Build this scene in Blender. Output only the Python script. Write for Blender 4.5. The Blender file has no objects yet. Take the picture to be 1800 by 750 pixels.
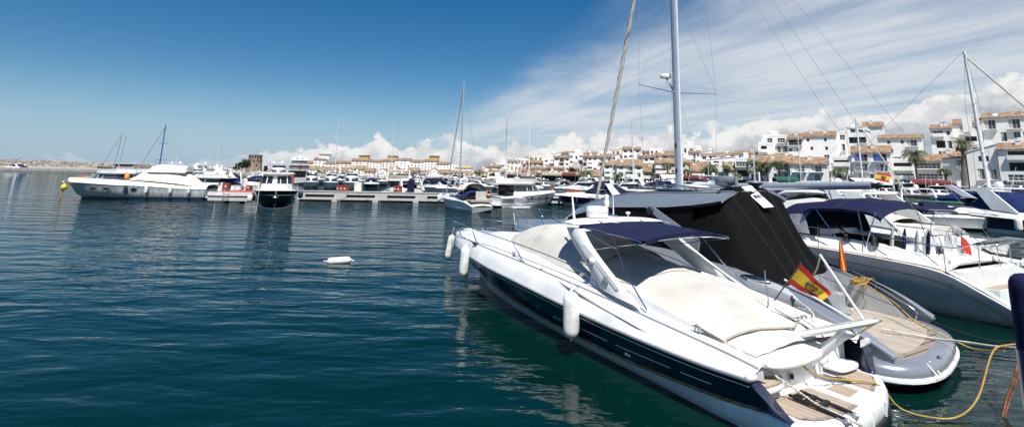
import bpy, math, random
from mathutils import Vector, Matrix
PI = math.pi; R = math.radians
S = bpy.context.scene; COL = S.collection
random.seed(7)
# ------------------------------------------------------------------ camera
F0 = 900.0; PV = 152.0; CH = 4.1
_th = math.atan(152 / F0); _ph = R(1.2)
cF = Vector((0, math.cos(_th), math.sin(_th)))
_r0 = Vector((1, 0, 0)); _u0 = Vector((0, -math.sin(_th), math.cos(_th)))
cR = _r0 * math.cos(_ph) + _u0 * math.sin(_ph); cU = -_r0 * math.sin(_ph) + _u0 * math.cos(_ph)
cC = Vector((0, 0, CH))
cam = bpy.data.cameras.new('camera'); camo = bpy.data.objects.new('camera', cam); COL.objects.link(camo)
m = Matrix((cR, cU, -cF)).transposed().to_4x4(); m.translation = cC; camo.matrix_world = m
cam.sensor_width = 36; cam.sensor_fit = 'HORIZONTAL'; cam.lens = 36 * F0 / 1800
cam.shift_y = -(375 - PV) / 1800; cam.clip_start = 0.1; cam.clip_end = 20000
S.camera = camo
def ray(u, v): return cF + cR * ((u - 900) / F0) - cU * ((v - PV) / F0)
def atz(u, v, z=0.0):
    d = ray(u, v); return cC + d * ((z - CH) / d.z)
def aty(u, v, y):
    d = ray(u, v); return cC + d * (y / d.y)
# ------------------------------------------------------------------ objects
def tag(o, label=None, cat=None, group=None, kind=None):
    if label: o['label'] = label
    if cat: o['category'] = cat
    if group: o['group'] = group
    if kind: o['kind'] = kind
    return o
def empty(name, loc=(0, 0, 0), rz=0.0, label=None, cat=None, group=None):
    o = bpy.data.objects.new(name, None); COL.objects.link(o)
    o.location = loc; o.rotation_euler = (0, 0, rz); o.empty_display_size = .2
    return tag(o, label, cat, group)
def kids(o): return [c for c in o.children]
def copy_tree(o, parent=None):
    c = o.copy(); COL.objects.link(c)
    if parent is not None: c.parent = parent
    for ch in list(o.children): copy_tree(ch, c)
    return c
def catmull(P, n):
    P = [Vector(p) for p in P]
    if len(P) == 2: return [P[0].lerp(P[1], i / (n - 1)) for i in range(n)]
    d = [0]
    for a, b in zip(P, P[1:]): d.append(d[-1] + max((b - a).length ** .5, 1e-4))
    T = []
    k = len(P)
    for i in range(k):
        if i == 0: T.append((P[1] - P[0]) / (d[1] - d[0]))
        elif i == k - 1: T.append((P[-1] - P[-2]) / (d[-1] - d[-2]))
        else: T.append((P[i + 1] - P[i - 1]) / (d[i + 1] - d[i - 1]))
    out = []
    for j in range(n):
        x = d[-1] * j / (n - 1); i = 0
        while i < k - 2 and x > d[i + 1]: i += 1
        h = d[i + 1] - d[i]; t = (x - d[i]) / h
        out.append(P[i] * (2*t**3 - 3*t*t + 1) + T[i] * (h * (t**3 - 2*t*t + t)) + P[i+1] * (-2*t**3 + 3*t*t) + T[i+1] * (h * (t**3 - t*t)))
    return out
class MB:
    def __init__(s): s.v = []; s.f = []; s.m = []; s.cur = 0
    def face(s, idx): s.f.append(tuple(idx)); s.m.append(s.cur)
    def poly(s, pts):
        n = len(s.v); s.v += [tuple(p) for p in pts]; s.face(range(n, n + len(pts))); return s
    def sheet(s, lines, close=False, flip=False):
        n = len(s.v); k = len(lines[0])
        for l in lines: s.v += [tuple(p) for p in l]
        r = len(lines)
        for i in range(r - 1 + (1 if close else 0)):
            for j in range(k - 1):
                a = n + i * k + j; b = n + ((i + 1) % r) * k + j
                s.face((a, b, b + 1, a + 1) if flip else (a, a + 1, b + 1, b))
        return s
    def both(s, lines, flip=False):   # port (y<0) and mirrored starboard
        P = [[(p[0], -p[1], p[2]) for p in l] for l in lines]
        Q = [[(p[0], p[1], p[2]) for p in l] for l in lines]
        s.sheet(P, flip=flip); s.sheet(Q, flip=not flip); return s
    def box(s, c, d, rz=0.0, M=None):
        n = len(s.v); x, y, z = d[0] / 2, d[1] / 2, d[2] / 2; ca, sa = math.cos(rz), math.sin(rz)
        for a, b, e in ((-x,-y,-z),(x,-y,-z),(x,y,-z),(-x,y,-z),(-x,-y,z),(x,-y,z),(x,y,z),(-x,y,z)):
            p = Vector((c[0] + a*ca - b*sa, c[1] + a*sa + b*ca, c[2] + e))
            s.v.append(tuple(p))
        for q in ((0,3,2,1),(4,5,6,7),(0,1,5,4),(1,2,6,5),(2,3,7,6),(3,0,4,7)): s.face([n + i for i in q])
        return s
    def b2(s, x0, x1, y0, y1, z0, z1): return s.box(((x0+x1)/2, (y0+y1)/2, (z0+z1)/2), (abs(x1-x0), abs(y1-y0), abs(z1-z0)))
    def tube(s, pts, r, n=6, caps=True, sx=1.0):
        pts = [Vector(p) for p in pts]; k = len(pts)
        rr = r if isinstance(r, (list, tuple)) else [r] * k
        base = len(s.v); up = None
        for i, p in enumerate(pts):
            t = (pts[min(i + 1, k - 1)] - pts[max(i - 1, 0)])
            if t.length < 1e-7: t = Vector((0, 0, 1))
            t.normalize()
            if up is None:
                up = Vector((0, 0, 1)) if abs(t.z) < .9 else Vector((0, 1, 0))
            a = t.cross(up)
            if a.length < 1e-5: a = t.cross(Vector((1, 0, 0)))
            a.normalize(); b = a.cross(t).normalized(); up = b
            for j in range(n):
                w = 2 * PI * j / n
                s.v.append(tuple(p + a * (math.cos(w) * rr[i] * sx) + b * (math.sin(w) * rr[i])))
        for i in range(k - 1):
            for j in range(n):
                a0 = base + i * n + j; a1 = base + i * n + (j + 1) % n
                s.face((a0, a1, a1 + n, a0 + n))
        if caps:
            s.face([base + j for j in range(n)][::-1]); s.face([base + (k - 1) * n + j for j in range(n)])
        return s
    def rev(s, prof, c=(0, 0, 0), n=20, axis=None):
        q = Vector((0, 0, 1)).rotation_difference(Vector(axis).normalized()) if axis else None
        base = len(s.v)
        for r, z in prof:
            for j in range(n):
                w = 2 * PI * j / n; p = Vector((r * math.cos(w), r * math.sin(w), z))
                if q: p = q @ p
                s.v.append(tuple(p + Vector(c)))
        for i in range(len(prof) - 1):
            for j in range(n):
                a0 = base + i * n + j; a1 = base + i * n + (j + 1) % n
                s.face((a0, a1, a1 + n, a0 + n))
        if prof[0][0] > 1e-4: s.face([base + j for j in range(n)][::-1])
        if prof[-1][0] > 1e-4: s.face([base + (len(prof) - 1) * n + j for j in range(n)])
        return s
    def ell(s, c, d, n=14):
        prof = [(max(1e-5, math.sin(PI * i / 10)), -math.cos(PI * i / 10)) for i in range(11)]
        base = len(s.v); s.rev(prof, (0, 0, 0), n)
        for i in range(base, len(s.v)):
            v = s.v[i]; s.v[i] = (c[0] + v[0]*d[0], c[1] + v[1]*d[1], c[2] + v[2]*d[2])
        return s
    def prism(s, poly, z0, z1):
        n = len(s.v); k = len(poly)
        s.v += [(p[0], p[1], z0 if len(p) < 3 else p[2] + z0) for p in poly] + [(p[0], p[1], z1 if len(p) < 3 else p[2] + z1) for p in poly]
        s.face([n + i for i in range(k)][::-1]); s.face([n + k + i for i in range(k)])
        for i in range(k): j = (i + 1) % k; s.face((n + i, n + j, n + k + j, n + k + i))
        return s
    def thick(s, pts, off):      # polygon (3D) extruded by a vector
        n = len(s.v); k = len(pts); off = Vector(off)
        s.v += [tuple(Vector(p)) for p in pts] + [tuple(Vector(p) + off) for p in pts]
        s.face([n + i for i in range(k)][::-1]); s.face([n + k + i for i in range(k)])
        for i in range(k): j = (i + 1) % k; s.face((n + i, n + j, n + k + j, n + k + i))
        return s
    def shell(s, A, B, top=True, bottom=False):   # closed outlines A (low) and B (high)
        n = len(s.v); k = len(A); s.v += [tuple(p) for p in A] + [tuple(p) for p in B]
        for i in range(k): j = (i + 1) % k; s.face((n + i, n + j, n + k + j, n + k + i))
        if top: s.face([n + k + i for i in range(k)])
        if bottom: s.face([n + i for i in range(k)][::-1])
        return s
    def mesh(s, name, mats, sharp=38):
        me = bpy.data.meshes.new(name); me.from_pydata(s.v, [], s.f)
        if not isinstance(mats, (list, tuple)): mats = [mats]
        for a in mats: me.materials.append(a)
        me.polygons.foreach_set('material_index', s.m)
        me.polygons.foreach_set('use_smooth', [True] * len(s.f))
        me.validate(); me.update()
        if sharp < 170: me.set_sharp_from_angle(angle=R(sharp))
        return me
    def build(s, name, mats, parent=None, sharp=38):
        o = bpy.data.objects.new(name, s.mesh(name, mats, sharp)); COL.objects.link(o)
        if parent is not None: o.parent = parent
        return o
def inst(name, me, parent, loc=(0, 0, 0), rot=(0, 0, 0), sc=None):
    o = bpy.data.objects.new(name, me); COL.objects.link(o); o.parent = parent; o.location = loc; o.rotation_euler = rot
    if sc: o.scale = sc
    return o
def ground(name, mb, mt):
    o = mb.build(name, mt); o['kind'] = 'structure'; return o
# boat frame: local x runs aft from the bow tip, y to starboard, z up from the water
class Frame:
    def __init__(s, u, v, z, ang, loc=None):
        B = atz(u, v, z) if loc is None else Vector(loc); B.z = 0; s.B = B; r = R(ang)
        s.a = Vector((math.sin(r), -math.cos(r), 0)); s.b = Vector((math.cos(r), math.sin(r), 0)); s.rz = math.atan2(s.a.y, s.a.x)
    def loc(s, P): d = P - s.B; return Vector((d.dot(s.a), d.dot(s.b), P.z))
    def L(s, u, v, y):     # photo point on the fore-and-aft plane at local y
        d = ray(u, v); return s.loc(cC + d * ((s.B + s.b * y - cC).dot(s.b) / d.dot(s.b)))
    def Z(s, u, v, z): return s.loc(atz(u, v, z))
    def W(s, x, y, z): return s.B + s.a * x + s.b * y + Vector((0, 0, z))
# ------------------------------------------------------------------ materials
MAT = {}
def nmat(name):
    mt = bpy.data.materials.new(name); mt.use_nodes = True; MAT[name] = mt
    nt = mt.node_tree; b = nt.nodes['Principled BSDF']; return mt, nt, b
def N(nt, t, **k):
    n = nt.nodes.new(t)
    for a, v in k.items():
        if a.startswith('i_'):
            key = a[2:].replace('_', ' ')
            n.inputs[key].default_value = v
        else: setattr(n, a, v)
    return n
def coords(nt, scale=(1, 1, 1), kind='Object', rot=(0, 0, 0)):
    tc = N(nt, 'ShaderNodeTexCoord'); mp = N(nt, 'ShaderNodeMapping'); mp.inputs['Scale'].default_value = scale
    mp.inputs['Rotation'].default_value = rot
    nt.links.new(tc.outputs[kind], mp.inputs['Vector']); return mp.outputs['Vector']
def M_(name, col, rough=.5, metal=0.0, coat=0.0, var=.06, vs=3.0, bump=0.0, bs=30.0, spec=.5, dirt=None, vscale=(1, 1, 1)):
    mt, nt, b = nmat(name)
    b.inputs['Roughness'].default_value = rough; b.inputs['Metallic'].default_value = metal
    b.inputs['Coat Weight'].default_value = coat; b.inputs['Coat Roughness'].default_value = .05
    b.inputs['Specular IOR Level'].default_value = spec
    vec = coords(nt, vscale)
    nz = N(nt, 'ShaderNodeTexNoise'); nz.inputs['Scale'].default_value = vs; nz.inputs['Detail'].default_value = 6
    nt.links.new(vec, nz.inputs['Vector'])
    rp = N(nt, 'ShaderNodeValToRGB'); e = rp.color_ramp.elements
    lo = [max(0, c * (1 - var * 2.2)) for c in col[:3]]; hi = [min(1, c * (1 + var)) for c in col[:3]]
    if dirt: lo = dirt
    e[0].position = .30; e[0].color = (*lo, 1); e[1].position = .62 if not dirt else .42; e[1].color = (*hi, 1)
    nt.links.new(nz.outputs['Fac'], rp.inputs['Fac']); nt.links.new(rp.outputs['Color'], b.inputs['Base Color'])
    if bump > 0:
        n2 = N(nt, 'ShaderNodeTexNoise'); n2.inputs['Scale'].default_value = bs; n2.inputs['Detail'].default_value = 4
        nt.links.new(vec, n2.inputs['Vector'])
        bp = N(nt, 'ShaderNodeBump'); bp.inputs['Strength'].default_value = bump; bp.inputs['Distance'].default_value = .02
        nt.links.new(n2.outputs['Fac'], bp.inputs['Height']); nt.links.new(bp.outputs['Normal'], b.inputs['Normal'])
    return mt
M_('gelcoat_white', (.78, .78, .76), .30, coat=.35, var=.05, vs=1.8, vscale=(1, 1, .5))
M_('gelcoat_old', (.70, .70, .66), .45, var=.10, vs=1.5, vscale=(1, 1, .3))
M_('hull_grey_green', (.42, .46, .46), .35, var=.18, vs=2.2, vscale=(1.5, 1.5, .25))
M_('gelcoat_navy', (.010, .014, .045), .16, coat=.6, var=.15, vs=1.5)
M_('gelcoat_black', (.012, .013, .02), .14, coat=.6, var=.1)
M_('antifoul_navy', (.008, .016, .055), .5, var=.2)
M_('boot_brown', (.22, .15, .06), .6, var=.3, vs=6)
M_('silver_paint', (.31, .34, .38), .30, metal=.5, coat=.4, var=.03)
M_('silver_hull', (.46, .47, .48), .35, metal=.12, coat=.35, var=.05)
M_('canvas_white', (.50, .485, .445), .85, var=.07, vs=1.3, bump=.5, bs=3.0, spec=.2)
M_('canvas_grey', (.50, .49, .46), .85, var=.06, bump=.5, bs=5, spec=.2)
M_('canvas_navy', (.006, .009, .042), .8, var=.12, bump=.5, bs=6, spec=.25)
M_('canvas_blue', (.006, .018, .09), .8, var=.15, bump=.6, bs=6, spec=.25)
M_('canvas_black', (.0035, .0035, .004), .85, var=.25, vs=1.2, bump=1.0, bs=2.2, spec=.12)
M_('canvas_beige', (.36, .32, .255), .85, var=.06, bump=.5, bs=4, spec=.2)
M_('canvas_cream', (.60, .57, .49), .85, var=.06, bump=.5, bs=4, spec=.2)
M_('canvas_green', (.01, .09, .06), .8, var=.1)
M_('vinyl_window', (.35, .37, .40), .12, var=.2, vs=4, bump=.5, bs=5)
M_('steel', (.62, .63, .65), .18, metal=1, var=.04)
M_('grey_metal', (.40, .41, .43), .4, metal=.5, var=.05)
M_('mast_grey', (.48, .51, .56), .35, metal=.45, var=.04)
M_('mast_white', (.70, .71, .70), .35, var=.04)
M_('mast_blue', (.02, .08, .3), .45)
M_('black_rubber', (.012, .012, .013), .6)
M_('fender_white', (.74, .73, .69), .42, var=.10, vs=5, spec=.4)
M_('fender_navy', (.01, .02, .08), .5, var=.1)
M_('buoy_yellow', (.75, .55, .02), .5, var=.1)
M_('orange_plastic', (.75, .25, .03), .5)
M_('red_paint', (.45, .03, .02), .5, var=.15)
M_('red_deck', (.42, .10, .08), .75, var=.15, vs=2)
M_('brick_red', (.20, .045, .03), .75, var=.2, vs=4)
M_('blue_paint', (.01, .035, .16), .35, coat=.3)
M_('rope_yellow', (.42, .27, .06), .8, var=.12, bump=1, bs=60)
M_('rope_white', (.60, .58, .52), .85, var=.15, bump=1, bs=60)
M_('rope_dark', (.02, .02, .025), .8)
M_('rope_grey', (.22, .20, .17), .85)
M_('rust_chain', (.22, .09, .04), .85, var=.4, vs=8)
M_('concrete', (.40, .40, .385), .85, var=.12, vs=1.2, dirt=(.26, .26, .25))
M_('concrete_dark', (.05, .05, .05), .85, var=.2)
M_('wood_brown', (.16, .07, .03), .6, var=.2)
M_('wall_white', (.80, .79, .76), .9, var=.04, vs=.25)
M_('wall_cream', (.68, .64, .56), .9, var=.05, vs=.25)
M_('wall_pink', (.60, .50, .45), .9, var=.05, vs=.25)
M_('yellow_paint', (.46, .33, .13), .85, var=.1)
M_('stone_tower', (.26, .20, .145), .95, var=.22, vs=.8, bump=1, bs=2)
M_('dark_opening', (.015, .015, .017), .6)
M_('palm_trunk', (.14, .10, .07), .95, var=.3, vs=3, vscale=(1, 1, 3))
M_('palm_leaf', (.075, .105, .03), .6, var=.35, vs=2)
M_('palm_leaf_dry', (.16, .14, .05), .7, var=.3, vs=2)
M_('tree_leaf', (.035, .06, .018), .7, var=.4, vs=1)
M_('flag_red', (.55, .03, .02), .8, var=.05)
M_('flag_yellow', (.75, .50, .03), .8, var=.05)
M_('paper', (.75, .76, .80), .8, var=.03)
M_('ink', (.05, .05, .08), .8)
M_('skin', (.45, .25, .17), .6)
M_('cloth_white', (.70, .70, .70), .9)
M_('cloth_blue', (.03, .05, .16), .9)
M_('quay_ground', (.33, .31, .28), .9, var=.12, vs=.5)
M_('hill_green', (.07, .085, .05), .95, var=.3, vs=.02)
M_('teal_cloth', (.02, .25, .25), .7)
def glass_mat(name, col, rough=.04, metal=0.0):
    mt, nt, b = nmat(name)
    b.inputs['Base Color'].default_value = (*col, 1); b.inputs['Roughness'].default_value = rough
    b.inputs['Specular IOR Level'].default_value = .8; b.inputs['Metallic'].default_value = metal
glass_mat('glass_dark', (.012, .014, .018)); glass_mat('glass_blue', (.02, .05, .11)); glass_mat('window_glass', (.02, .024, .03), .08)
def clear_mat():
    mt, nt, b = nmat('glass_clear')
    b.inputs['Base Color'].default_value = (.25, .27, .30, 1); b.inputs['Roughness'].default_value = .08
    b.inputs['Alpha'].default_value = .45
clear_mat()
def teak_mat(name, col, w=.055, rot=0.0):
    mt, nt, b = nmat(name); b.inputs['Roughness'].default_value = .75
    vec = coords(nt, (1, 1, 1), rot=(0, 0, rot))
    br = N(nt, 'ShaderNodeTexBrick'); br.inputs['Scale'].default_value = 1; br.inputs['Brick Width'].default_value = 1.6
    br.inputs['Row Height'].default_value = w; br.inputs['Mortar Size'].default_value = w * .09; br.inputs['Mortar Smooth'].default_value = .2
    br.inputs['Color1'].default_value = (*[c * .86 for c in col], 1); br.inputs['Color2'].default_value = (*[min(1, c * 1.12) for c in col], 1)
    br.inputs['Mortar'].default_value = (.05, .045, .04, 1); nt.links.new(vec, br.inputs['Vector'])
    nz = N(nt, 'ShaderNodeTexNoise'); nz.inputs['Scale'].default_value = 4; nz.inputs['Detail'].default_value = 6
    v2 = coords(nt, (1, 12, 1), rot=(0, 0, rot)); nt.links.new(v2, nz.inputs['Vector'])
    mx = N(nt, 'ShaderNodeMix', data_type='RGBA', blend_type='MULTIPLY'); mx.inputs['Factor'].default_value = .5
    rp = N(nt, 'ShaderNodeValToRGB'); rp.color_ramp.elements[0].color = (.55, .5, .45, 1); rp.color_ramp.elements[1].color = (1.2, 1.15, 1.1, 1)
    rp.color_ramp.elements[0].position = .3; rp.color_ramp.elements[1].position = .65
    nt.links.new(nz.outputs['Fac'], rp.inputs['Fac']); nt.links.new(br.outputs['Color'], mx.inputs['A']); nt.links.new(rp.outputs['Color'], mx.inputs['B'])
    nt.links.new(mx.outputs['Result'], b.inputs['Base Color'])
teak_mat('teak', (.42, .35, .28)); teak_mat('teak_light', (.47, .42, .35), .07); teak_mat('teak_edge', (.30, .25, .20), .2, PI / 2)
def tile_mat():
    mt, nt, b = nmat('roof_tile'); b.inputs['Roughness'].default_value = .9
    tc = N(nt, 'ShaderNodeTexCoord')
    nz = N(nt, 'ShaderNodeTexNoise'); nz.inputs['Scale'].default_value = .9; nz.inputs['Detail'].default_value = 8
    nt.links.new(tc.outputs['Object'], nz.inputs['Vector'])
    rp = N(nt, 'ShaderNodeValToRGB'); e = rp.color_ramp.elements
    e[0].position = .32; e[0].color = (.15, .095, .06, 1); e[1].position = .66; e[1].color = (.42, .285, .18, 1)
    nt.links.new(nz.outputs['Fac'], rp.inputs['Fac'])
    n3 = N(nt, 'ShaderNodeTexNoise'); n3.inputs['Scale'].default_value = 5; n3.inputs['Detail'].default_value = 2
    nt.links.new(tc.outputs['Object'], n3.inputs['Vector'])
    mx = N(nt, 'ShaderNodeMix', data_type='RGBA', blend_type='OVERLAY'); mx.inputs['Factor'].default_value = .8
    nt.links.new(rp.outputs['Color'], mx.inputs['A']); nt.links.new(n3.outputs['Fac'], mx.inputs['B'])
    nt.links.new(mx.outputs['Result'], b.inputs['Base Color'])
    w = N(nt, 'ShaderNodeTexWave'); w.inputs['Scale'].default_value = 1.1; w.bands_direction = 'X'
    nt.links.new(tc.outputs['Object'], w.inputs['Vector'])
    bp = N(nt, 'ShaderNodeBump'); bp.inputs['Strength'].default_value = .8; bp.inputs['Distance'].default_value = .12
    nt.links.new(w.outputs['Fac'], bp.inputs['Height']); nt.links.new(bp.outputs['Normal'], b.inputs['Normal'])
tile_mat()
G = MAT
# ------------------------------------------------------------------ light and sky
S.view_settings.view_transform = 'Standard'; S.view_settings.look = 'None'; S.view_settings.exposure = EXPO = 0.56; S.view_settings.gamma = 1
SUN = Vector((.08, -.50, .86)).normalized()
sl = bpy.data.lights.new('sun', 'SUN'); sl.energy = 4.6; sl.angle = R(.53); sl.color = (1, .96, .90)
so = bpy.data.objects.new('sun', sl); COL.objects.link(so); so.rotation_euler = (-SUN).to_track_quat('-Z', 'Y').to_euler()
wd = bpy.data.worlds.new('World'); S.world = wd; wd.use_nodes = True; nt = wd.node_tree
bg = nt.nodes['Background']; bg.inputs['Strength'].default_value = .062
sky = N(nt, 'ShaderNodeTexSky', sky_type='NISHITA'); sky.sun_disc = False
sky.sun_elevation = math.asin(SUN.z); sky.sun_rotation = math.atan2(SUN.x, SUN.y)
sky.altitude = 0; sky.air_density = 1.0; sky.dust_density = .35; sky.ozone_density = 3.0
def mth(op, a, b=None, c=None, clamp=False):
    n = N(nt, 'ShaderNodeMath', operation=op); n.use_clamp = clamp
    for i, x in enumerate((a, b, c)):
        if x is None: continue
        if isinstance(x, (int, float)): n.inputs[i].default_value = x
        else: nt.links.new(x, n.inputs[i])
    return n.outputs[0]
def smooth(x, lo, hi):
    n = N(nt, 'ShaderNodeMapRange', interpolation_type='SMOOTHSTEP'); nt.links.new(x, n.inputs['Value'])
    n.inputs['From Min'].default_value = lo; n.inputs['From Max'].default_value = hi; return n.outputs['Result']
def comb(x, y, z):
    n = N(nt, 'ShaderNodeCombineXYZ')
    for i, a in enumerate((x, y, z)):
        if isinstance(a, (int, float)): n.inputs[i].default_value = a
        else: nt.links.new(a, n.inputs[i])
    return n.outputs[0]
def noise(vec, sc, det=6, ro=.55, dist=0.0):
    n = N(nt, 'ShaderNodeTexNoise'); n.inputs['Scale'].default_value = sc; n.inputs['Detail'].default_value = det
    n.inputs['Roughness'].default_value = ro; n.inputs['Distortion'].default_value = dist; nt.links.new(vec, n.inputs['Vector']); return n.outputs['Fac']
def mixc(f, a, b):
    n = N(nt, 'ShaderNodeMix', data_type='RGBA')
    if isinstance(f, (int, float)): n.inputs['Factor'].default_value = f
    else: nt.links.new(f, n.inputs['Factor'])
    for k, x in (('A', a), ('B', b)):
        if isinstance(x, tuple): n.inputs[k].default_value = (*x, 1)
        else: nt.links.new(x, n.inputs[k])
    return n.outputs['Result']
tc = N(nt, 'ShaderNodeTexCoord'); sp = N(nt, 'ShaderNodeSeparateXYZ'); nt.links.new(tc.outputs['Generated'], sp.inputs[0])
dx, dy, dz = sp.outputs
hyp = mth('SQRT', mth('ADD', mth('MULTIPLY', dx, dx), mth('MULTIPLY', dy, dy)))
el = mth('DIVIDE', dz, mth('MAXIMUM', hyp, .01))          # tan elevation
az = mth('ARCTAN2', dx, dy)
# cumulus bank along the horizon
def azel(u, v):
    d = ray(u, v); return math.atan2(d.x, d.y), d.z / math.hypot(d.x, d.y)
prof = [(-200, 296), (300, 290), (440, 281), (520, 266), (600, 266), (640, 260), (665, 249), (690, 268), (760, 262), (850, 258), (930, 256), (1000, 246), (1100, 238), (1160, 236), (1240, 232), (1320, 224), (1390, 202), (1500, 196), (1600, 184), (1690, 168), (1800, 138), (1950, 110), (2300, 120)]
rp = N(nt, 'ShaderNodeValToRGB'); cr = rp.color_ramp
A0, A1 = -1.0, 1.1
pts = [(azel(u, v)) for u, v in prof]
while len(cr.elements) > 1: cr.elements.remove(cr.elements[-1])
for i, (a_, e_) in enumerate(pts):
    p_ = (a_ - A0) / (A1 - A0); e2 = cr.elements[0] if i == 0 else cr.elements.new(min(max(p_, 0), 1)); e2.position = min(max(p_, 0), 1)
    q = max(0, e_ + .006) / .5; e2.color = (q, q, q, 1)
nt.links.new(mth('DIVIDE', mth('SUBTRACT', az, A0), A1 - A0, clamp=True), rp.inputs['Fac'])
top = mth('MULTIPLY', rp.outputs['Color'], .5)
cv = comb(mth('MULTIPLY', az, 1.0), mth('MULTIPLY', el, 1.25), 0.0)
n1 = noise(cv, 19, 10, .56, .1); n0 = noise(cv, 7, 2, .5)
edge = mth('SUBTRACT', mth('ADD', top, mth('ADD', mth('MULTIPLY', mth('SUBTRACT', n1, .5), .10), mth('MULTIPLY', mth('SUBTRACT', n0, .5), .05))), el)
dens = smooth(edge, -.001, .0065)
leftfade = smooth(az, -.52, -.36); dens = mth('MULTIPLY', dens, mth('ADD', mth('MULTIPLY', leftfade, .75), .2))
lump = noise(comb(mth('MULTIPLY', az, 1.0), mth('ADD', mth('MULTIPLY', el, 1.25), .012), 3.0), 22, 8, .6)
shade = mth('ADD', mth('MULTIPLY', smooth(edge, .012, .070), .70), mth('MULTIPLY', smooth(lump, .56, .40), .38), clamp=True)
CK = 9.0
ccol = mixc(shade, (1.10*CK, 1.09*CK, 1.07*CK), (.43*CK, .49*CK, .58*CK))
# high cirrus: streaks on a flat layer, fanning out of one point of the horizon
inv = mth('DIVIDE', 1.0, mth('MAXIMUM', mth('ADD', dz, .02), .02))
px_ = mth('MULTIPLY', dx, inv); py_ = mth('MULTIPLY', dy, inv)
a0 = azel(640, 285)[0]; nx, ny = math.cos(a0), -math.sin(a0); tx, ty = math.sin(a0), math.cos(a0)
across = mth('ADD', mth('MULTIPLY', px_, nx), mth('MULTIPLY', py_, ny)); along = mth('ADD', mth('MULTIPLY', px_, tx), mth('MULTIPLY', py_, ty))
sv = comb(across, mth('MULTIPLY', along, .16), 0.0)
s1 = noise(sv, 1.5, 9, .62, .35); s2 = noise(comb(across, mth('MULTIPLY', along, .5), 5.0), .7, 6, .6, .5)
d_e = ray(1075, 0); ip = 1 / (d_e.normalized().z + .02); dn = d_e.normalized(); edge_a = (dn.x * nx + dn.y * ny) * ip
band = smooth(mth('ADD', across, mth('MULTIPLY', mth('SUBTRACT', s2, .5), .8)), edge_a - .1, edge_a + .9)
cir = mth('MULTIPLY', band, mth('ADD', mth('MULTIPLY', smooth(s1, .30, .72), .50), mth('MULTIPLY', smooth(s2, .25, .7), .50)))
cir = mth('MULTIPLY', cir, smooth(el, .0, .10), clamp=True)
hz = mth('MULTIPLY', smooth(el, .17, -.02), .72)
skyc = N(nt, 'ShaderNodeHueSaturation'); skyc.inputs['Saturation'].default_value = 1.42; skyc.inputs['Value'].default_value = .94; nt.links.new(sky.outputs[0], skyc.inputs['Color'])
base = mixc(hz, skyc.outputs[0], (.38*CK, .61*CK, .92*CK))
c1 = mixc(mth('MULTIPLY', mth('ADD', cir, mth('MULTIPLY', mth('MULTIPLY', band, smooth(el, .0, .10)), .22), clamp=True), .92), base, (.84*CK, .89*CK, .96*CK))
c2 = mixc(dens, c1, ccol)
nt.links.new(c2, bg.inputs['Color'])
# ------------------------------------------------------------------ water
def water_mat():
    mt, nt2, b = nmat('sea_water')
    b.inputs['Base Color'].default_value = (.0002, .0134, .0108, 1); b.inputs['Roughness'].default_value = .035; b.inputs['IOR'].default_value = 1.333
    b.inputs['Specular IOR Level'].default_value = .36
    tcn = N(nt2, 'ShaderNodeTexCoord')
    def lay(scale, rot, sc, det, ro=.5, dist=0.0):
        mp = N(nt2, 'ShaderNodeMapping'); mp.inputs['Scale'].default_value = scale; mp.inputs['Rotation'].default_value = (0, 0, rot)
        nt2.links.new(tcn.outputs['Object'], mp.inputs['Vector'])
        n = N(nt2, 'ShaderNodeTexNoise'); n.inputs['Scale'].default_value = sc; n.inputs['Detail'].default_value = det; n.inputs['Roughness'].default_value = ro; n.inputs['Distortion'].default_value = dist
        nt2.links.new(mp.outputs['Vector'], n.inputs['Vector']); return n.outputs['Fac']
    big = lay((.42, 1.15, 1), R(24), .74, 3, .42, .35); mid = lay((.55, 1.3, 1), R(-8), 2.6, 2, .5, .2); fine = lay((.8, 1.2, 1), R(-30), 8, 2, .5)
    patch = lay((.5, 1, 1), 0, .06, 3)
    def add(a, ka, b_, kb):
        m1 = N(nt2, 'ShaderNodeMath', operation='MULTIPLY'); nt2.links.new(a, m1.inputs[0]); m1.inputs[1].default_value = ka
        m2 = N(nt2, 'ShaderNodeMath', operation='MULTIPLY_ADD'); nt2.links.new(b_, m2.inputs[0]); m2.inputs[1].default_value = kb; nt2.links.new(m1.outputs[0], m2.inputs[2]); return m2.outputs[0]
    h = add(big, 1.15, mid, .20); h = add(h, 1.0, fine, .03)
    mr = N(nt2, 'ShaderNodeMapRange'); nt2.links.new(patch, mr.inputs['Value']); mr.inputs['From Min'].default_value = .35; mr.inputs['From Max'].default_value = .65; mr.inputs['To Min'].default_value = .6; mr.inputs['To Max'].default_value = 1.15
    hm = N(nt2, 'ShaderNodeMath', operation='MULTIPLY'); nt2.links.new(h, hm.inputs[0]); nt2.links.new(mr.outputs[0], hm.inputs[1])
    sx = N(nt2, 'ShaderNodeSeparateXYZ'); nt2.links.new(tcn.outputs['Object'], sx.inputs[0])     # sheltered by the quay, livelier in the open basin
    mo = N(nt2, 'ShaderNodeMapRange'); nt2.links.new(sx.outputs[1], mo.inputs['Value']); mo.inputs['From Min'].default_value = 12; mo.inputs['From Max'].default_value = 220; mo.inputs['To Min'].default_value = .72; mo.inputs['To Max'].default_value = 11.0
    hm2 = N(nt2, 'ShaderNodeMath', operation='MULTIPLY'); nt2.links.new(hm.outputs[0], hm2.inputs[0]); nt2.links.new(mo.outputs[0], hm2.inputs[1]); hm = hm2
    bp = N(nt2, 'ShaderNodeBump'); bp.inputs['Strength'].default_value = 1.0; bp.inputs['Distance'].default_value = .15
    nt2.links.new(hm.outputs[0], bp.inputs['Height']); nt2.links.new(bp.outputs['Normal'], b.inputs['Normal'])
water_mat()
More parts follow.
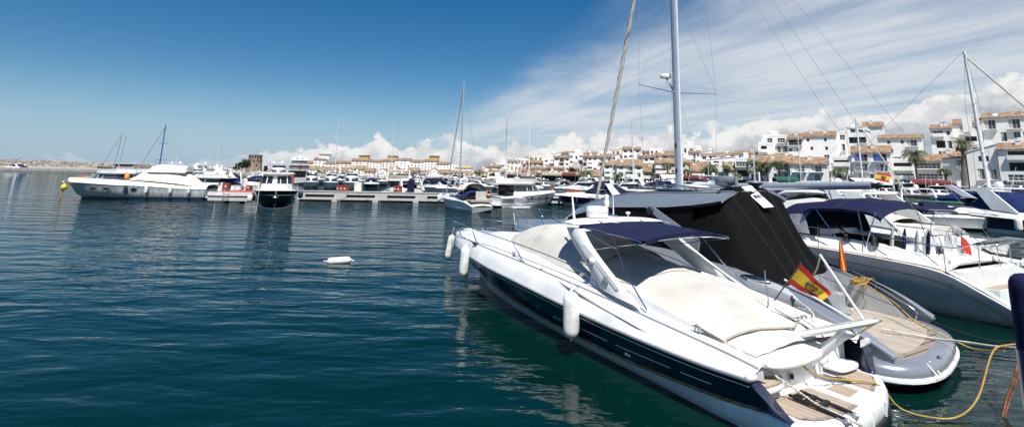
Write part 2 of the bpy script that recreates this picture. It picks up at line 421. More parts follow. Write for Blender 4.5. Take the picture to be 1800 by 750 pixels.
ground('water', MB().poly([(-6000, -200, 0), (6000, -200, 0), (6000, 9000, 0), (-6000, 9000, 0)]), G['sea_water'])
# ------------------------------------------------------------------ foreground motor yacht
def rope(name, pts, r, mt, label, cat='rope', n=24, group=None, parent=None):
    P = catmull(pts, n); o = MB().tube(P, r, 6).build(name, G[mt], parent)
    if parent is None: tag(o, label, cat, group)
    return o
def sag(a, b, d, n=12):
    a = Vector(a); b = Vector(b); return [a.lerp(b, i / n) - Vector((0, 0, 4 * d * (i / n) * (1 - i / n))) for i in range(n + 1)]
def twist_rope(mb, P, r, pitch=9):
    # two strands wound round each other
    for ph in (0, PI):
        Q = []
        for i, p in enumerate(P):
            t = (P[min(i+1, len(P)-1)] - P[max(i-1, 0)]).normalized(); a = t.cross(Vector((0, 0, 1))).normalized(); b = a.cross(t)
            w = i * .9 + ph; Q.append(p + a * math.cos(w) * r * .6 + b * math.sin(w) * r * .6)
        mb.tube(Q, r * .72, 5)
    return mb
def fender_mesh(ln=1.0, r=.17):
    p = [(.001, -ln/2 - .07), (.03, -ln/2 - .06), (.035, -ln/2 - .01), (r * .55, -ln/2 + .015), (r * .85, -ln/2 + .07), (r * .98, -ln/2 + .16), (r, -ln/2 + .3), (r, ln/2 - .3), (r * .98, ln/2 - .16), (r * .85, ln/2 - .07), (r * .55, ln/2 - .015), (.035, ln/2 + .01), (.03, ln/2 + .06), (.001, ln/2 + .07)]
    return MB().rev(p, n=20)
def fender(loc, label, ln=1.0, r=.17, mt='fender_white', axis=None, line_to=None, group=None, cat='fender'):
    t = empty('fender', loc, 0, label, cat, group)
    b = fender_mesh(ln, r).build('body', G[mt], t, 60)
    if axis: b.rotation_euler = Vector((0, 0, 1)).rotation_difference(Vector(axis).normalized()).to_euler()
    e = Vector(axis).normalized() * (ln/2 + .06) if axis else Vector((0, 0, ln/2 + .06))
    if line_to is not None:
        for k in (-.012, .012):
            MB().tube([e, e + Vector((k, 0, .1)), Vector(line_to) - Vector(loc) + Vector((k*3, 0, 0))], .008, 5).build('line', G['rope_white'], t)
    return t
A = Frame(806, 405, 1.5, 29.5)
yacht = empty('motor_yacht', A.B, A.rz, 'white open motor yacht with navy hull band and grey canvas cover, nearest the camera', 'motor yacht')
NL = 60
ln_keel = catmull([(2.9, 0, -.35), (4, .05, -.6), (9, .1, -.7), (16.35, .1, -.5)], NL)
ln_wl = catmull([(2.35, 0, .0), (3.1, .25, -.06), (4.9, .84, -.08), (7.3, 1.24, -.08), (9.5, 1.42, -.08), (11.3, 1.54, -.08), (13.5, 1.6, -.08), (15.3, 1.7, -.06), (16.35, 1.66, -.04)], NL)
ln_ch = catmull([(1.85, 0, .42), (2.5, .28, .42), (3.4, .60, .41), (5.25, 1.12, .37), (7.3, 1.5, .31), (9.5, 1.73, .26), (11.5, 1.79, .23), (13.2, 1.82, .24), (14.6, 1.82, .30), (15.5, 1.80, .35), (16.4, 1.76, .44)], NL)
ln_ch2 = [Vector((p.x, p.y + (.07 if p.y > .05 else 0), p.z - .03)) for p in ln_ch]
ln_ra = catmull([(.28, 0, 1.25), (.55, .24, 1.25), (1.2, .62, 1.24), (2.86, 1.28, 1.22), (6.2, 1.93, 1.15), (8.7, 2.07, 1.06), (11, 2.09, .95), (12.9, 2.08, .87), (14.9, 2.05, .85), (16.12, 1.99, .88)], NL)
ln_de = catmull([(0, 0, 1.46), (.3, .22, 1.47), (1.0, .56, 1.52), (2.8, 1.14, 1.57), (6, 1.72, 1.60), (9, 1.86, 1.52), (12, 1.88, 1.36), (14, 1.84, 1.20), (15.4, 1.80, 1.08), (16.12, 1.78, 1.0)], NL)
def off(l, dy, dz): return [Vector((p.x, max(0, p.y + dy * min(1, p.y / .3)), p.z + dz)) for p in l]
def mids(l1, l2, f, out): return [Vector(((a.x + b.x) / 2, a.y + (b.y - a.y) * f + (out if min(a.y, b.y) > .05 else 0), a.z + (b.z - a.z) * f)) for a, b in zip(l1, l2)]
MB().both([ln_keel, ln_wl, mids(ln_wl, ln_ch, .6, .0), ln_ch]).build('lower_hull', G['gelcoat_white'], yacht, 60)
MB().both([off(ln_ch, .02, .0), off(ln_ch, .028, .03), off(ln_ch, .015, .055)]).build('boot_stripe', G['boot_brown'], yacht)
MB().both([off(ln_ch, 0, .05), mids(ln_ch, ln_ra, .35, -.015), mids(ln_ch, ln_ra, .7, -.005), ln_ra]).build('hull_band', G['gelcoat_navy'], yacht, 60)
mb = MB().both([off(ln_ra, .0, -.005), off(ln_ra, .045, .005), off(ln_ra, .045, .035), off(ln_ra, .0, .045)]); mb.build('rub_rail', G['grey_metal'], yacht)
MB().both([off(ln_ra, .02, -.075), off(ln_ra, .022, -.06)]).build('pinstripe', G['gelcoat_white'], yacht)
# name stripe on the aft half of the band
def on_band(x0, x1, f, h, o=.012):
    a = [p for p in mids(ln_ch, ln_ra, f, o) if x0 < p.x < x1]; return [[Vector((p.x, -p.y, p.z)) for p in a], [Vector((p.x, -p.y - .004, p.z + h)) for p in a]]
for x0, x1 in ((11.0, 12.6), (12.75, 14.4), (14.45, 15.25)):
    MB().sheet(on_band(x0, x1, .42, .018)).build('stripe', G['gelcoat_white'], yacht)
for k in range(3):
    q = min(range(NL), key=lambda i: abs(ln_ch[i].x - (10.35 + .12 * k))); p = ln_ch[q].lerp(ln_ra[q], .33)
    MB().rev([(.001, .03), (.03, .028), (.035, 0)], (10.4 + .13 * k, -p.y - .01, p.z), 12, (0, -1, 0)).build('skin_fitting', G['steel'], yacht)
MB().ell((13.15, -1.93, .42), (.09, .03, .045), 12).build('skin_fitting', G['steel'], yacht)
# deck moulding: edge, side deck, shoulder, crown
def inner(l, y, zf): return [Vector((p.x, min(p.y, y(p.x)), zf(p.x))) for p in l]
def zc(x): return float(lerpt(x, [(0, 1.48), (.6, 1.6), (2, 1.72), (4.5, 1.93), (6, 2.0), (9, 2.0), (12, 1.7), (14, 1.45), (16.2, 1.15)]))
def lerpt(x, T):
    if x <= T[0][0]: return T[0][1]
    for (a, b), (c, d) in zip(T, T[1:]):
        if x <= c: return b + (d - b) * (x - a) / (c - a)
    return T[-1][1]
sh = [Vector((p.x + .02, p.y * .90, p.z + .10 * min(1, p.x / 1.5))) for p in ln_de]
sh2 = [Vector((p.x + .05, min(p.y * .72, 1.36), p.z + .6 * (zc(p.x) - p.z))) for p in ln_de]
cr_ = [Vector((p.x + .08, p.y * .3, zc(p.x) - .02)) for p in ln_de]; c0 = [Vector((p.x + .1, 0, zc(p.x))) for p in ln_de]
k1 = next(i for i, p in enumerate(ln_de) if p.x > 11.5)
for i, p in enumerate(sh2):
    if p.x > 15.0: p.z = ln_de[i].z + .04 - .06 * (p.x - 15.0); p.y = max(p.y, 1.42)
MB().both([off(ln_ra, 0, .04), mids(off(ln_ra, 0, .04), ln_de, .5, .035), ln_de, sh, sh2]).both([sh2[:k1], cr_[:k1], c0[:k1]]).build('deck', G['gelcoat_white'], yacht, 50)
MB().both([off(ln_de, -.028, .022), off(ln_de, -.055, .05)]).build('deck_moulding', G['grey_metal'], yacht)
# grey styling swoosh on the topside
def topside(x, f, o=.01):
    i = min(range(NL), key=lambda i: abs(ln_ra[i].x - x)); a = ln_ra[i]; b = ln_de[i]; return Vector((x, -(a.y + (b.y - a.y) * f) - .045 - o, a.z + .04 + (b.z - a.z) * f))
for (xa, fa), (xb, fb), w in (((10.6, .95), (13.9, .45), .10),):
    U_ = []; D_ = []
    for i in range(15):
        t = i / 14; x = xa + (xb - xa) * t; f = fa + (fb - fa) * t; h = w * math.sin(PI * min(1, t * 1.05)) ** .7
        U_.append(topside(x, f)); D_.append(topside(x, f) - Vector((0, .0, h)))
    MB().sheet([D_, U_]).build('air_intake', G['grey_metal'], yacht)
# foredeck hatch and windlass
for k in range(2): MB().b2(4.95 + .16*k, 5.06 + .16*k, -1.66, -1.60, 1.60, 1.66).build('deck_filler', G['black_rubber'], yacht)
MB().rev([(.001, .02), (.05, .015), (.06, 0)], (9.6, -1.80, 1.52), 12, (0, -.6, .8)).build('deck_filler', G['steel'], yacht)
MB().b2(.9, 2.4, -.16, .16, 1.63, 1.69).build('anchor_hatch', G['gelcoat_old'], yacht)
MB().ell((3.4, -.1, 1.90), (.42, .30, .035), 20).build('deck_hatch', G['glass_blue'], yacht)
MB().b2(.35, .75, -.06, .06, 1.58, 1.66).b2(-.12, .5, -.05, .05, 1.50, 1.56).build('bow_roller', G['steel'], yacht)
for s in (-1, 1):
    for x, y in ((1.3, .55), (8.0, 1.72), (14.75, 1.66)):
        z = lerpt(x, [(0, 1.6), (1.3, 1.66), (8, 1.68), (14.75, 1.27)])
        MB().tube([(x - .11, s*y, z + .07), (x + .11, s*y, z + .07)], .016, 6).tube([(x - .04, s*y, z - .03), (x - .04, s*y, z + .07)], .014, 6).tube([(x + .04, s*y, z - .03), (x + .04, s*y, z + .07)], .014, 6).build('cleat', G['steel'], yacht)
# bow rail
for s in (-1, 1):
    top = catmull([(-.12, s*.02, 1.78), (.35, s*.42, 1.93), (1.5, s*.85, 2.06), (4.5, s*1.5, 2.10), (8.2, s*1.72, 2.02), (11.0, s*1.74, 1.82), (12.35, s*1.74, 1.46)], 40)
    mb = MB().tube(top, .0145, 8)
    mb.build('bow_rail', G['steel'], yacht, 60)
    for x, y, zb, tx in ((.55, .36, 1.52, .30), (2.5, 1.0, 1.58, 2.0), (5.2, 1.60, 1.62, 4.5), (8.6, 1.78, 1.56, 7.9)):
        q = min(top, key=lambda p: abs(p.x - tx)); MB().tube([(x, s*y, zb), tuple(q)], .012, 6).tube([(x + .12, s*y, zb), tuple(q.lerp(Vector((x, s*y, zb)), .3))], .009, 5).build('stanchion', G['steel'], yacht)
# canvas over the windscreen and over the cockpit
def canvas(x0, x1, half, zb, zt, name, mt, nx=60, ny=30, fold=.02, flat=2.6):
    L_ = []
    for i in range(nx):
        x = x0 + (x1 - x0) * i / (nx - 1); w = lerpt(x, half); row = []
        for j in range(ny):
            t = -1 + 2 * j / (ny - 1); tt = math.copysign(abs(t) ** .8, t)
            k = 1 - abs(tt) ** flat; z = lerpt(x, zb) + (lerpt(x, zt) - lerpt(x, zb)) * k
            wr = fold * (math.sin(7.3 * x + 4 * t) * .5 + math.sin(3.1 * x - 9 * t + 1.3) * .5 + .6 * math.sin(17 * t + 2.2 * x)) * min(1, 4 * (1 - abs(t)))
            row.append((x, w * tt, z + wr))
        L_.append(row)
    return MB().sheet(L_).build(name, mt, yacht, 80)
wc = canvas(5.6, 11.3, [(5.6, .18), (5.9, .62), (6.4, 1.0), (7, 1.24), (8, 1.42), (9.5, 1.50), (11.3, 1.52)], [(5.6, 1.93), (6.5, 1.84), (8, 1.74), (11.3, 1.62)],
       [(5.6, 1.98), (6.2, 2.12), (7.0, 2.38), (7.6, 2.50), (8.6, 2.56), (9.6, 2.52), (10.4, 2.38), (11.3, 2.12)], 'windscreen_cover', G['canvas_white'], fold=.014)
for tseg in (-.75, -.2, .35, .8):
    MB().tube([(x, tseg * 1.1 + (.0 if abs(tseg) < .5 else 0) , lerpt(x, [(5.6, 1.98), (7.0, 2.30), (7.6, 2.42)]) - .25 * abs(tseg) ** 3) for x in (6.2, 6.6, 7.0, 7.4)], .008, 4)
for x in (8.1, 9.9):
    P_ = []
    for j in range(30):
        t = -1 + 2 * j / 29; tt = math.copysign(abs(t) ** .8, t); w = lerpt(x, [(5.6, .18), (5.9, .62), (6.4, 1.0), (7, 1.24), (8, 1.42), (9.5, 1.50), (11.3, 1.52)])
        z = lerpt(x, [(5.6, 1.93), (6.5, 1.84), (8, 1.74), (11.3, 1.62)]); zt = lerpt(x, [(7.6, 2.50), (8.6, 2.56), (9.6, 2.52), (10.4, 2.38)])
        P_.append((x, w * tt * 1.005, z + (zt - z) * (1 - abs(tt) ** 2.6) + .012))
    MB().tube(P_, .012, 4).build('cover_seam', G['canvas_grey'], wc)
cc = canvas(11.2, 15.75, [(11.2, 1.56), (13, 1.60), (14.6, 1.52), (15.75, 1.35)], [(11.2, 1.60), (12.3, 1.52), (13.4, 1.36), (14.3, 1.22), (15.0, 1.16), (15.75, 1.06)],
       [(11.2, 2.14), (12, 1.98), (13.2, 1.80), (14.2, 1.70), (15.0, 1.52), (15.5, 1.34), (15.75, 1.15)], 'cockpit_cover', G['canvas_white'], fold=.014, flat=2.0)
P_ = [(13.2 + .0 * j, -1.3 + 2.6 * j / 20, 0) for j in range(21)]
for xx, rr in ((15.05, .02),):
    Q_ = []
    for j in range(25):
        t = -.95 + 1.9 * j / 24; x = xx + .55 * (1 - abs(t)) - .1 * t; z = lerpt(x, [(11.2, 1.60), (12.3, 1.52), (13.4, 1.36), (14.3, 1.22), (15.0, 1.16), (15.75, 1.06)]); zt = lerpt(x, [(13.2, 1.80), (14.2, 1.70), (15.0, 1.52), (15.5, 1.34)])
        Q_.append((x, 1.5 * t, z + (zt - z) * (1 - abs(t) ** 2.5) + .01))
    MB().tube(Q_, rr, 6).build('cover_batten', G['canvas_beige'], cc)
# cockpit coaming
for s in (-1, 1):
    MB().sheet([[(x, s*(1.62), zl) for x, zl in ((11.5, 1.5), (13, 1.42), (14.5, 1.2), (15.6, 1.0))], [(x, s*1.58, zl) for x, zl in ((11.5, 1.72), (13, 1.58), (14.5, 1.34), (15.6, 1.12))], [(x, s*1.3, zl) for x, zl in ((11.5, 1.6), (13, 1.4), (14.5, 1.2), (15.6, 1.0))]]).build('coaming', G['gelcoat_white'], yacht, 80)
# sunpad lid behind the cockpit, transom steps
def oval(x0, x1, w, n=28, p=2.6):
    out = []
    for i in range(n):
        a = 2 * PI * i / n; c, s_ = math.cos(a), math.sin(a)
        out.append(((x0+x1)/2 + (x1-x0)/2 * math.copysign(abs(c) ** (2/p), c), w * math.copysign(abs(s_) ** (2/p), s_)))
    return out
def oval_slab(mb, x0, x1, w, z0, z1, yc=0, r=.05, tilt=0.0, dome=.04):
    o = oval(x0, x1, w); cx = (x0+x1)/2; rings = [(0.97, z0), (1, z0 + r*.5), (1, z1 - r), (.96, z1 - r*.3), (.85, z1), (.5, z1 + dome*.7), (.2, z1 + dome)]
    n = len(mb.v); k = len(o)
    for f, z in rings: mb.v += [(cx + (p[0]-cx)*f, yc + p[1]*f, z + tilt * ((p[0]-cx)*f)) for p in o]
    for r_ in range(len(rings) - 1):
        for i in range(k): j = (i+1) % k; mb.face((n + r_*k + i, n + r_*k + j, n + (r_+1)*k + j, n + (r_+1)*k + i))
    mb.face([n + (len(rings)-1)*k + i for i in range(k)]); mb.face([n + i for i in range(k)][::-1])
    return mb
oval_slab(MB(), 14.35, 16.2, 1.12, .98, 1.10, -.42, tilt=-.10).build('sunpad', G['gelcoat_white'], yacht, 60)
oval_slab(MB(), 14.6, 15.85, 1.0, .40, .97, -.38, dome=0).build('garage_housing', G['gelcoat_white'], yacht, 60)
st = oval_slab(MB(), 15.05, 16.15, .52, .60, .70, -1.32, dome=0).build('transom_step', G['gelcoat_white'], yacht, 60)
oval_slab(MB(), 15.08, 16.12, .49, .705, .712, -1.32, dome=0).build('teak_pad', G['teak'], st)
oval_slab(MB(), 15.4, 16.1, .40, .5, .58, 1.25, dome=0).build('transom_step', G['gelcoat_white'], yacht, 60)
MB().b2(14.2, 15.55, -1.7, 1.7, .30, .95).build('transom', G['gelcoat_white'], yacht)
# aft quarters: the navy sides running down to the platform
for s in (-1, 1):
    a = catmull([(16.08, s*2.0, .87), (16.3, s*1.96, .74), (16.62, s*1.87, .52), (16.8, s*1.78, .44)], 14)
    b_ = catmull([(16.2, s*1.78, .43), (16.4, s*1.77, .43), (16.7, s*1.76, .43), (16.8, s*1.75, .43)], 14)
    c = catmull([(16.05, s*1.72, .86), (16.25, s*1.68, .74), (16.6, s*1.66, .52), (16.8, s*1.68, .44)], 14)
    MB().sheet([b_, a], flip=s > 0).sheet([a, c], flip=s > 0).sheet([c, [(p[0], s*1.62, .42) for p in c]], flip=s > 0).build('quarter', G['gelcoat_navy'], yacht, 60)
    e_ = [ln_ra[-1], ln_ra[-1] + Vector((.05, .02, .06)), ln_de[-1] + Vector((.03, .03, -.02)), ln_de[-1], sh[-1], sh2[-1], Vector((16.12, 1.5, .90)), Vector((16.12, 1.9, .84))]
    mb = MB(); e_ = [Vector((p.x, s * p.y, p.z)) for p in e_[:4]] + [Vector((16.12, s*1.62, .99)), Vector((16.12, s*1.60, .86))]; mb.poly(e_); mb.build('quarter_cap', G['gelcoat_white'], yacht)
    MB().ell((16.08, s*1.90, .93), (.10, .13, .07), 14).build('deck_end', G['gelcoat_white'], yacht, 60)
# swim platform
def plat(x0, x1, w, xm, n=18):      # outline from port front round the stern to starboard front
    o = [(x0, -w), (xm, -w)]
    for i in range(1, n):
        a = PI * i / n; c = math.cos(a); o.append((xm + (x1 - xm) * math.sin(a) ** .62, -w * math.copysign(abs(c) ** .75, c)))
    return o + [(xm, w), (x0, w)]
def slab_rings(mb, outs):
    n = len(mb.v); k = len(outs[0][0])
    for o, z in outs: mb.v += [(p[0], p[1], z) for p in o]
    for r_ in range(len(outs) - 1):
        for i in range(k): j = (i+1) % k; mb.face((n + r_*k + i, n + r_*k + j, n + (r_+1)*k + j, n + (r_+1)*k + i))
    mb.face([n + i for i in range(k)][::-1]); mb.face([n + (len(outs)-1)*k + i for i in range(k)]); return mb
po = lambda e, x1=17.42: plat(15.4, x1 + e, 1.80 + e, 16.35)
pf = slab_rings(MB(), [(po(-.10), .02), (po(-.02), .10), (po(0), .20), (po(0), .34), (po(-.03), .40), (po(-.09), .425)]).build('swim_platform', G['gelcoat_white'], yacht, 40)
pq = lambda e: plat(16.3, 17.42 + e, 1.80 + e, 16.4)
slab_rings(MB(), [(pq(-.03), -.06), (pq(.015), .05), (pq(.015), .10), (pq(-.03), .12)]).build('rubbing_strake', G['black_rubber'], pf, 40)
def teak_panel(poly, z=.431):
    MB().prism(poly, z - .006, z + .006).build('teak_panel', G['teak'], pf)
def clip_arc(y0, y1, xa, ins=.22, n=8):
    # panel from xa aft to the inset platform edge between y0 and y1
    o = plat(15.4, 17.42 - ins, 1.80 - ins, 16.35, 40); e = [p for p in o if p[0] >= 16.34 and y0 <= p[1] <= y1]
    def xe(y):
        q = sorted([p for p in o if p[0] >= 16.34], key=lambda p: abs(p[1] - y))[:2]
        (xa_, ya), (xb_, yb) = q[0], q[1]
        return xa_ if abs(yb - ya) < 1e-6 else xa_ + (xb_ - xa_) * (y - ya) / (yb - ya)
    ys = [y0 + (y1 - y0) * i / n for i in range(n + 1)]
    return [(xa, y0)] + [(max(xa + .02, xe(y)), y) for y in ys] + [(xa, y1)]
teak_panel(clip_arc(-1.52, -.15, 15.95)); teak_panel([(16.3, .08), (17.0, .08), (17.0, .52), (16.3, .52)]); teak_panel(clip_arc(.72, 1.50, 15.9))
for y0, y1 in ((-1.52, -.15), (.72, 1.50)):
    o = [(p[0] + .05, p[1]) for p in clip_arc(y0, y1, 16.3)[1:-1]]; i_ = [(p[0] - .08, p[1]) for p in o]
    MB().prism(o + i_[::-1], .4375, .441).build('teak_border', G['teak_edge'], pf)
for yy in (-.62, -.02, .62):
    MB().tube([(17.405, yy, .14), (17.43, yy, .38)], .022, 6).build('platform_rib', G['gelcoat_white'], pf)
for px, py in ((16.1, .18), (16.12, .42)): MB().b2(px, px + .08, py, py + .14, .427, .436).build('drain', G['grey_metal'], pf)
MB().rev([(.001, .02), (.07, .018), (.085, 0)], (15.87, -.55, .66), 18, (1, 0, .2)).build('shower_port', G['steel'], yacht)
MB().rev([(.001, .025), (.05, .022)], (15.88, -.55, .66), 14, (1, 0, .2)).build('shower_lid', G['black_rubber'], yacht)
# folded boarding ladder
ld = empty('boarding_ladder', (0, 0, 0)); ld.parent = yacht
for y in (-.95, -.62): MB().tube([(16.15, y, .50), (17.35, y, .47)], .028, 8).build('ladder_rail', G['black_rubber'], ld, 60)
for x in (16.3, 16.6, 16.9): MB().b2(x - .05, x + .05, -.95, -.62, .48, .53).build('rung', G['black_rubber'], ld)
for y in (-.95, -.62): MB().ell((17.36, y, .45), (.06, .05, .05), 10).build('ladder_foot', G['grey_metal'], ld)
# radar arch
arch = empty('radar_arch'); arch.parent = yacht
for s in (-1, 1):
    fr = catmull([(12.05, s*1.74, 1.52), (11.3, s*1.62, 1.98), (10.6, s*1.50, 2.42), (10.25, s*1.42, 2.70)], 16)
    rr = catmull([(13.45, s*1.80, 1.40), (12.6, s*1.70, 1.80), (11.6, s*1.58, 2.36), (11.05, s*1.46, 2.74)], 16)
    def o2(l, d): return [Vector((p.x, p.y + s * d, p.z)) for p in l]
    mid = [a_.lerp(b_, .5) for a_, b_ in zip(fr, rr)]
    q1 = [a_.lerp(b_, .12) for a_, b_ in zip(fr, rr)]; q2 = [a_.lerp(b_, .88) for a_, b_ in zip(fr, rr)]
    MB().sheet([fr, o2(q1, .055), o2(mid, .08), o2(q2, .055), rr, o2(q2, -.055), o2(mid, -.07), o2(q1, -.055)], close=True, flip=s < 0).build('arch_leg', G['gelcoat_white'], arch, 60)
    MB().thick([mid[2].lerp(rr[2], .35) + Vector((0, s*.082, 0)), rr[3].lerp(mid[3], .25) + Vector((0, s*.082, 0)), rr[11].lerp(mid[11], .45) + Vector((0, s*.07, 0)), mid[11].lerp(fr[11], .1) + Vector((0, s*.075, 0))], (0, s*.006, 0)).build('arch_hatch', G['gelcoat_white'], arch)
    MB().rev([(.001, .02), (.09, .015), (.11, 0)], (12.3, s*1.80, 1.72), 18, (0, s, .1)).build('speaker', G['grey_metal'], arch)
MB().ell((11.72, -1.74, 2.07), (.10, .06, .08), 12).build('navigation_light', G['gelcoat_white'], arch)
MB().b2(11.64, 11.70, -1.81, -1.79, 2.04, 2.12).build('light_lens', G['red_paint'], arch)
def wing():
    mb = MB(); rows = []
    for i in range(25):
        y = -1.58 + 3.16 * i / 24; e = (abs(y) / 1.58); w = .52 * (1 - e ** 6 * .55); t = .075 * (1 - e ** 8 * .6); z = 2.82 + .05 * (1 - e ** 2); xc = 10.45 + .12 * e ** 2
        rows.append([(xc + w * math.cos(a_), y, z + t * math.sin(a_) * (1 if math.sin(a_) > 0 else .8)) for a_ in [2 * PI * k / 18 for k in range(19)]])
    mb.sheet(rows); mb.poly(rows[0][:-1]); mb.poly(rows[-1][:-1][::-1]); return mb
wg = wing().build('arch_wing', G['gelcoat_white'], arch, 60)
MB().rev([(.24, 0), (.29, .03), (.30, .10), (.30, .16)], (10.4, -.48, 2.93), 28).rev([(.305, .165), (.30, .26), (.27, .31), (.001, .33)], (10.4, -.48, 2.93), 28).build('radar_dome', G['gelcoat_white'], wg, 40)
MB().rev([(.1, 0), (.1, .06)], (10.4, -.48, 2.88), 16).build('radar_foot', G['grey_metal'], wg)
def ant(x, y, z, h, r=.014, mt='gelcoat_white', nm='antenna', lean=0):
    return MB().tube([(x, y, z), (x + lean*.2, y, z + h*.2), (x + lean, y, z + h)], [r*1.8, r, r*.5], 6).build(nm, G[mt], wg)
ant(10.35, .14, 2.9, 2.6, .012); MB().tube([(10.3, -.06, 2.9), (10.3, -.06, 3.25)], .018, 8).rev([(.06, 0), (.07, .03), (.07, .16), (.06, .18)], (10.3, -.06, 3.22), 14).rev([(.055, 0), (.065, .02), (.065, .12), (.03, .15)], (10.3, -.06, 3.41), 14).build('light_mast', G['gelcoat_white'], wg)
MB().tube([(10.2, -1.12, 2.9), (10.1, -1.12, 3.55)], [.035, .022], 8).build('antenna', G['gelcoat_white'], wg)
MB().tube([(10.5, .55, 2.9), (10.5, .55, 3.02)], .018, 8).ell((10.5, .55, 3.05), (.07, .07, .035), 12).build('gps_dome', G['gelcoat_white'], wg)
MB().rev([(.035, 0), (.04, .25), (.08, .34), (.085, .36)], (10.55, .1, 2.97), 12, (-1, .0, 0)).build('horn', G['steel'], wg)
# bimini
bim = empty('bimini'); bim.parent = yacht
rows = []
for i in range(17):
    x = 10.85 + (13.15 - 10.85) * i / 16
    rows.append([(x - (.2 + .2 * y) * i / 16, y, 2.88 - .10 * i / 16 - .09 * (abs(y) / 1.45) ** 2.5 - .02 * math.sin(PI * ((i % 8) / 8))) for y in [-1.45 + 2.9 * j / 14 for j in range(15)]])
mb = MB().sheet(rows).sheet([[(p[0], p[1], p[2] - .02) for p in r_] for r_ in rows], flip=True)
for r_ in (rows[-1], rows[0]): mb.sheet([r_, [(p[0], p[1], p[2] - .09) for p in r_]])
mb.build('canvas_top', G['canvas_navy'], bim, 60)
MB().thick([(10.9, -.9, 2.91), (11.55, -.72, 2.90), (11.5, -.66, 2.90), (10.9, -.82, 2.91)], (0, 0, .006)).thick([(10.9, .55, 2.915), (11.9, .75, 2.90), (11.85, .80, 2.90), (10.9, .62, 2.915)], (0, 0, .006)).build('roof_strap', G['canvas_white'], bim)
for s in (-1, 1):
    MB().tube([(11.0, s*1.42, 2.76), (12.1, s*1.44, 2.72), (13.12, s*1.44, 2.66)], .014, 6).build('bimini_tube', G['steel'], bim)
    MB().tube([(12.15, s*1.45, 2.66), (12.75, s*1.62, 2.0), (13.55, s*1.74, 1.36)], .016, 6).build('bimini_strut', G['steel'], bim)
    MB().tube([(11.35, s*1.52, 2.25), (12.3, s*1.52, 2.46), (13.1, s*1.45, 2.62)], .012, 6).build('bimini_strut', G['steel'], bim)
    MB().tube([(10.95, s*1.45, 2.72), (12.3, s*1.50, 2.42)], .010, 6).build('bimini_strut', G['steel'], bim)
MB().tube([(13.13, y, 2.70 - .09 * (abs(y)/1.45) ** 2.5) for y in [-1.44 + 2.88*i/12 for i in range(13)]], .014, 6).build('bimini_bow', G['steel'], bim)
def stern_trim(o):      # the platform is short and a little skewed to the centreline
    if o.type == 'MESH':
        for v in o.data.vertices:
            f = min(1, max(0, (v.co.x - 15.6) / 1.6)); v.co.x -= f * f * (3 - 2 * f) * (.55 + .17 * v.co.y)
    for c_ in o.children: stern_trim(c_)
stern_trim(yacht)
# passerelle
ps = empty('passerelle'); ps.parent = yacht
p0 = Vector((14.95, -.02, 1.28)); p1 = Vector((17.45, 1.05, 1.95))
p0 = A.L(1352, 596, -.0) ; p1 = A.L(1545, 563, .55)
dxy = (p1 - p0); sd = Vector((-dxy.y, dxy.x, 0)).normalized(); up = Vector((0, 0, 1))
prof_ = [(-.13, -.05), (.13, -.05), (.16, 0), (.13, .05), (-.13, .05), (-.16, 0)]
ring = lambda p, k: [p + sd * a_ * k + up * b_ * k for a_, b_ in prof_]
MB().sheet([r_ + r_[:1] for r_ in (ring(p0, .8), ring(p0.lerp(p1, .5), 1), ring(p0.lerp(p1, .93), 1), ring(p1, .45))]).poly(ring(p0, .8)).poly(ring(p1, .45)).build('gangway_beam', G['gelcoat_white'], ps, 50)
MB().sheet([[p0 + sd*.02 + up*.05, p1 + sd*.02 + up*.045], [p0 + sd*.10 + up*.05, p1 + sd*.07 + up*.045]]).build('gangway_tread', G['grey_metal'], ps)
pe = A.L(1487, 584, .35); pb = A.L(1418, 640, .3); pb2 = A.L(1395, 668, .3)
MB().tube([pb, pe], .085, 14).build('hydraulic_arm', G['gelcoat_white'], ps, 60)
MB().tube([pb2, pb], .05, 10).build('hydraulic_ram', G['steel'], ps, 60)
MB().ell(tuple(pe), (.16, .13, .09), 14).build('arm_joint', G['grey_metal'], ps)
h0 = A.L(1517, 560, .5); h1 = A.L(1441, 447, .5); MB().tube([h0, h1], .025, 8).build('handrail', G['mast_white'], ps, 60)
h2 = A.L(1500, 563, .35); h3 = A.L(1379, 491, .25); MB().tube([h2, h3], .02, 8).build('handrail', G['mast_white'], ps, 60)
MB().tube([A.L(1330, 598, -.3), A.L(1338, 585, -.3), A.L(1352, 584, -.3), A.L(1358, 597, -.3)], .016, 6).build('grab_handle', G['steel'], yacht)
# ensign on its staff
fl = empty('ensign', A.W(*A.L(1361, 528, .1)), A.rz, 'Spanish flag with a crest, drooping from a short staff over the white yacht stern', 'flag')
F0_ = A.L(1361, 528, .1); F1_ = A.L(1408, 462, .1)
MB().tube([Vector((0, 0, 0)), F1_ - F0_], .014, 8).build('staff', G['wood_brown'], fl, 60)
def flag_mesh(c00, c01, c10, c11, wave=.03, n=24, m_=12, crest=True):
    # c00/c01 hoist top/bottom, c10/c11 fly top/bottom ; returns three bands and crest
    g_ = []
    for j in range(m_ + 1):
        row = []
        for i in range(n + 1):
            u_, w_ = i / n, j / m_
            p = (c00.lerp(c10, u_)).lerp(c01.lerp(c11, u_), w_)
            nn = (c10 - c00).cross(c01 - c00).normalized()
            row.append(p + nn * wave * math.sin(u_ * 9 + w_ * 2) * u_)
        g_.append(row)
    return g_
c00 = A.L(1408, 463, .1) - F0_; c01 = A.L(1385, 497, .1) - F0_; c10 = A.L(1462, 517, .35) - F0_; c11 = A.L(1440, 530, .35) - F0_
g_ = flag_mesh(c00, c01, c10, c11, .05)
fb = MB(); 
for j in range(12):
    fb.cur = 0 if (j < 3 or j >= 9) else 1; fb.sheet([g_[j], g_[j + 1]])
fb.build('flag_cloth', [G['flag_red'], G['flag_yellow']], fl, 180)
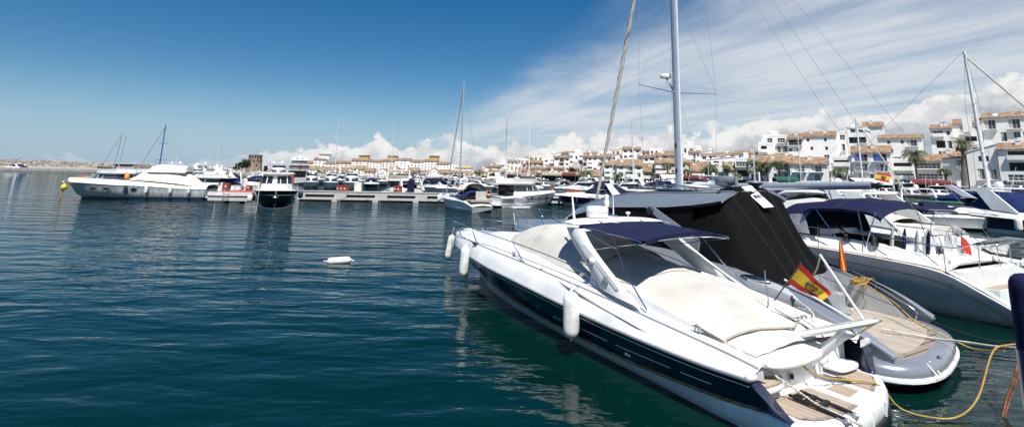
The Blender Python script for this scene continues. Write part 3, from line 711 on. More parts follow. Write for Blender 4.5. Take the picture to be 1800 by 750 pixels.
def crest_on(g_, u0, u1, v0, v1, parent):
    n = len(g_[0]) - 1; m_ = len(g_) - 1
    def at(u_, v_, o):
        i = min(int(u_ * n), n - 1); j = min(int(v_ * m_), m_ - 1); a = u_*n - i; b = v_*m_ - j
        p = (g_[j][i].lerp(g_[j][i+1], a)).lerp(g_[j+1][i].lerp(g_[j+1][i+1], a), b)
        nn = (g_[j][i+1] - g_[j][i]).cross(g_[j+1][i] - g_[j][i]).normalized(); return p + nn * o
    mb = MB()
    for o in (.006, -.006):
        S_ = lambda pts: [at(u0 + (u1-u0)*x, v0 + (v1-v0)*y, o) for x, y in pts]
        mb.tube(S_([(0, .45), (.15, .15), (.35, .25), (.5, .05), (.65, .25), (.85, .15), (1, .45)]), .008, 4)   # crown arches
        mb.tube(S_([(.05, .5), (.2, .62), (.5, .66), (.8, .62), (.95, .5)]), .009, 4)
        mb.tube(S_([(.12, .62), (.22, .85), (.5, .95), (.78, .85), (.88, .62)]), .010, 4)
        for x in (.1, .3, .5, .7, .9): mb.tube(S_([(x, .5), (x - .06, .32), (x, .22), (x + .06, .32), (x, .5)]), .006, 4)
    mb.build('crest', G['ink'], parent)
crest_on(g_, .38, .72, .28, .78, fl)
# fenders and lines of the yacht
A_ = lambda x, y, z: A.W(x, y, z)
w_ = A.L(795, 438, -.45)
fender(A.W(.30, -.52, .86), 'white fender hanging at the very bow of the navy-banded yacht', 1.02, .15, axis=(.18, 0, 1), line_to=A.W(.35, -.35, 1.7))
fender(A.W(5.2, -2.06, 1.10), 'white fender hanging on the bow quarter of the navy-banded yacht', 1.0, .155, axis=(.06, 0, 1), line_to=A.W(4.6, -1.5, 2.10))
fender(A.W(11.65, -2.28, .90), 'largest white fender, amidships on the side of the navy-banded yacht', 1.0, .19, line_to=A.W(11.4, -1.74, 1.74))
cleat_p = A.W(14.75, -1.66, 1.33)
# ------------------------------------------------------------------ silver motor yacht beside it
M_('zip_grey', (.03, .028, .025), .8)
V = Frame(903, 395, 1.4, 31)
sv = empty('motor_yacht', V.B, V.rz, 'large silver motor yacht with black canvas over its cockpit and a wide teak stern platform', 'motor yacht')
NL = 50
k_ = catmull([(2.8, 0, -.3), (5, .1, -.6), (18, .1, -.5)], NL)
w_l = catmull([(2.0, 0, 0), (3.5, .5, -.06), (6.5, 1.5, -.06), (10, 2.05, -.06), (14, 2.2, -.06), (18.1, 2.1, -.04)], NL)
chn = catmull([(1.3, 0, .5), (3.2, .8, .45), (6.5, 1.85, .36), (10, 2.3, .30), (14, 2.45, .30), (18.1, 2.35, .36)], NL)
ral = catmull([(.1, 0, 1.32), (1.2, .65, 1.33), (3.2, 1.45, 1.34), (6.5, 2.2, 1.36), (10, 2.52, 1.42), (13.5, 2.6, 1.48), (16.0, 2.56, 1.35), (17.4, 2.45, 1.0), (18.3, 2.3, .58)], NL)
ded = catmull([(0, 0, 1.42), (1.1, .58, 1.46), (3.2, 1.3, 1.52), (6.5, 2.0, 1.62), (10, 2.3, 1.74), (13.5, 2.34, 1.76), (16.0, 2.3, 1.52), (17.4, 2.22, 1.12), (18.3, 2.1, .64)], NL)
MB().both([k_, w_l, chn, mids(chn, ral, .5, .02), ral]).build('hull', G['silver_hull'], sv, 50)
MB().both([off(ral, 0, -.03), off(ral, .05, 0), off(ral, .05, .05), off(ral, 0, .08)]).build('rub_rail', G['silver_paint'], sv)
MB().both([off(chn, .01, -.02), off(chn, .045, .01), off(chn, .01, .05)]).build('chine_rail', G['steel'], sv)
dsh = [Vector((p.x, min(p.y * .8, 1.95), p.z + .13)) if p.x < 13.5 else Vector((p.x, p.y - lerpt(p.x, [(13.5, .38), (15, .14), (18.3, .08)]), p.z + lerpt(p.x, [(13.5, .13), (15, .04), (18.3, -.02)]))) for p in ded]; dce = [Vector((p.x, 0, p.z + .28 + .25 * min(1, p.x / 5))) for p in ded]
kk = next(i for i, p in enumerate(ded) if p.x > 13.4)
MB().both([off(ral, .0, .08), ded, dsh]).both([dsh[:kk], dce[:kk]]).build('deck', G['silver_paint'], sv, 50)
# coachroof and hardtop : one long swept roof
def sec(x, w, zb, zt, n=21, pw=3.2):
    out = []
    for j in range(n):
        t = -1 + 2 * j / (n - 1); tt = math.copysign(abs(t) ** .75, t); out.append((x, w * tt, zb + (zt - zb) * (1 - abs(tt) ** pw)))
    return out
rf = [sec(x, w, zb, zt) for x, w, zb, zt in ((4.3, .25, 1.84, 1.87), (4.8, .75, 1.84, 2.0), (5.6, 1.15, 1.95, 2.40), (6.6, 1.45, 2.2, 2.86), (7.6, 1.62, 2.5, 3.16), (8.6, 1.74, 2.76, 3.38), (9.8, 1.82, 2.98, 3.55), (11, 1.86, 3.06, 3.64), (12.2, 1.88, 3.14, 3.66), (13.2, 1.88, 3.26, 3.70), (13.9, 1.84, 3.38, 3.74), (14.15, 1.78, 3.44, 3.72))]
MB().sheet(rf).sheet([[(p[0], p[1] * .97, p[2] - .07) for p in r_] for r_ in rf], flip=True).sheet([rf[-1], [(p[0], p[1] * .97, p[2] - .07) for p in rf[-1]]]).build('hardtop', G['silver_paint'], sv, 50)
for s in (-1, 1):
    MB().tube([(r_[5][0], s * abs(r_[5][1]), r_[5][2] + .02) for r_ in rf[3:]], .03, 6).build('roof_moulding', G['silver_paint'], sv)
    MB().sheet([[(x, s*1.93, z) for x, z in ((7.0, 1.85), (9, 1.9), (11, 1.92), (13.2, 1.9))], [(x, s*1.8, z) for x, z in ((7.1, 2.45), (9, 2.9), (11, 3.1), (13.2, 3.3))]]).build('side_cover', G['canvas_black'], sv, 60)
    MB().thick([(11.4, s*1.93, 3.12), (11.75, s*1.93, 3.14), (13.6, s*2.02, 2.3), (13.6, s*2.08, 1.75), (13.2, s*2.06, 1.75), (12.9, s*2.0, 2.35)], (0, s*.09, 0)).build('hardtop_leg', G['silver_paint'], sv)
MB().rev([(.001, .05), (.11, .05), (.13, 0)], (11.7, -2.04, 3.0), 14, (0, -1, 0)).build('deck_light', G['black_rubber'], sv)
# roof hatch rails, sunroof
MB().b2(9.6, 12.6, -1.0, .9, 3.62, 3.685).build('sunroof', G['glass_blue'], sv)
MB().tube(catmull([(10.2, -1.1, 3.60), (10.5, -1.1, 3.74), (12.4, -1.05, 3.80), (12.8, -1.05, 3.66)], 14), .018, 6).build('roof_rail', G['steel'], sv)
# black canvas over the cockpit
rows = [sec(x, w, zb, zt, 31, 4.2) for x, w, zb, zt in ((12.9, 2.12, 1.85, 3.60), (13.4, 2.16, 1.80, 3.76), (13.95, 2.18, 1.76, 3.80), (14.25, 2.18, 1.72, 3.66), (14.6, 2.18, 1.68, 3.22), (15.0, 2.16, 1.62, 2.70), (15.4, 2.13, 1.56, 2.16), (15.8, 2.08, 1.48, 1.58), (15.85, 2.08, 1.42, 1.44))]
rows = [[(p[0] + .03 * math.sin(6 * p[1]) + (.0 if i else 0), p[1] + .02 * math.sin(9 * p[0]), p[2] + .018 * math.sin(8 * p[1] + i)) for p in r_] for i, r_ in enumerate(rows)]
rr2 = []
for a_, b_ in zip(rows, rows[1:]):
    for k in range(4): rr2.append([Vector(p).lerp(Vector(q), k / 4) for p, q in zip(a_, b_)])
rr2.append([Vector(p) for p in rows[-1]])
cv_ = MB().sheet(rr2).sheet([rr2[0], [(p[0], p[1], min(p[2], 1.9)) for p in rr2[0]]]).build('cockpit_cover', G['canvas_black'], sv, 70)
for j in (8, 13, 18):
    MB().tube([r_[j] + Vector((0, 0, .012)) for r_ in rr2[4:]], .006, 4).build('zip', G['zip_grey'], cv_)
MB().tube([Vector(p) + Vector((0, 0, .03)) for p in rr2[6]], .03, 6).build('cover_roll', G['canvas_black'], cv_)
# paper notice pinned to the black canvas, two lines of hand-sized figures
sg = empty('paper_notice', V.W(13.85, -.12, 3.80), V.rz, 'white paper notice with two printed lines, on top of the black cockpit canvas', 'notice')
def pt(x, y):   # on the cover
    i = min(range(len(rr2)), key=lambda i: abs(rr2[i][15].x - x)); j = min(range(31), key=lambda j: abs(rr2[i][j].y - y)); p = rr2[i][j]; return Vector((x, y, p.z))
q0, q1 = A_ and V.L(1309, 335, .05), V.L(1328, 333, .05); q2, q3 = V.L(1337, 352, .05), V.L(1317, 354, .05)
o_ = Vector((13.95, 0, 3.83)); lift = Vector((.10, -.05, .07)); quad = [q + lift - o_ for q in (q0, q1, q2, q3)]
quad = [Vector((-.05, -.33, .0)), Vector((-.05, .16, .03)), Vector((.62, .20, -.56)), Vector((.62, -.29, -.58))]
quad = [q + Vector((.10, 0, .03)) for q in quad]
MB().thick(quad, (.008, 0, .008)).build('paper', G['paper'], sg)
def on_quad(u_, v_, o=.016): return quad[0].lerp(quad[1], u_).lerp(quad[3].lerp(quad[2], u_), v_) + Vector((o, 0, o))
def seg_text(mb, txt, u0, v0, uw, vh, r):
    SEG = {'0': 'abcdef', '1': 'bc', '2': 'abged', '3': 'abgcd', '4': 'fgbc', '5': 'afgcd', '6': 'afgcde', '7': 'abc', '8': 'abcdefg', '9': 'abcdfg', 'S': 'afgcd', 'E': 'afged', 'V': 'fedcb', 'N': 'efabc', 'D': 'abcdef', 'P': 'abgef', ' ': '', '-': 'g', 'A': 'abcefg'}
    P_ = {'a': ((0, 0), (1, 0)), 'b': ((1, 0), (1, .5)), 'c': ((1, .5), (1, 1)), 'd': ((0, 1), (1, 1)), 'e': ((0, .5), (0, 1)), 'f': ((0, 0), (0, .5)), 'g': ((0, .5), (1, .5))}
    for i, ch in enumerate(txt):
        for sgm in SEG.get(ch, ''):
            (a, b), (c, d) = P_[sgm]; w = uw * .62
            mb.tube([on_quad(u0 + i*uw + a*w, v0 + b*vh), on_quad(u0 + i*uw + c*w, v0 + d*vh)], r, 4)
tb = MB(); seg_text(tb, '5798 75 9', .14, .24, .088, .07, .006); seg_text(tb, '659 88 3', .14, .44, .098, .13, .009); tb.build('printing', G['ink'], sg)
# domes on the roof
rad = empty('radar_bowl'); rad.parent = sv; rad.location = (12.95, .10, 3.66)
MB().rev([(.08, 0), (.08, .14), (.18, .16), (.30, .21), (.355, .30), (.365, .44), (.36, .46), (.30, .48), (.001, .49)], n=28).build('bowl', G['silver_paint'], rad, 40)
for k in (-.1, .1): MB().tube([(k, k, 0), (k, k, .2)], .03, 8).build('post', G['steel'], rad)
MB().rev([(.09, 0), (.055, .04), (.055, .40), (.045, .44), (.001, .45)], (13.35, .10, 3.70), 14).build('light_mast', G['silver_paint'], sv, 40)
MB().rev([(.07, 0), (.06, .12), (.1, .14), (.24, .20), (.30, .26), (.26, .30), (.001, .32)], (13.6, .75, 3.70), 22).build('satellite_dish', G['silver_paint'], sv, 40)
MB().tube([(13.5, 1.1, 3.7), (13.5, 1.1, 4.3)], .028, 8).build('antenna', G['gelcoat_white'], sv)
lb = MB().ell((0, 0, 0), (.42, .30, .055), 20).build('searchlight_cover', G['gelcoat_white'], sv); lb.location = (11.9, 0, 3.78); lb.rotation_euler = (0, .05, .5)
MB().tube([(11.9, 0, 3.62), (11.9, 0, 3.74)], .03, 8).build('searchlight_foot', G['steel'], sv)
# stern platform
vp = lambda e: [(x, y - .25) for x, y in plat(15.9, 18.95 + e, 2.45 + e, 17.2)]
vpf = slab_rings(MB(), [(vp(-.2), .08), (vp(-.05), .16), (vp(0), .26), (vp(0), .42), (vp(-.05), .50), (vp(-.22), .53)]).build('swim_platform', G['silver_paint'], sv, 50)
slab_rings(MB(), [(vp(-.02), .18), (vp(.05), .22), (vp(.05), .27), (vp(-.02), .30)]).build('bumper_strip', G['gelcoat_white'], vpf, 50)
MB().prism(vp(-.34), .525, .545).build('teak_deck', G['teak_light'], vpf)
b0 = vp(-.34); b1 = vp(-.52)
mb = MB(); mb.sheet([[(p[0], p[1], .549) for p in b0[1:-1]], [(p[0], p[1], .549) for p in b1[1:-1]]]); mb.build('teak_margin', G['teak_edge'], vpf)
MB().ell((18.82, -1.0, .50), (.05, .16, .04), 12).build('platform_cleat', G['steel'], vpf)
for yy in (-1.75, -1.5, -.4): MB().tube([(18.72, yy, .52), (18.9, yy * .98, .30)], .018, 6).build('platform_rib', G['gelcoat_white'], vpf)
# transom: bulkhead, steps, door and glass
MB().b2(13.6, 15.9, -2.0, 2.0, .5, 1.42).build('transom', G['silver_hull'], sv)
for s in (-1, 1):
    yo, yi = (-2.52, -2.22) if s < 0 else (2.0, 1.76)
    P1 = [(15.2, yo, 1.6), (16.3, yo, 1.42), (17.2, yo*.97, .98), (17.75, yo * .93, .55)]; P2 = [(15.2, yi, 1.66), (16.3, yi, 1.46), (17.2, yi, 1.0), (17.75, yi, .55)]
    P1 = catmull(P1, 14); P2 = catmull(P2, 14)
    MB().sheet([P1, P2]).sheet([P2, [(p.x, p.y, .5) for p in P2]]).sheet([P1, [(p.x, p.y, .45) for p in P1]]).build('stern_wing', G['silver_hull'], sv, 50)
    MB().tube(catmull([(15.9, yi, 1.58), (16.8, yi, 1.36), (17.6, yi, 1.0), (18.0, yi, .76), (17.95, yi, .56)], 16), .02, 6).build('stern_rail', G['steel'], sv, 60)
MB().thick([(15.95, -.15, 1.50), (16.0, .55, 1.50), (16.7, .85, .60), (16.6, .15, .60)], (.012, 0, 0)).build('glass_door', G['glass_clear'], sv)
MB().thick([(15.92, .7, 1.45), (15.92, 1.6, 1.45), (16.2, 1.6, .62), (16.2, .7, .62)], (.012, 0, 0)).build('transom_panel', G['silver_paint'], sv)
MB().b2(15.9, 16.35, .95, 1.45, .55, .95).build('locker', G['silver_hull'], sv)
MB().tube(catmull([(15.6, -1.6, 1.5), (15.7, -1.9, 1.52), (16.1, -2.1, 1.50)], 8), .03, 8).build('stern_light', G['steel'], sv)
MB().ell((15.35, -2.35, 1.62), (.42, .16, .07), 16).build('air_scoop', G['steel'], sv)
MB().tube([(16.35, -2.6, 1.45), (16.37, -2.63, .6)], .025, 6).build('vent_line', G['black_rubber'], sv)
for x in (6.2, 8.2, 10.2): MB().ell((x, -lerpt(x, [(6.2, 2.12), (8.2, 2.40), (10.2, 2.5)]), .95), (.30, .05, .09), 16).build('porthole', G['glass_dark'], sv)
def skew_stern(o):      # the transom lies a little askew to the centreline
    if o.type == 'MESH' and abs(o.location.x) < 1e-6:
        for v in o.data.vertices:
            f = min(1, max(0, (v.co.x - 13.4) / 2.2)); v.co.x -= f * f * (3 - 2*f) * .22 * (v.co.y + 1.6)
    for c_ in o.children: skew_stern(c_)
skew_stern(sv)
# pulpit at the bow
for s in (-1, 1):
    MB().tube(catmull([(.1, s*.12, 2.22), (.8, s*.6, 2.28), (3, s*1.25, 2.26), (6, s*1.85, 2.28), (7.6, s*2.05, 2.0)], 30), .016, 6).build('bow_rail', G['steel'], sv, 60)
    for x, y, tx, ty, nm in ((.7, .35, .15, .14, 1), (1.9, .85, 1.3, .75, 1), (3.6, 1.35, 3.0, 1.25, 0), (5.6, 1.75, 5.0, 1.7, 0)):
        MB().tube([(x, s*y, 1.45 + x * .02), (tx, s*ty, 2.27)], .017 if nm else .012, 6).build('stanchion', G['steel'], sv)
pad = MB().ell((0, 0, 0), (.36, .05, .24), 22).build('bow_seat_pad', G['grey_metal'], sv); pad.location = (.25, .25, 2.62); pad.rotation_euler = (.25, .0, PI/2 - .45)
MB().b2(.05, .45, -.35, .75, 2.30, 2.35).build('bow_seat_base', G['gelcoat_white'], sv)
MB().tube([(.25, .25, 2.33), (.25, .25, 2.45)], .03, 6).build('seat_post', G['steel'], sv)
MB().tube([(.02, .0, 1.4), (-.1, 0, 1.15), (.1, 0, .95)], .04, 6).ell((.05, 0, 1.0), (.06, .16, .10), 10).build('anchor', G['black_rubber'], sv)
# rolled flag and coil of yellow rope at the stern
rfp = V.W(15.45, 1.9, 1.42)
rfl = empty('furled_flag', rfp, 0, 'red and yellow flag hanging rolled up on its staff at the silver yacht stern', 'flag')
MB().tube([(0, 0, -.1), (0, 0, .90)], .012, 6).build('staff', G['steel'], rfl)
fb = MB()
for k in range(7):
    fb.cur = 0 if k % 3 != 1 else 1; a = k * .9; fb.tube([(.03*math.cos(a), .03*math.sin(a), .85), (.05*math.cos(a+.5), .05*math.sin(a+.5), .4), (.07*math.cos(a+1), .07*math.sin(a+1), .02)], [.015, .03, .035], 6)
fb.build('flag_cloth', [G['flag_red'], G['flag_yellow']], rfl, 80)
coil = []
random.seed(3)
for i in range(260):
    a = i / 260 * 2 * PI * 13; r = .24 + .07 * math.sin(i * .11) + random.uniform(-.01, .01); coil.append(Vector((math.cos(a) * r * .6, math.sin(a) * r, .02 + .05 * math.sin(a * 1.03 + i * .02) + .10 * (i / 260))))
for i in range(90):
    a = i / 90 * 2 * PI * 3; r = .33; coil.append(Vector((.22 + math.cos(a) * .08, math.sin(a) * r + .04, -.13 + math.cos(a) * .32)))
cp = V.W(15.95, 1.75, 1.22)
co = MB().tube(coil, .013, 5).build('yellow_rope', G['rope_yellow'], None, 80); co.location = cp; co.rotation_euler = (0, 0, V.rz); tag(co, 'yellow rope coiled up on the silver yacht stern', 'rope')
# ------------------------------------------------------------------ big silver sailing yacht with navy bimini
Sx = Frame(1031, 372, 1.5, 27)
sy = empty('sailing_yacht', Sx.B, Sx.rz, 'large silver-grey sailing yacht with navy bimini, sprayhood and a tall grey mast', 'sailing yacht')
NL = 50
k_ = catmull([(1.6, 0, -.3), (6, .2, -.8), (23.2, .2, -.2)], NL)
w_l = catmull([(1.2, 0, 0), (4, .7, -.05), (8, 1.6, -.06), (14, 2.2, -.06), (20, 2.2, -.05), (23.9, 1.75, .02)], NL)
mid_ = catmull([(.9, 0, .5), (4, 1.0, .5), (8, 2.0, .5), (14, 2.55, .5), (20, 2.5, .5), (23.8, 1.95, .28)], NL)
ral = catmull([(.2, 0, 1.85), (1, .35, 1.84), (4, 1.3, 1.78), (8, 2.2, 1.70), (14, 2.68, 1.60), (18, 2.66, 1.56), (20.5, 2.55, 1.46), (22.1, 2.4, 1.30), (23.0, 2.2, .85), (23.9, 2.0, .32)], NL)
MB().both([k_, w_l, mid_, ral]).build('hull', G['silver_hull'], sy, 60)
MB().both([off(w_l, .03, .06), off(w_l, .075, .14), off(w_l, .095, .20)]).build('boot_top', G['black_rubber'], sy)
MB().both([off(ral, .02, -.27), off(ral, .022, -.25)]).build('cove_line', G['black_rubber'], sy)
kk = next(i for i, p in enumerate(ral) if p.x > 22.2)
i1 = [Vector((p.x, max(0, p.y - .10), p.z + .05)) for p in ral]; i2 = [Vector((p.x, max(0, p.y - .42), p.z + .06)) for p in ral]
MB().both([ral, off(ral, .01, .05), i1]).build('toe_rail', G['gelcoat_white'], sy)
MB().both([i1[:kk], i2[:kk]]).build('teak_side_deck', G['teak'], sy)
i3 = [Vector((p.x, p.y * .55, p.z + .16)) for p in i2]; i4 = [Vector((p.x, 0, p.z + .22)) for p in i2]
MB().both([i2[:kk], i3[:kk], i4[:kk]]).build('deck', G['gelcoat_white'], sy, 50)
# coachroof, cockpit coamings
def outl(x0, x1, w, nose, n=8):
    P = [(x0 + nose * (1 - math.cos(PI/2 * i / n)), w * math.sin(PI/2 * i / n) ** .8) for i in range(n + 1)]
    port = [(x, -y) for x, y in P] + [(x1, -w)]
    return port + [(x, y) for x, y in reversed([(x1, w)] + []) ] + [(x, y) for x, y in reversed(P[1:])]
def cabin(mb, x0, x1, w, z0, z1, nose, rake, inset=.18, aft=.1, crown=.06):
    a = outl(x0, x1, w, nose); b = outl(x0 + rake, x1 - aft, w - inset, nose * .9)
    mb.shell([(x, y, z0) for x, y in a], [(x, y, z1) for x, y in b], top=False)
    c = [(x0 + rake + (x - x0 - rake) * .92 + .1, y * .7, z1 + crown) for x, y in b]; mb.shell([(x, y, z1) for x, y in b], c); return mb
cabin(MB(), 8.0, 17.6, 1.75, 1.62, 2.12, 3.0, 1.2).build('coachroof', G['gelcoat_white'], sy, 40)
for s in (-1, 1):
    MB().thick([(11.5, s*1.70, 1.82), (16.2, s*1.74, 1.80), (16.0, s*1.66, 2.0), (12.0, s*1.62, 2.0)], (0, s*.03, 0)).build('cabin_window', G['glass_dark'], sy)
    MB().sheet([catmull([(17.3, s*2.0, 1.62), (20, s*1.95, 1.55), (22.0, s*1.7, 1.42)], 10), catmull([(17.3, s*1.75, 2.02), (20, s*1.72, 1.9), (22.0, s*1.55, 1.62)], 10), catmull([(17.3, s*1.45, 2.02), (20, s*1.42, 1.9), (22.0, s*1.3, 1.62)], 10), catmull([(17.3, s*1.4, 1.5), (20, s*1.38, 1.5), (22.0, s*1.25, 1.4)], 10)]).build('coaming', G['gelcoat_white'], sy, 50)
MB().b2(17.6, 22.0, -1.4, 1.4, 1.44, 1.64).build('cockpit_seat', G['gelcoat_white'], sy)
MB().b2(18.2, 20.3, -1.35, -.5, 1.64, 2.05).build('black_cushions', G['canvas_black'], sy)
# sprayhood
rows = [sec(x, w, zb, zt, 21, 3.6) for x, w, zb, zt in ((15.2, 1.5, 2.05, 2.2), (15.7, 1.7, 2.0, 2.75), (16.3, 1.82, 1.95, 3.08), (17.2, 1.88, 1.95, 3.2), (17.9, 1.9, 1.95, 3.22))]
rows2 = []
for a_, b_ in zip(rows, rows[1:]):
    for k in range(3): rows2.append([Vector(p).lerp(Vector(q), k/3) for p, q in zip(a_, b_)])
rows2.append([Vector(p) for p in rows[-1]])
sh_ = MB().sheet(rows2).build('sprayhood', G['canvas_navy'], sy, 60)
MB().thick([(16.6, -1.93, 2.02), (17.7, -1.95, 2.0), (17.5, -1.9, 2.75), (16.9, -1.9, 2.7)], (0, -.01, 0)).build('vinyl_window', G['vinyl_window'], sh_)
MB().thick([(17.85, -1.95, 2.0), (18.1, -1.95, 1.95), (17.98, -1.8, 3.1), (17.75, -1.85, 3.0)], (0, -.012, 0)).build('side_flap', G['canvas_black'], sh_)
# bimini
bm = empty('bimini'); bm.parent = sy
rows = []
for i in range(33):
    u_ = i / 32; x = 17.5 + (20.35 - 17.5) * u_; sagz = .05 * math.sin(PI * ((u_ * 2) % 1)); end = .30 * max(0, (abs(u_ - .5) * 2) ** 6)
    rows.append([(x, y, 3.42 - sagz - end - .36 * (abs(y) / 2.0) ** 2.6) for y in [-2.0 + 4.0 * j / 22 for j in range(23)]])
MB().sheet(rows).sheet([[(p[0], p[1], p[2] - .02) for p in r_] for r_ in rows], flip=True).sheet([[r_[0] for r_ in rows], [(r_[0][0], r_[0][1] + .01, r_[0][2] - .10) for r_ in rows]]).build('canvas_top', G['canvas_navy'], bm, 70)
for k in (5, 14, 15, 24): MB().tube([(p[0], p[1], p[2] + .004) for p in rows[k]], .008, 4).build('seam', G['rope_dark'], bm)
for s in (-1, 1):
    for (xb, xt) in ((19.4, 18.0), (19.4, 19.6), (19.4, 20.2)):
        MB().tube([(xb + (.4 if xt > 19 else -.4), s*2.1, 1.75), (xt, s*1.98, 3.02)], .018, 6).build('bimini_tube', G['steel'], bm)
    MB().tube([(22.0, s*2.2, 1.5), (20.3, s*1.98, 2.95)], .015, 6).build('bimini_tube', G['steel'], bm)
MB().tube([(18.1, -1.9, 3.0), (18.9, -1.7, 2.2), (19.7, -1.5, 1.8)], .035, 6).build('zip_flap', G['canvas_black'], bm)
# winches, cushions on the rail, rails
for x, y in ((20.0, -1.85), (19.0, -1.8), (20.0, 1.85)):
    MB().rev([(.12, 0), (.12, .08), (.085, .10), (.075, .2), (.10, .24), (.08, .27), (.001, .28)], (x, y, 1.86), 14).build('winch', G['black_rubber'], sy, 40)
for k, (x, mt) in enumerate(((20.35, 'canvas_grey'), (20.7, 'canvas_navy'), (21.05, 'canvas_grey'), (21.35, 'canvas_navy'))):
    o = MB().ell((0, 0, 0), (.06, .20, .52), 16).build('folded_seat', G[mt], sy); o.location = (x, -1.45 + .06 * k, 2.0); o.rotation_euler = (.05 * k, .12, .5)
for s in (-1, 1):
    st_ = [(x, s * (lerpt(x, [(0, 0), (1, .4), (4, 1.3), (8, 2.2), (14, 2.66), (18, 2.62), (20.5, 2.5), (22.3, 2.3)]) - .06), lerpt(x, [(0, 1.9), (8, 1.74), (14, 1.66), (18, 1.62), (20.5, 1.52), (22.3, 1.34)])) for x in (1, 3.2, 5.4, 7.6, 9.8, 12, 14.2, 16.4, 18.4, 20.3, 22.2)]
    for p in st_: MB().tube([p, (p[0], p[1], p[2] + .72)], .014, 6).build('stanchion', G['steel'], sy)
    for h in (.38, .71): MB().tube([(p[0], p[1], p[2] + h) for p in st_], .007, 4).build('lifeline', G['steel'], sy)
    MB().tube(catmull([(20.3, s*2.44, 2.24), (21.6, s*2.36, 2.16), (22.3, s*2.2, 2.10), (22.45, s*1.6, 2.10), (22.45, s*.7, 2.10), (22.45, s*.7, 1.4)], 24), .016, 6).build('pushpit', G['steel'], sy, 60)
MB().tube(catmull([(3, -1.1, 2.5), (1, -.4, 2.55), (.1, 0, 2.55), (1, .4, 2.55), (3, 1.1, 2.5)], 20), .016, 6).build('pulpit', G['steel'], sy, 60)
# stern: steps, platform, wheel, board
MB().both([[Vector((22.2, 2.2, 1.36)), Vector((23.0, 2.02, .92)), Vector((23.9, 1.85, .36))], [Vector((22.2, 1.9, 1.36)), Vector((23.0, 1.75, .92)), Vector((23.9, 1.6, .36))], [Vector((22.2, 1.85, .4)), Vector((23.0, 1.72, .35)), Vector((23.9, 1.6, .25))]]).build('stern_quarter', G['gelcoat_white'], sy)
MB().b2(22.1, 22.5, -1.85, 1.85, .3, 1.36).build('transom', G['gelcoat_white'], sy)
MB().b2(22.5, 22.95, -.9, .9, .3, .85).b2(22.95, 23.85, -1.75, 1.75, .20, .36).build('stern_steps', G['gelcoat_white'], sy)
MB().b2(23.0, 23.8, -1.6, 1.6, .36, .38).b2(22.55, 22.9, -.8, .8, .85, .87).build('teak_steps', G['teak'], sy)
for y in (-.75, .75):
    w = empty('steering_wheel'); w.parent = sy; w.location = (21.3, y, 2.1); w.rotation_euler = (0, PI/2 - .2, 0)
    MB().tube([(.42*math.cos(a), .42*math.sin(a), 0) for a in [2*PI*i/24 for i in range(25)]], .015, 6, False).build('rim', G['steel'], w)
    for k in range(3): MB().tube([(-.42*math.cos(k*PI/3), -.42*math.sin(k*PI/3), 0), (.42*math.cos(k*PI/3), .42*math.sin(k*PI/3), 0)], .008, 4).build('spoke', G['steel'], w)
    MB().b2(21.0, 21.25, y - .15, y + .15, 1.6, 2.25).build('pedestal', G['gelcoat_white'], sy)
MB().thick([(21.6, .8, 1.5), (21.62, 1.25, 1.5), (21.45, 1.25, 2.25), (21.4, .8, 2.25)], (.03, 0, 0)).build('white_dodger_panel', G['gelcoat_white'], sy)
MB().rev([(.12, 0), (.13, .05), (.13, .2), (.1, .25), (.001, .26)], (21.2, -.3, 1.64), 12).build('black_buoy_cover', G['black_rubber'], sy)
ib = MB().b2(23.2, 23.9, -1.2, .6, .4, .52).build('folded_dinghy', G['teal_cloth'], sy)
of = empty('small_flag', Sx.W(21.64, 0.1, 1.5), Sx.rz, 'small orange-red ensign hanging at the sailing yacht stern', 'flag')
MB().tube([(0, 0, 0), (.12, 0, 1.0)], .012, 6).build('staff', G['steel'], of); gg = flag_mesh(Vector((.1, 0, .82)), Vector((.06, 0, .35)), Vector((.2, .28, .55)), Vector((.2, .24, .15)), .04, 10, 6)
MB().sheet(gg).build('flag_cloth', G['flag_red'], of, 180)
# mast, spreaders, radome, boom, rigging
def oval_tube(mb, p, q, rx, ry, n=14):
    p = Vector(p); q = Vector(q); b = len(mb.v)
    for c in (p, q):
        for j in range(n): a = 2*PI*j/n; mb.v.append((c.x + rx*math.cos(a), c.y + ry*math.sin(a), c.z))
    for j in range(n): mb.face((b + j, b + (j+1) % n, b + n + (j+1) % n, b + n + j))
    mb.face([b + n + j for j in range(n)]); return mb
ms = empty('mast'); ms.parent = sy; ms.location = (8.95, 0, 1.7)
oval_tube(MB(), (0, 0, 0), (.1, 0, 24), .25, .165).build('mast_tube', G['mast_grey'], ms, 60)
oval_tube(MB(), (.24, 0, 0), (.30, 0, 20), .035, .05, 8).build('sail_track', G['mast_white'], ms, 60)
for z in (7.2, 13.5, 19):
    for s in (-1, 1): MB().tube([(0, 0, z), (.25, s*3.0, z + .15)], [.05, .025], 6).build('spreader', G['grey_metal'], ms)
for s in (-1, 1):
    MB().tube([(.2, s*2.55, .0), (.25, s*3.0, 7.35), (.12, s*2.6, 13.6), (.08, 0, 23)], .010, 4).build('shroud', G['rope_grey'], ms)
    MB().tube([(.15, s*2.4, .0), (.05, s*.15, 7.1)], .008, 4).build('shroud', G['rope_grey'], ms)
    MB().tube([(.25, s*3.0, 7.35), (.05, s*.1, 13.4)], .008, 4).build('shroud', G['rope_grey'], ms)
for y in (-.12, .12): MB().tube([(-.26, y, .4), (-.2, y, 22)], .009, 4).build('halyard', G['rope_grey'], ms)
MB().tube([(-.2, 0, 7.3), (-.55, 0, 7.9), (-.75, 0, 8.15)], .06, 8).build('radome_bracket', G['mast_grey'], ms)
MB().rev([(.15, 0), (.32, .03), (.34, .10), (.33, .2), (.27, .26), (.001, .28)], (-.8, 0, 8.15), 24).build('radome', G['gelcoat_white'], ms, 40)
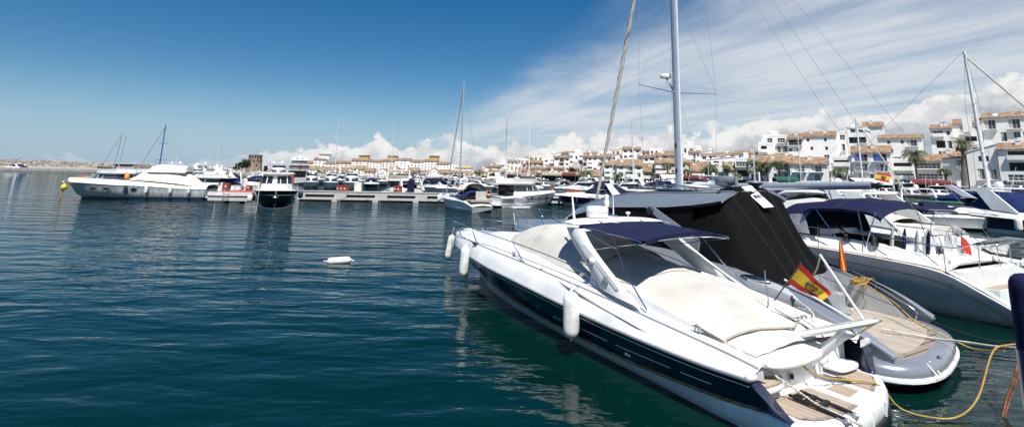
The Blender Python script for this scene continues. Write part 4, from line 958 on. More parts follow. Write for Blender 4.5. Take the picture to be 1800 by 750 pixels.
for z in (.9, 2.6, 4.0): MB().b2(-.06, .06, -.2, -.16, z, z + .25).build('mast_fitting', G['black_rubber'], ms)
bo = empty('boom'); bo.parent = sy; bo.location = (9.2, 0, 3.5)
def beam(mb, p, q, w0, h0, w1, h1, n=12):
    p = Vector(p); q = Vector(q); rings = []
    for c, w, h in ((p, w0, h0), (q, w1, h1)): rings.append([(c.x, c.y + w*math.cos(2*PI*j/n), c.z + h*math.sin(2*PI*j/n)) for j in range(n + 1)])
    mb.sheet(rings); mb.poly(rings[0][:-1]); mb.poly(rings[1][:-1][::-1]); return mb
beam(MB(), (0, 0, 0), (9.9, 0, .42), .15, .19, .15, .16).build('boom_tube', G['mast_grey'], bo, 50)
MB().b2(9.9, 10.15, -.1, .1, .3, .5).ell((10.15, 0, .42), (.12, .08, .12), 10).build('boom_end', G['black_rubber'], bo)
MB().tube([(9.9, 0, .6), (-.1, .02, 19)], .008, 4).build('topping_lift', G['rope_grey'], bo)
MB().tube([(8.2, 0, .15), (8.6, 0, -1.8)], .02, 5).tube([(8.0, 0, .15), (8.2, .1, -1.8)], .012, 5).build('mainsheet', G['rope_dark'], bo)
MB().tube([(.1, 0, -1.2), (3.2, 0, -.02)], .05, 8).build('kicker', G['mast_grey'], bo)
fs = MB(); fsp = [Vector((1.05 + 7.3 * i / 60, 0, 1.95 + 22.3 * i / 60)) for i in range(61)]
fs.tube(fsp, [.05 + .07 * math.sin(PI * min(1, i / 60 * .93 + .10)) ** .6 for i in range(61)], 10)
fs.build('furled_jib', G['canvas_cream'], sy, 70)
for ph in (0, PI):
    Q = []
    for i in range(241):
        t = i / 240; p = Vector((1.05 + 7.3*t, 0, 1.95 + 22.3*t)); r = (.05 + .07 * math.sin(PI * min(1, t * .93 + .10)) ** .6) + .006; a = t * 60 + ph; Q.append(p + Vector((math.cos(a) * r * .95, math.sin(a) * r, -.3*math.cos(a)*r)))
    MB().tube(Q, .012, 4).build('furling_line', G['canvas_beige'], sy)
for s in (-1, 1):
    MB().tube([(22.3, s*1.9, 1.4), (9.3, 0, 24)], .007, 5).build('backstay', G['rope_grey'], sy)
# ------------------------------------------------------------------ generic boats (local x aft from the bow)
def hullgen(mb_h, L, B, hb, hs, flare=.78, boot=None):
    pass
def gen_lines(L, B, hb, hs, n=26, full=1.0, tw=1.0):
    k = catmull([(.16*L, 0, -.25), (.3*L, .02, -.5), (L, .05, -.4)], n)
    w = catmull([(.11*L, 0, 0), (.2*L, .14*B*full, -.05), (.38*L, .33*B, -.06), (.6*L, .42*B, -.06), (.98*L, .42*B*tw, -.05)], n)
    c = catmull([(.07*L, 0, .3*hb), (.18*L, .22*B*full, .28*hb), (.38*L, .39*B, .22*hb), (.6*L, .45*B, .2*hb), (.985*L, .45*B*tw, .22*hb)], n)
    r = catmull([(.0, 0, hb), (.04*L, .14*B*full, hb*.99), (.16*L, .33*B*full, hb*.96), (.36*L, .47*B, hb*.88), (.6*L, .5*B, hb*.5 + hs*.5 - .05), (.85*L, .48*B*(1+tw)/2, hs), (L, .46*B*tw, hs if tw > .9 else hs * .55)], n)
    return k, w, c, r
def place(o, u, Y, h, sc=1.0, v=None):
    p = aty(u, 330, Y); o.location = (p.x, Y, 0); a = R(h); o.rotation_euler = (0, 0, math.atan2(-math.cos(a), -math.sin(a))); o.scale = (sc, sc, sc)
def gen_hull(t, L, B, hb, hs, top='gelcoat_white', low='gelcoat_white', boot='antifoul_navy', deckz=.12, full=1.0, tw=1.0):
    k, w, c, r = gen_lines(L, B, hb, hs, full=full, tw=tw)
    MB().both([k, w, c]).build('lower_hull', G[low if boot is None else boot], t, 50)
    MB().both([c, mids(c, r, .5, -.03*B*.3), r]).build('hull', G[top], t, 50)
    d1 = [Vector((p.x, max(0, p.y - .06), p.z + .05)) for p in r]; d2 = [Vector((p.x, p.y * .55, p.z + deckz)) for p in r]; d3 = [Vector((p.x, 0, p.z + deckz + .05)) for p in r]
    MB().both([r, d1, d2, d3]).sheet([[tuple(r[-1]), (r[-1].x, -r[-1].y, r[-1].z)], [tuple(c[-1]), (c[-1].x, -c[-1].y, -.1)]]).build('deck', G['gelcoat_white'], t, 50)
    return r
def band(mb, x0, x1, w, z0, z1, nose, rake, inset, f0, f1, o=.03, aft=.1, xcut=None):
    a = outl(x0, x1, w, nose); b = outl(x0 + rake, x1 - aft, w - inset, nose * .9)
    def ring(f, k): 
        out = []
        for (ax, ay), (bx, by) in zip(a, b):
            x = ax + (bx-ax)*f; y = ay + (by-ay)*f; out.append((x - k * max(0, 1 - (x - x0)/nose), y + math.copysign(k, y) if abs(y) > .01 else y, z0 + (z1-z0)*f))
        return out
    A1, B1 = ring(f0, o), ring(f1, o)
    m_ = len(A1); A1 = A1; mb.sheet([A1, B1]); return mb
def rails(t, r, f0=.0, f1=.75, h=.6, step=3):
    n = int(len(r) * f1); 
    for s in (-1, 1):
        P = [(p.x + .05, s * max(0, p.y - .08), p.z + h) for p in r[:n]]; P[-1] = (r[n].x, s * (r[n].y - .08), r[n].z + .1)
        mb = MB().tube(P, .018, 4)
        for i in range(1, n - 1, step): mb.tube([(r[i].x, s * max(0, r[i].y - .08), r[i].z), P[i]], .014, 4)
        mb.build('rail', G['steel'], t, 60)
def dome(t, x, y, z, r=.28, mt='gelcoat_white'):
    MB().rev([(r*.7, 0), (r, r*.3), (r, r*.8), (r*.75, r*1.35), (r*.4, r*1.6), (.001, r*1.7)], (x, y, z), 14).build('dome', G[mt], t, 60)
def make_fly(L=14, B=4.4, name='flybridge_yacht', hullm='gelcoat_white', low='gelcoat_white', top=True, canv=None, glass='glass_dark', label='x', cat='motor yacht'):
    t = empty(name, (0, 0, 0), 0, label, cat)
    r = gen_hull(t, L, B, 1.75, 1.15, hullm, 'gelcoat_old' if low == 'gelcoat_white' else low, None)
    w = B * .40; z0 = 1.55
    cabin(MB(), .28*L, .78*L, w, z0 - .2, 2.75, .18*L, .13*L, .22).build('saloon', G['gelcoat_white'], t, 40)
    band(MB(), .28*L, .78*L, w, z0 - .2, 2.75, .18*L, .13*L, .22, .38, .88).build('windscreen', G[glass], t, 40)
    for s in (-1, 1):
        for k in range(3):
            x = .09*L * k + .42*L
            MB().tube([(x, s*(w - .02), 1.9), (x + .1, s*(w - .16), 2.6)], .05, 4).build('window_pillar', G['gelcoat_white'], t)
    a = outl(.44*L, .92*L, w + .12, .14*L); MB().shell([(x, y, 2.72) for x, y in a], [(x + .02, y * 1.02, 2.86) for x, y in a], True, True).build('flybridge_deck', G['gelcoat_white'], t)
    b = outl(.40*L, .80*L, w - .02, .14*L); c = outl(.42*L, .80*L, w + .04, .13*L)
    MB().shell([(x, y, 2.84) for x, y in b], [(x, y, 3.42) for x, y in c], False).build('flybridge_side', G['gelcoat_white'], t, 40)
    b = outl(.41*L, .46*L, w - .3, .05*L); MB().shell([(x, y, 3.4) for x, y in b], [(x + .25, y, 3.75) for x, y in b], False).build('fly_screen', G['glass_dark'], t)
    MB().b2(.55*L, .72*L, -w*.7, w*.7, 2.9, 3.3).build('fly_seats', G['canvas_white'], t)
    if top:
        for s in (-1, 1): MB().thick([(.82*L, s*(w-.1), 2.8), (.90*L, s*(w-.1), 2.8), (.80*L, s*(w-.25), 4.35), (.74*L, s*(w-.25), 4.35)], (0, s*.1, 0)).build('arch_leg', G['gelcoat_white'], t)
        MB().b2(.73*L, .81*L, -w + .2, w - .2, 4.3, 4.42).build('arch_top', G['gelcoat_white'], t)
        dome(t, .77*L, -w*.5, 4.42); dome(t, .77*L, w*.5, 4.42, .2); MB().tube([(.77*L, 0, 4.4), (.78*L, 0, 6.3)], .025, 4).build('antenna', G['gelcoat_white'], t)
    if canv:
        MB().b2(.45*L, .80*L, -w - .03, w + .03, 2.9, 3.55).build('fly_cover', G[canv], t)
    MB().b2(.80*L, .98*L, -w*.9, w*.9, 1.0, 1.25).build('cockpit', G['teak'], t)
    MB().b2(.97*L, 1.05*L, -B*.42, B*.42, .25, .4).build('swim_platform', G['gelcoat_white'], t)
    MB().thick([(.785*L, -w*.8, 1.3), (.785*L, w*.8, 1.3), (.785*L, w*.8, 2.6), (.785*L, -w*.8, 2.6)], (.03, 0, 0)).build('saloon_door', G['glass_dark'], t)
    for s in (-1, 1):
        for k in range(3): MB().ell(((.3 + .13*k)*L, s*B*(.425 + .02*k), 1.05), (.35, .08, .11), 10).build('porthole', G['glass_dark'], t)
    rails(t, r); return t
def make_express(L=12, B=3.7, name='open_cruiser', hullm='gelcoat_white', low='gelcoat_white', canv=None, arch=True, band_m=None, label='x', cat='motor yacht', boot='antifoul_navy', cover_fore=False):
    t = empty(name, (0, 0, 0), 0, label, cat)
    r = gen_hull(t, L, B, 1.35, 1.0, band_m or hullm, low, boot)
    d = [Vector((p.x, p.y, p.z)) for p in r]; e = [Vector((p.x + .05, max(0, p.y - .25), p.z + .35 * min(1, p.x/(.3*L)))) for p in r]; f = [Vector((p.x + .05, p.y * .45, p.z + (.6) * min(1, p.x/(.35*L)))) for p in r]
    kk = int(len(r) * .9); MB().both([d, e, f, [Vector((p.x, 0, p.z + .02)) for p in f]][:4] if False else [d[:kk], e[:kk], f[:kk]]).build('topside', G['gelcoat_white'], t, 60)
    w = B * .38
    cabin(MB(), .30*L, .60*L, w, 1.4, 2.2, .2*L, .17*L, .18, 0).build('windscreen_base', G['gelcoat_white'], t, 40)
    band(MB(), .30*L, .60*L, w, 1.4, 2.2, .2*L, .17*L, .18, .35, .97, .02, 0).build('windscreen', G['glass_dark'], t, 40)
    if canv:
        rows = [sec(x*L, w*ww, zb, zt, 15, 3) for x, ww, zb, zt in ((.44, .85, 2.0, 2.2), (.50, 1.0, 1.8, 2.55), (.60, 1.04, 1.6, 2.72), (.74, 1.04, 1.5, 2.66), (.82, 1.02, 1.35, 2.15), (.90, 1.0, 1.2, 1.45))]
        MB().sheet(rows).build('canopy', G[canv], t, 60)
    else:
        MB().b2(.62*L, .88*L, -w*.85, w*.85, 1.2, 1.55).build('cockpit_seats', G['canvas_white'], t)
    if arch:
        for s in (-1, 1): MB().thick([(.72*L, s*w*1.08, 1.5), (.82*L, s*w*1.08, 1.4), (.70*L, s*w*.9, 2.95), (.64*L, s*w*.9, 2.95)], (0, s*.1, 0)).build('arch_leg', G['gelcoat_white'], t)
        MB().b2(.63*L, .71*L, -w*.95, w*.95, 2.9, 3.0).build('arch_top', G['gelcoat_white'], t); dome(t, .67*L, 0, 3.0, .24)
        MB().tube([(.67*L, w*.6, 3.0), (.7*L, w*.6, 4.4)], .02, 4).build('antenna', G['gelcoat_white'], t)
    MB().b2(.96*L, 1.06*L, -B*.42, B*.42, .25, .38).build('swim_platform', G['gelcoat_white'], t)
    rails(t, r, h=.5); return t
def make_sail(L=12, B=3.7, H=16, name='sailing_yacht', hullm='gelcoat_white', cover='canvas_blue', label='x', cat='sailing yacht', mastm='mast_white', hood='canvas_navy', two=False, low_=None):
    t = empty(name, (0, 0, 0), 0, label, cat)
    r = gen_hull(t, L, B, 1.3, 1.0, hullm, low_ or hullm, 'antifoul_navy' if low_ is None else None, full=.75, tw=.62)
    cabin(MB(), .25*L, .66*L, B*.28, 1.1, 1.62, .18*L, .1*L, .12).build('coachroof', G['gelcoat_white'], t, 40)
    for s in (-1, 1): MB().thick([(.36*L, s*B*.27, 1.32), (.60*L, s*B*.27, 1.32), (.58*L, s*B*.25, 1.48), (.38*L, s*B*.25, 1.48)], (0, s*.04, 0)).build('cabin_window', G['glass_dark'], t)
    MB().sheet([sec(x*L, B*.3, 1.5, zt, 13, 3) for x, zt in ((.56, 1.6), (.60, 2.15), (.67, 2.35), (.70, 2.35))]).build('sprayhood', G[hood], t, 60)
    m_ = empty('mast'); m_.parent = t; m_.location = (.40*L, 0, 1.5)
    MB().tube([(0, 0, 0), (.02*H, 0, H)], [.11, .08], 8).build('mast_tube', G[mastm], m_, 60)
    for z in (.36, .66):
        for s in (-1, 1): MB().tube([(.02*H*z, 0, H*z), (.02*H*z + .1, s*B*.28, H*z + .05)], .03, 4).build('spreader', G[mastm], m_)
    for s in (-1, 1): MB().tube([(.1, s*B*.42, -.3), (.02*H*.36 + .1, s*B*.28, H*.36), (.02*H*.66 + .1, s*B*.26, H*.66), (.02*H, 0, H)], .012, 3).build('shroud', G['steel'], m_)
    MB().tube([(-.39*L, 0, .0), (.02*H, 0, H*.97)], [.05, .09] if False else .07, 6).build('furled_jib', G['canvas_white'], m_, 60)
    MB().tube([(.58*L, 0, -.4), (.02*H, 0, H)], .012, 3).build('backstay', G['steel'], m_)
    MB().tube([(.1, 0, .75), (.15, 0, 1.0), (.2*L, 0, 1.0), (.38*L, 0, .95)], [.12, .2, .17, .08], 8).build('boom_cover', G[cover], m_, 60)
    MB().b2(.70*L, .97*L, -B*.3, B*.3, 1.05, 1.2).build('cockpit', G['teak'], t)
    rails(t, r, f1=.97, h=.6, step=4); return t
random.seed(11)
# ------------------------------------------------------------------ pontoons
def pontoon_panel(mb_c, mb_d, x0, x1): pass
pn = empty('pontoon', (-27.4, 67.5, 0), R(5.0), 'long concrete pontoon with dark slots in its side and a red walkway edge', 'pontoon')
LP = 52.0
sg_ = MB(); n_ = 10; wseg = LP / n_
for i in range(n_):      # wall with recessed slots
    x0 = i * wseg; a, b = x0 + 1.0, x0 + wseg - .55
    for (xa, xb, za, zb) in ((x0, a, .22, 1.22), (b, x0 + wseg, .22, 1.22), (a, b, .22, .52), (a, b, .86, 1.22)): sg_.poly([(xa, 0, za), (xb, 0, za), (xb, 0, zb), (xa, 0, zb)])
    sg_.poly([(a, 0, .52), (a, .35, .52), (a, .35, .86), (a, 0, .86)]).poly([(b, 0, .52), (b, 0, .86), (b, .35, .86), (b, .35, .52)]).poly([(a, 0, .52), (b, 0, .52), (b, .35, .52), (a, .35, .52)]).poly([(a, 0, .86), (a, .35, .86), (b, .35, .86), (b, 0, .86)])
sg_.poly([(0, 0, 1.22), (LP, 0, 1.22), (LP, 3.2, 1.22), (0, 3.2, 1.22)]).poly([(0, 0, .22), (0, 0, 1.22), (0, 3.2, 1.22), (0, 3.2, .22)]).poly([(0, 3.2, .22), (LP, 3.2, .22), (LP, 3.2, 1.22), (0, 3.2, 1.22)][::-1])
sg_.build('side_wall', G['concrete'], pn)
for i in range(n_):
    MB().poly([(i*wseg + 1.0, .34, .5), ((i+1)*wseg - .55, .34, .5), ((i+1)*wseg - .55, .34, .88), (i*wseg + 1.0, .34, .88)]).build('slot_back', G['concrete_dark'], pn)
MB().b2(0, LP, -.06, .3, 1.225, 1.30).build('coping', G['concrete'], pn)
MB().b2(0, LP, .3, .62, 1.225, 1.29).build('red_edge', G['red_deck'], pn)
for i in range(n_): MB().b2(i*wseg + .2, i*wseg + 4.4 - (i % 3)*.8, .3, 2.4, -.5, .23).build('float', G['concrete_dark'], pn)
for i in range(n_):
    MB().b2(i*wseg + 4.4, i*wseg + 5.1, -.12, .4, -.3, .40).build('bracket', G['concrete'], pn)
for i in range(9):
    MB().tube([(i*5.6 + 1.2, .15, 1.3), (i*5.6 + 1.2, .15, 1.55)], .06, 6).build('bollard', G['black_rubber'], pn)
def pont(x, y, z): return pn.matrix_basis @ Vector((x, y, z))
bpy.context.view_layer.update()
def on_pont(x, y): 
    c, s = math.cos(R(5)), math.sin(R(5)); return (-27.4 + x*c - y*s, 67.5 + x*s + y*c, 1.226)
cabs = [(5.4, 'brick-red service cabinet on the pontoon in front of the moored flybridge yachts', 1.6, .75), (12.6, 'brick-red service cabinet on the pontoon beside the tall navy box', 1.1, .8), (20.7, 'small brick-red cabinet on the pontoon behind the blue-covered sailboat', .5, 1.1), (33.5, 'narrow brick-red cabinet on the pontoon left of the low red wall', .5, 1.1), (36.5, 'low brick-red cabinet wall on the pontoon beside the navy striped cruiser', 2.2, .75)]
for x, lb_, w, h in cabs:
    t = empty('service_cabinet', on_pont(x, 1.2), R(5), lb_, 'cabinet', 'red service cabinets along the pontoon')
    MB().b2(-w/2, w/2, -.25, .25, 0, h).build('cabinet_body', G['brick_red'], t); MB().b2(-w/2 - .03, w/2 + .03, -.28, .28, h, h + .05).build('lid', G['red_paint'], t)
    for k in range(max(1, int(w / .5))): MB().b2(-w/2 + .12 + k*.45, -w/2 + .26 + k*.45, -.27, -.25, h*.45, h*.65).build('socket', G['gelcoat_white'], t)
t = empty('storage_box', on_pont(14.3, 1.2), R(5), 'tall navy blue box with rounded top standing on the pontoon', 'box')
MB().prism([(-.45, -.3), (.45, -.3), (.45, .3), (-.45, .3)], 0, 1.6).build('box_body', G['canvas_navy'], t); MB().tube([(-.3, 0, 1.6), (.3, 0, 1.6)], .28, 12).build('box_top', G['canvas_navy'], t)
t = empty('utility_box', on_pont(7.4, 1.2), R(5), 'pale cream upright box on the pontoon, right beside the first red cabinet', 'box')
MB().b2(-.45, .45, -.3, .3, 0, 1.25).build('box_body', G['wall_cream'], t); MB().b2(-.3, .3, -.32, -.3, .2, 1.0).build('door', G['gelcoat_old'], t)
# near end platform on the left with the red deck
pl = empty('pontoon', (-34.9, 60.6, 0), R(4), 'white floating pontoon head with a red deck and black side strip', 'pontoon')
MB().b2(0, 4.9, 0, 9, .25, .62).build('lower_side', G['concrete'], pl); MB().b2(.03, 4.87, .04, 8.9, .62, .82).build('black_strip', G['concrete_dark'], pl)
MB().b2(-.03, 4.93, -.03, 9, .82, 1.22).build('upper_side', G['gelcoat_old'], pl); MB().b2(.25, 4.65, .3, 8.8, 1.22, 1.25).build('red_deck', G['red_deck'], pl)
for x in (.9, 2.6): MB().b2(x, x + 1.0, .06, 1.5, -.4, .28).build('float', G['concrete_dark'], pl)
for x in (1.7, 2.35):
    MB().tube([(x, .3, 1.25), (x, .1, 1.65), (x, -.08, 1.6), (x, -.08, .2)], .03, 6).build('ladder_rail', G['steel'], pl)
for k in range(4): MB().tube([(1.7, -.08, .3 + .25*k), (2.35, -.08, .3 + .25*k)], .02, 5).build('ladder_rung', G['steel'], pl)
def at_pl(x, y): c, s = math.cos(R(4)), math.sin(R(4)); return (-34.9 + x*c - y*s, 60.6 + x*s + y*c, 1.252)
for x, y, w, h, lb_ in ((.8, 2.6, .75, .95, 'left brick-red cabinet with pale side on the red pontoon head'), (4.4, 4.6, .75, .95, 'brick-red cabinet on the red pontoon head nearest the black-hulled boat'), (2.45, 5.0, .6, .6, 'low brick-red cabinet behind the person on the red pontoon head')):
    t = empty('service_cabinet', at_pl(x, y), R(4), lb_, 'cabinet', 'red service cabinets on the pontoon head'); MB().b2(-w/2, w/2, -.3, .3, 0, h).build('cabinet_body', G['brick_red'], t); MB().b2(-w/2 - .25, -w/2, -.3, .3, 0, h + .05).build('side_panel', G['gelcoat_old'], t)
    MB().b2(-.08, .08, -.32, -.3, h*.5, h*.7).build('socket', G['gelcoat_white'], t)
t = empty('lifebuoy_stand', at_pl(5.6, 8.2), R(4), 'bright red lifebuoy cabinet on a post behind the black-hulled boat', 'sign'); t.location = (-30.3, 72.0, 1.2)
MB().tube([(0, 0, 0), (0, 0, 1.2)], .05, 8).build('post', G['gelcoat_white'], t); MB().b2(-.42, .42, -.1, .1, .75, 1.95).build('cabinet_body', G['red_paint'], t)
mb = MB(); mb.b2(-.14, -.04, -.13, -.11, 1.1, 1.65).b2(-.14, .18, -.13, -.11, 1.55, 1.65).b2(-.14, .14, -.13, -.11, 1.33, 1.42).b2(.10, .18, -.13, -.11, 1.40, 1.56); mb.build('white_mark', G['gelcoat_white'], t)
# ------------------------------------------------------------------ the person on the pontoon head
def person(loc, rz, label, pose=0, shirt='cloth_white', legs='cloth_white', sc=1.0):
    J = {'pel': (0, 0, .95), 'ab': (0, 0, 1.1), 'ch': (0, 0, 1.32), 'nk': (0, 0, 1.48), 'hd': (0, -.01, 1.60), 'ht': (0, -.01, 1.72)}
    E_ = [('pel', 'ab'), ('ab', 'ch'), ('ch', 'nk'), ('nk', 'hd'), ('hd', 'ht')]
    rad_ = {'pel': .13, 'ab': .12, 'ch': .14, 'nk': .06, 'hd': .095, 'ht': .07}
    for s, n in ((-1, 'l'), (1, 'r')):
        lift = 1 if (pose and s < 0) else 0
        J['sh'+n] = (s*.17, 0, 1.40); J['el'+n] = (s*(.24 + .08*lift), -.05 - .12*lift, 1.14 + .08*lift); J['wr'+n] = (s*(.24 + .14*lift), -.12 - .25*lift, .92 + .34*lift); J['hn'+n] = (s*(.24 + .16*lift), -.15 - .32*lift, .84 + .40*lift)
        J['hp'+n] = (s*.09, 0, .90); J['kn'+n] = (s*.11, -.03, .50); J['an'+n] = (s*.12, .02, .09); J['to'+n] = (s*.13, -.14, .04)
        E_ += [('ch', 'sh'+n), ('sh'+n, 'el'+n), ('el'+n, 'wr'+n), ('wr'+n, 'hn'+n), ('pel', 'hp'+n), ('hp'+n, 'kn'+n), ('kn'+n, 'an'+n), ('an'+n, 'to'+n)]
        rad_.update({'sh'+n: .065, 'el'+n: .045, 'wr'+n: .032, 'hn'+n: .04, 'hp'+n: .095, 'kn'+n: .06, 'an'+n: .042, 'to'+n: .035})
    ks = list(J); me = bpy.data.meshes.new('person'); me.from_pydata([J[k] for k in ks], [(ks.index(a), ks.index(b)) for a, b in E_], [])
    me.materials.append(G['skin']); o = bpy.data.objects.new('person', me); COL.objects.link(o); tag(o, label, 'person'); o.location = loc; o.rotation_euler = (0, 0, rz); o.scale = (sc, sc, sc)
    md = o.modifiers.new('skin', 'SKIN'); o.modifiers.new('sub', 'SUBSURF').levels = 1; md.use_smooth_shade = True
    lay = me.skin_vertices[0].data if me.skin_vertices else None
    if lay is None: lay = me.skin_vertices.new().data if hasattr(me.skin_vertices, 'new') else None
    if lay:
        for i, k in enumerate(ks): lay[i].radius = (rad_[k], rad_[k]); lay[i].use_root = (k == 'pel')
    mb = MB(); mb.rev([(.15, .88), (.165, 1.0), (.16, 1.15), (.18, 1.32), (.17, 1.42), (.07, 1.49)], (0, 0, 0), 14)
    for i, v in enumerate(mb.v): mb.v[i] = (v[0]*1.15, v[1]*.78, v[2])
    for s in (-1, 1):
        n = 'l' if s < 0 else 'r'; mb.tube([Vector(J['sh'+n]), Vector(J['sh'+n]).lerp(Vector(J['el'+n]), .8)], [.085, .065], 8)
    mb.build('shirt', G[shirt], o, 60)
    mb = MB()
    for s in (-1, 1): mb.tube([(s*.07, 0, .98), (s*.10, -.01, .72), (s*.115, -.03, .46)], [.115, .10, .085], 10)
    mb.build('shorts', G[legs], o, 60)
    MB().ell((0, .015, 1.665), (.095, .105, .085), 12).build('hair', G['wood_brown'], o, 60)
    return o
person(at_pl(2.7, 3.2), R(-8), 'person in white shirt and shorts standing on the red pontoon head, one arm out', 1)
# ------------------------------------------------------------------ black hulled lobster-style boat, bow on
dk = empty('motor_boat', (-23.2, 50.8, 0), 0, 'black-hulled motor boat with cream wheelhouse, pointing straight at the viewer by the pontoon', 'motor boat')
place(dk, 486, 51.6, 156); L, B = 14, 4.5
k_, w_, c_, r_ = gen_lines(L, B, 1.9, 1.3, full=1.35)
MB().both([k_, w_, [Vector((p.x, p.y + .02, .12)) for p in w_]]).build('lower_hull', G['gelcoat_old'], dk, 50)
cw = [Vector((p.x, p.y + .02, .12)) for p in w_]
MB().both([cw, c_, mids(c_, r_, .5, -.05), r_]).build('hull', G['gelcoat_black'], dk, 60)
MB().both([off(r_, .03, -.48), off(r_, .055, -.45), off(r_, .04, -.42)]).build('rub_rail', G['steel'], dk)
MB().both([r_, off(r_, -.06, .06), [Vector((p.x, p.y*.5, p.z + .16)) for p in r_], [Vector((p.x, 0, p.z + .2)) for p in r_]]).build('deck', G['gelcoat_white'], dk, 60)
cabin(MB(), 2.6, 6.5, 1.45, 1.7, 2.3, 2.6, .9, .15).build('trunk_cabin', G['gelcoat_white'], dk, 40)
cabin(MB(), 5.2, 9.5, 1.62, 1.7, 3.5, 1.0, .8, .18).build('wheelhouse', G['gelcoat_white'], dk, 40)
band(MB(), 5.2, 9.5, 1.62, 1.7, 3.5, 1.0, .8, .18, .42, .86).build('windscreen', G['window_glass'], dk, 40)
for y in (-1.05, -.35, .35, 1.05): MB().tube([(5.45, y, 2.4), (6.0, y*.92, 3.3)], .045, 4).build('window_pillar', G['gelcoat_white'], dk)
a = outl(5.4, 11.8, 1.78, 1.2); MB().shell([(x, y, 3.45) for x, y in a], [(x + .05, y*.95, 3.62) for x, y in a], True, True).build('roof', G['canvas_white'], dk, 40)
rails(dk, r_, f1=.9, h=.65, step=2)
MB().tube([(-.02, 0, 1.9), (-.12, 0, 1.55), (-.02, 0, 1.2)], .05, 6).ell((-.05, 0, 1.25), (.06, .28, .10), 10).build('anchor', G['steel'], dk)
MB().tube([(.1, 1.5, 2.1), (-.3, 1.55, .9), (-.8, 1.6, -.1)], .02, 5).build('mooring_line', G['rope_white'], dk)
for s in (-1, 1):
    MB().rev([(.03, -.05), (.2, .02), (.26, .2), (.26, .5), (.2, .68), (.03, .75)], (4.2, s*2.42, 1.0 if s < 0 else .6), 14).build('hull_fender', G['fender_navy' if s < 0 else 'fender_white'], dk, 60)
MB().sheet([sec(9.8, 1.55, 2.0, 2.8, 9), sec(12.5, 1.5, 2.0, 2.6, 9)]).build('aft_canopy', G['canvas_navy'], dk, 60)
# ------------------------------------------------------------------ left white express yacht, broadside
lw = empty('motor_yacht', (0, 0, 0), 0, 'long off-white motor yacht under cream canvas covers at the left, bow pointing left', 'motor yacht')
lw.location = (-53.2, 62.8, 0); lw.rotation_euler = (0, 0, math.atan2(.20, .98)); lw.scale = (.80, .92, 1.0); LL = 20.0; B = 5.0
k_, w_, c_, r_ = gen_lines(LL, B, 1.95, 1.35, 34)
MB().both([k_, w_, [Vector((p.x, p.y + .02, p.z + .34)) for p in w_]]).build('lower_hull', G['antifoul_navy'], lw, 50)
cw = [Vector((p.x - .15, p.y + .02, .30)) for p in w_]
MB().both([cw, c_, mids(c_, r_, .55, -.05), r_]).build('hull', G['hull_grey_green'], lw, 60)
e_ = [Vector((p.x, max(0, p.y - .10), p.z + .22)) for p in r_]; f_ = [Vector((p.x, max(0, p.y * .7), p.z + .40 + .1 * min(1, p.x/8))) for p in r_]; g0 = [Vector((p.x, 0, p.z + .55)) for p in r_]
MB().poly([(19.98, -2.28, 1.33), (19.98, 2.28, 1.33), (19.7, 2.1, .0), (19.7, -2.1, .0)]).build('transom', G['hull_grey_green'], lw)
MB().b2(19.9, 20.9, -2.1, 2.1, .35, .5).build('swim_platform', G['gelcoat_old'], lw)
MB().both([r_, off(r_, .04, .04), e_, f_, g0]).build('deck', G['gelcoat_old'], lw, 60)
for x in (4.6, 6.5, 10.2): MB().ell((x, -lerpt(x, [(4, 1.82), (6.5, 2.22), (10.2, 2.42), (12, 2.46)]), 1.28), (.45, .07, .14), 14).build('porthole', G['glass_dark'], lw)
MB().sheet([sec(x, w, zb, zt, 21, 2.6) for x, w, zb, zt in ((8.2, .4, 2.35, 2.4), (9.2, 1.3, 2.3, 2.75), (10.6, 1.8, 2.25, 3.5), (12.2, 1.95, 2.2, 3.75), (13.8, 2.0, 2.1, 3.85), (15.4, 2.05, 2.0, 3.55), (16.9, 2.1, 1.85, 3.0), (18.2, 2.1, 1.7, 2.1), (19.2, 2.05, 1.6, 1.7))]).build('canvas_cover', G['canvas_cream'], lw, 70)
MB().sheet([sec(x, w, zb, zt, 15, 2.6) for x, w, zb, zt in ((9.6, 1.45, 2.45, 2.95), (10.6, 1.84, 2.4, 3.30), (12.4, 1.98, 2.35, 3.45))]).build('windscreen_cover', G['gelcoat_white'], lw, 70)
MB().sheet([sec(x, w, 3.3, zt, 17, 3.5) for x, w, zt in ((11.0, 1.2, 3.4), (11.5, 1.5, 4.05), (12.5, 1.6, 4.25), (15.2, 1.6, 4.2), (16.4, 1.6, 4.05), (16.5, 1.6, 3.4))]).build('flybridge_cover', G['gelcoat_old'], lw, 60)
MB().tube([(0.6, 0, 2.15), (-.5, 0, 2.15), (-.9, 0, 2.0)], .06, 6).ell((-.6, 0, 1.9), (.25, .12, .14), 10).build('anchor', G['grey_metal'], lw)
MB().ell((2.6, 0, 2.45), (.35, .3, .2), 10).build('deck_bag', G['canvas_beige'], lw)
rails(lw, r_, f1=.85, h=.75, step=3)
lwf = lambda x, y, z: Matrix.Rotation(lw.rotation_euler[2], 4, 'Z') @ Vector((x * .80, y * .92, z)) + lw.location
for x, lb_, mt in ((9.2, 'blue fender hanging on the long cream-covered yacht at the left', 'fender_navy'), (12.0, 'white fender just right of the blue one on the cream-covered yacht', 'fender_white'), (15.2, 'white fender second from the stern of the cream-covered yacht', 'fender_white'), (17.7, 'white fender nearest the stern of the cream-covered yacht', 'fender_white')):
    fender(lwf(x, -lerpt(x, [(9, 2.58), (12, 2.66), (18, 2.55)]), 1.25), lb_, .9, .19, mt, line_to=lwf(x, -2.3, 2.0), group=None)
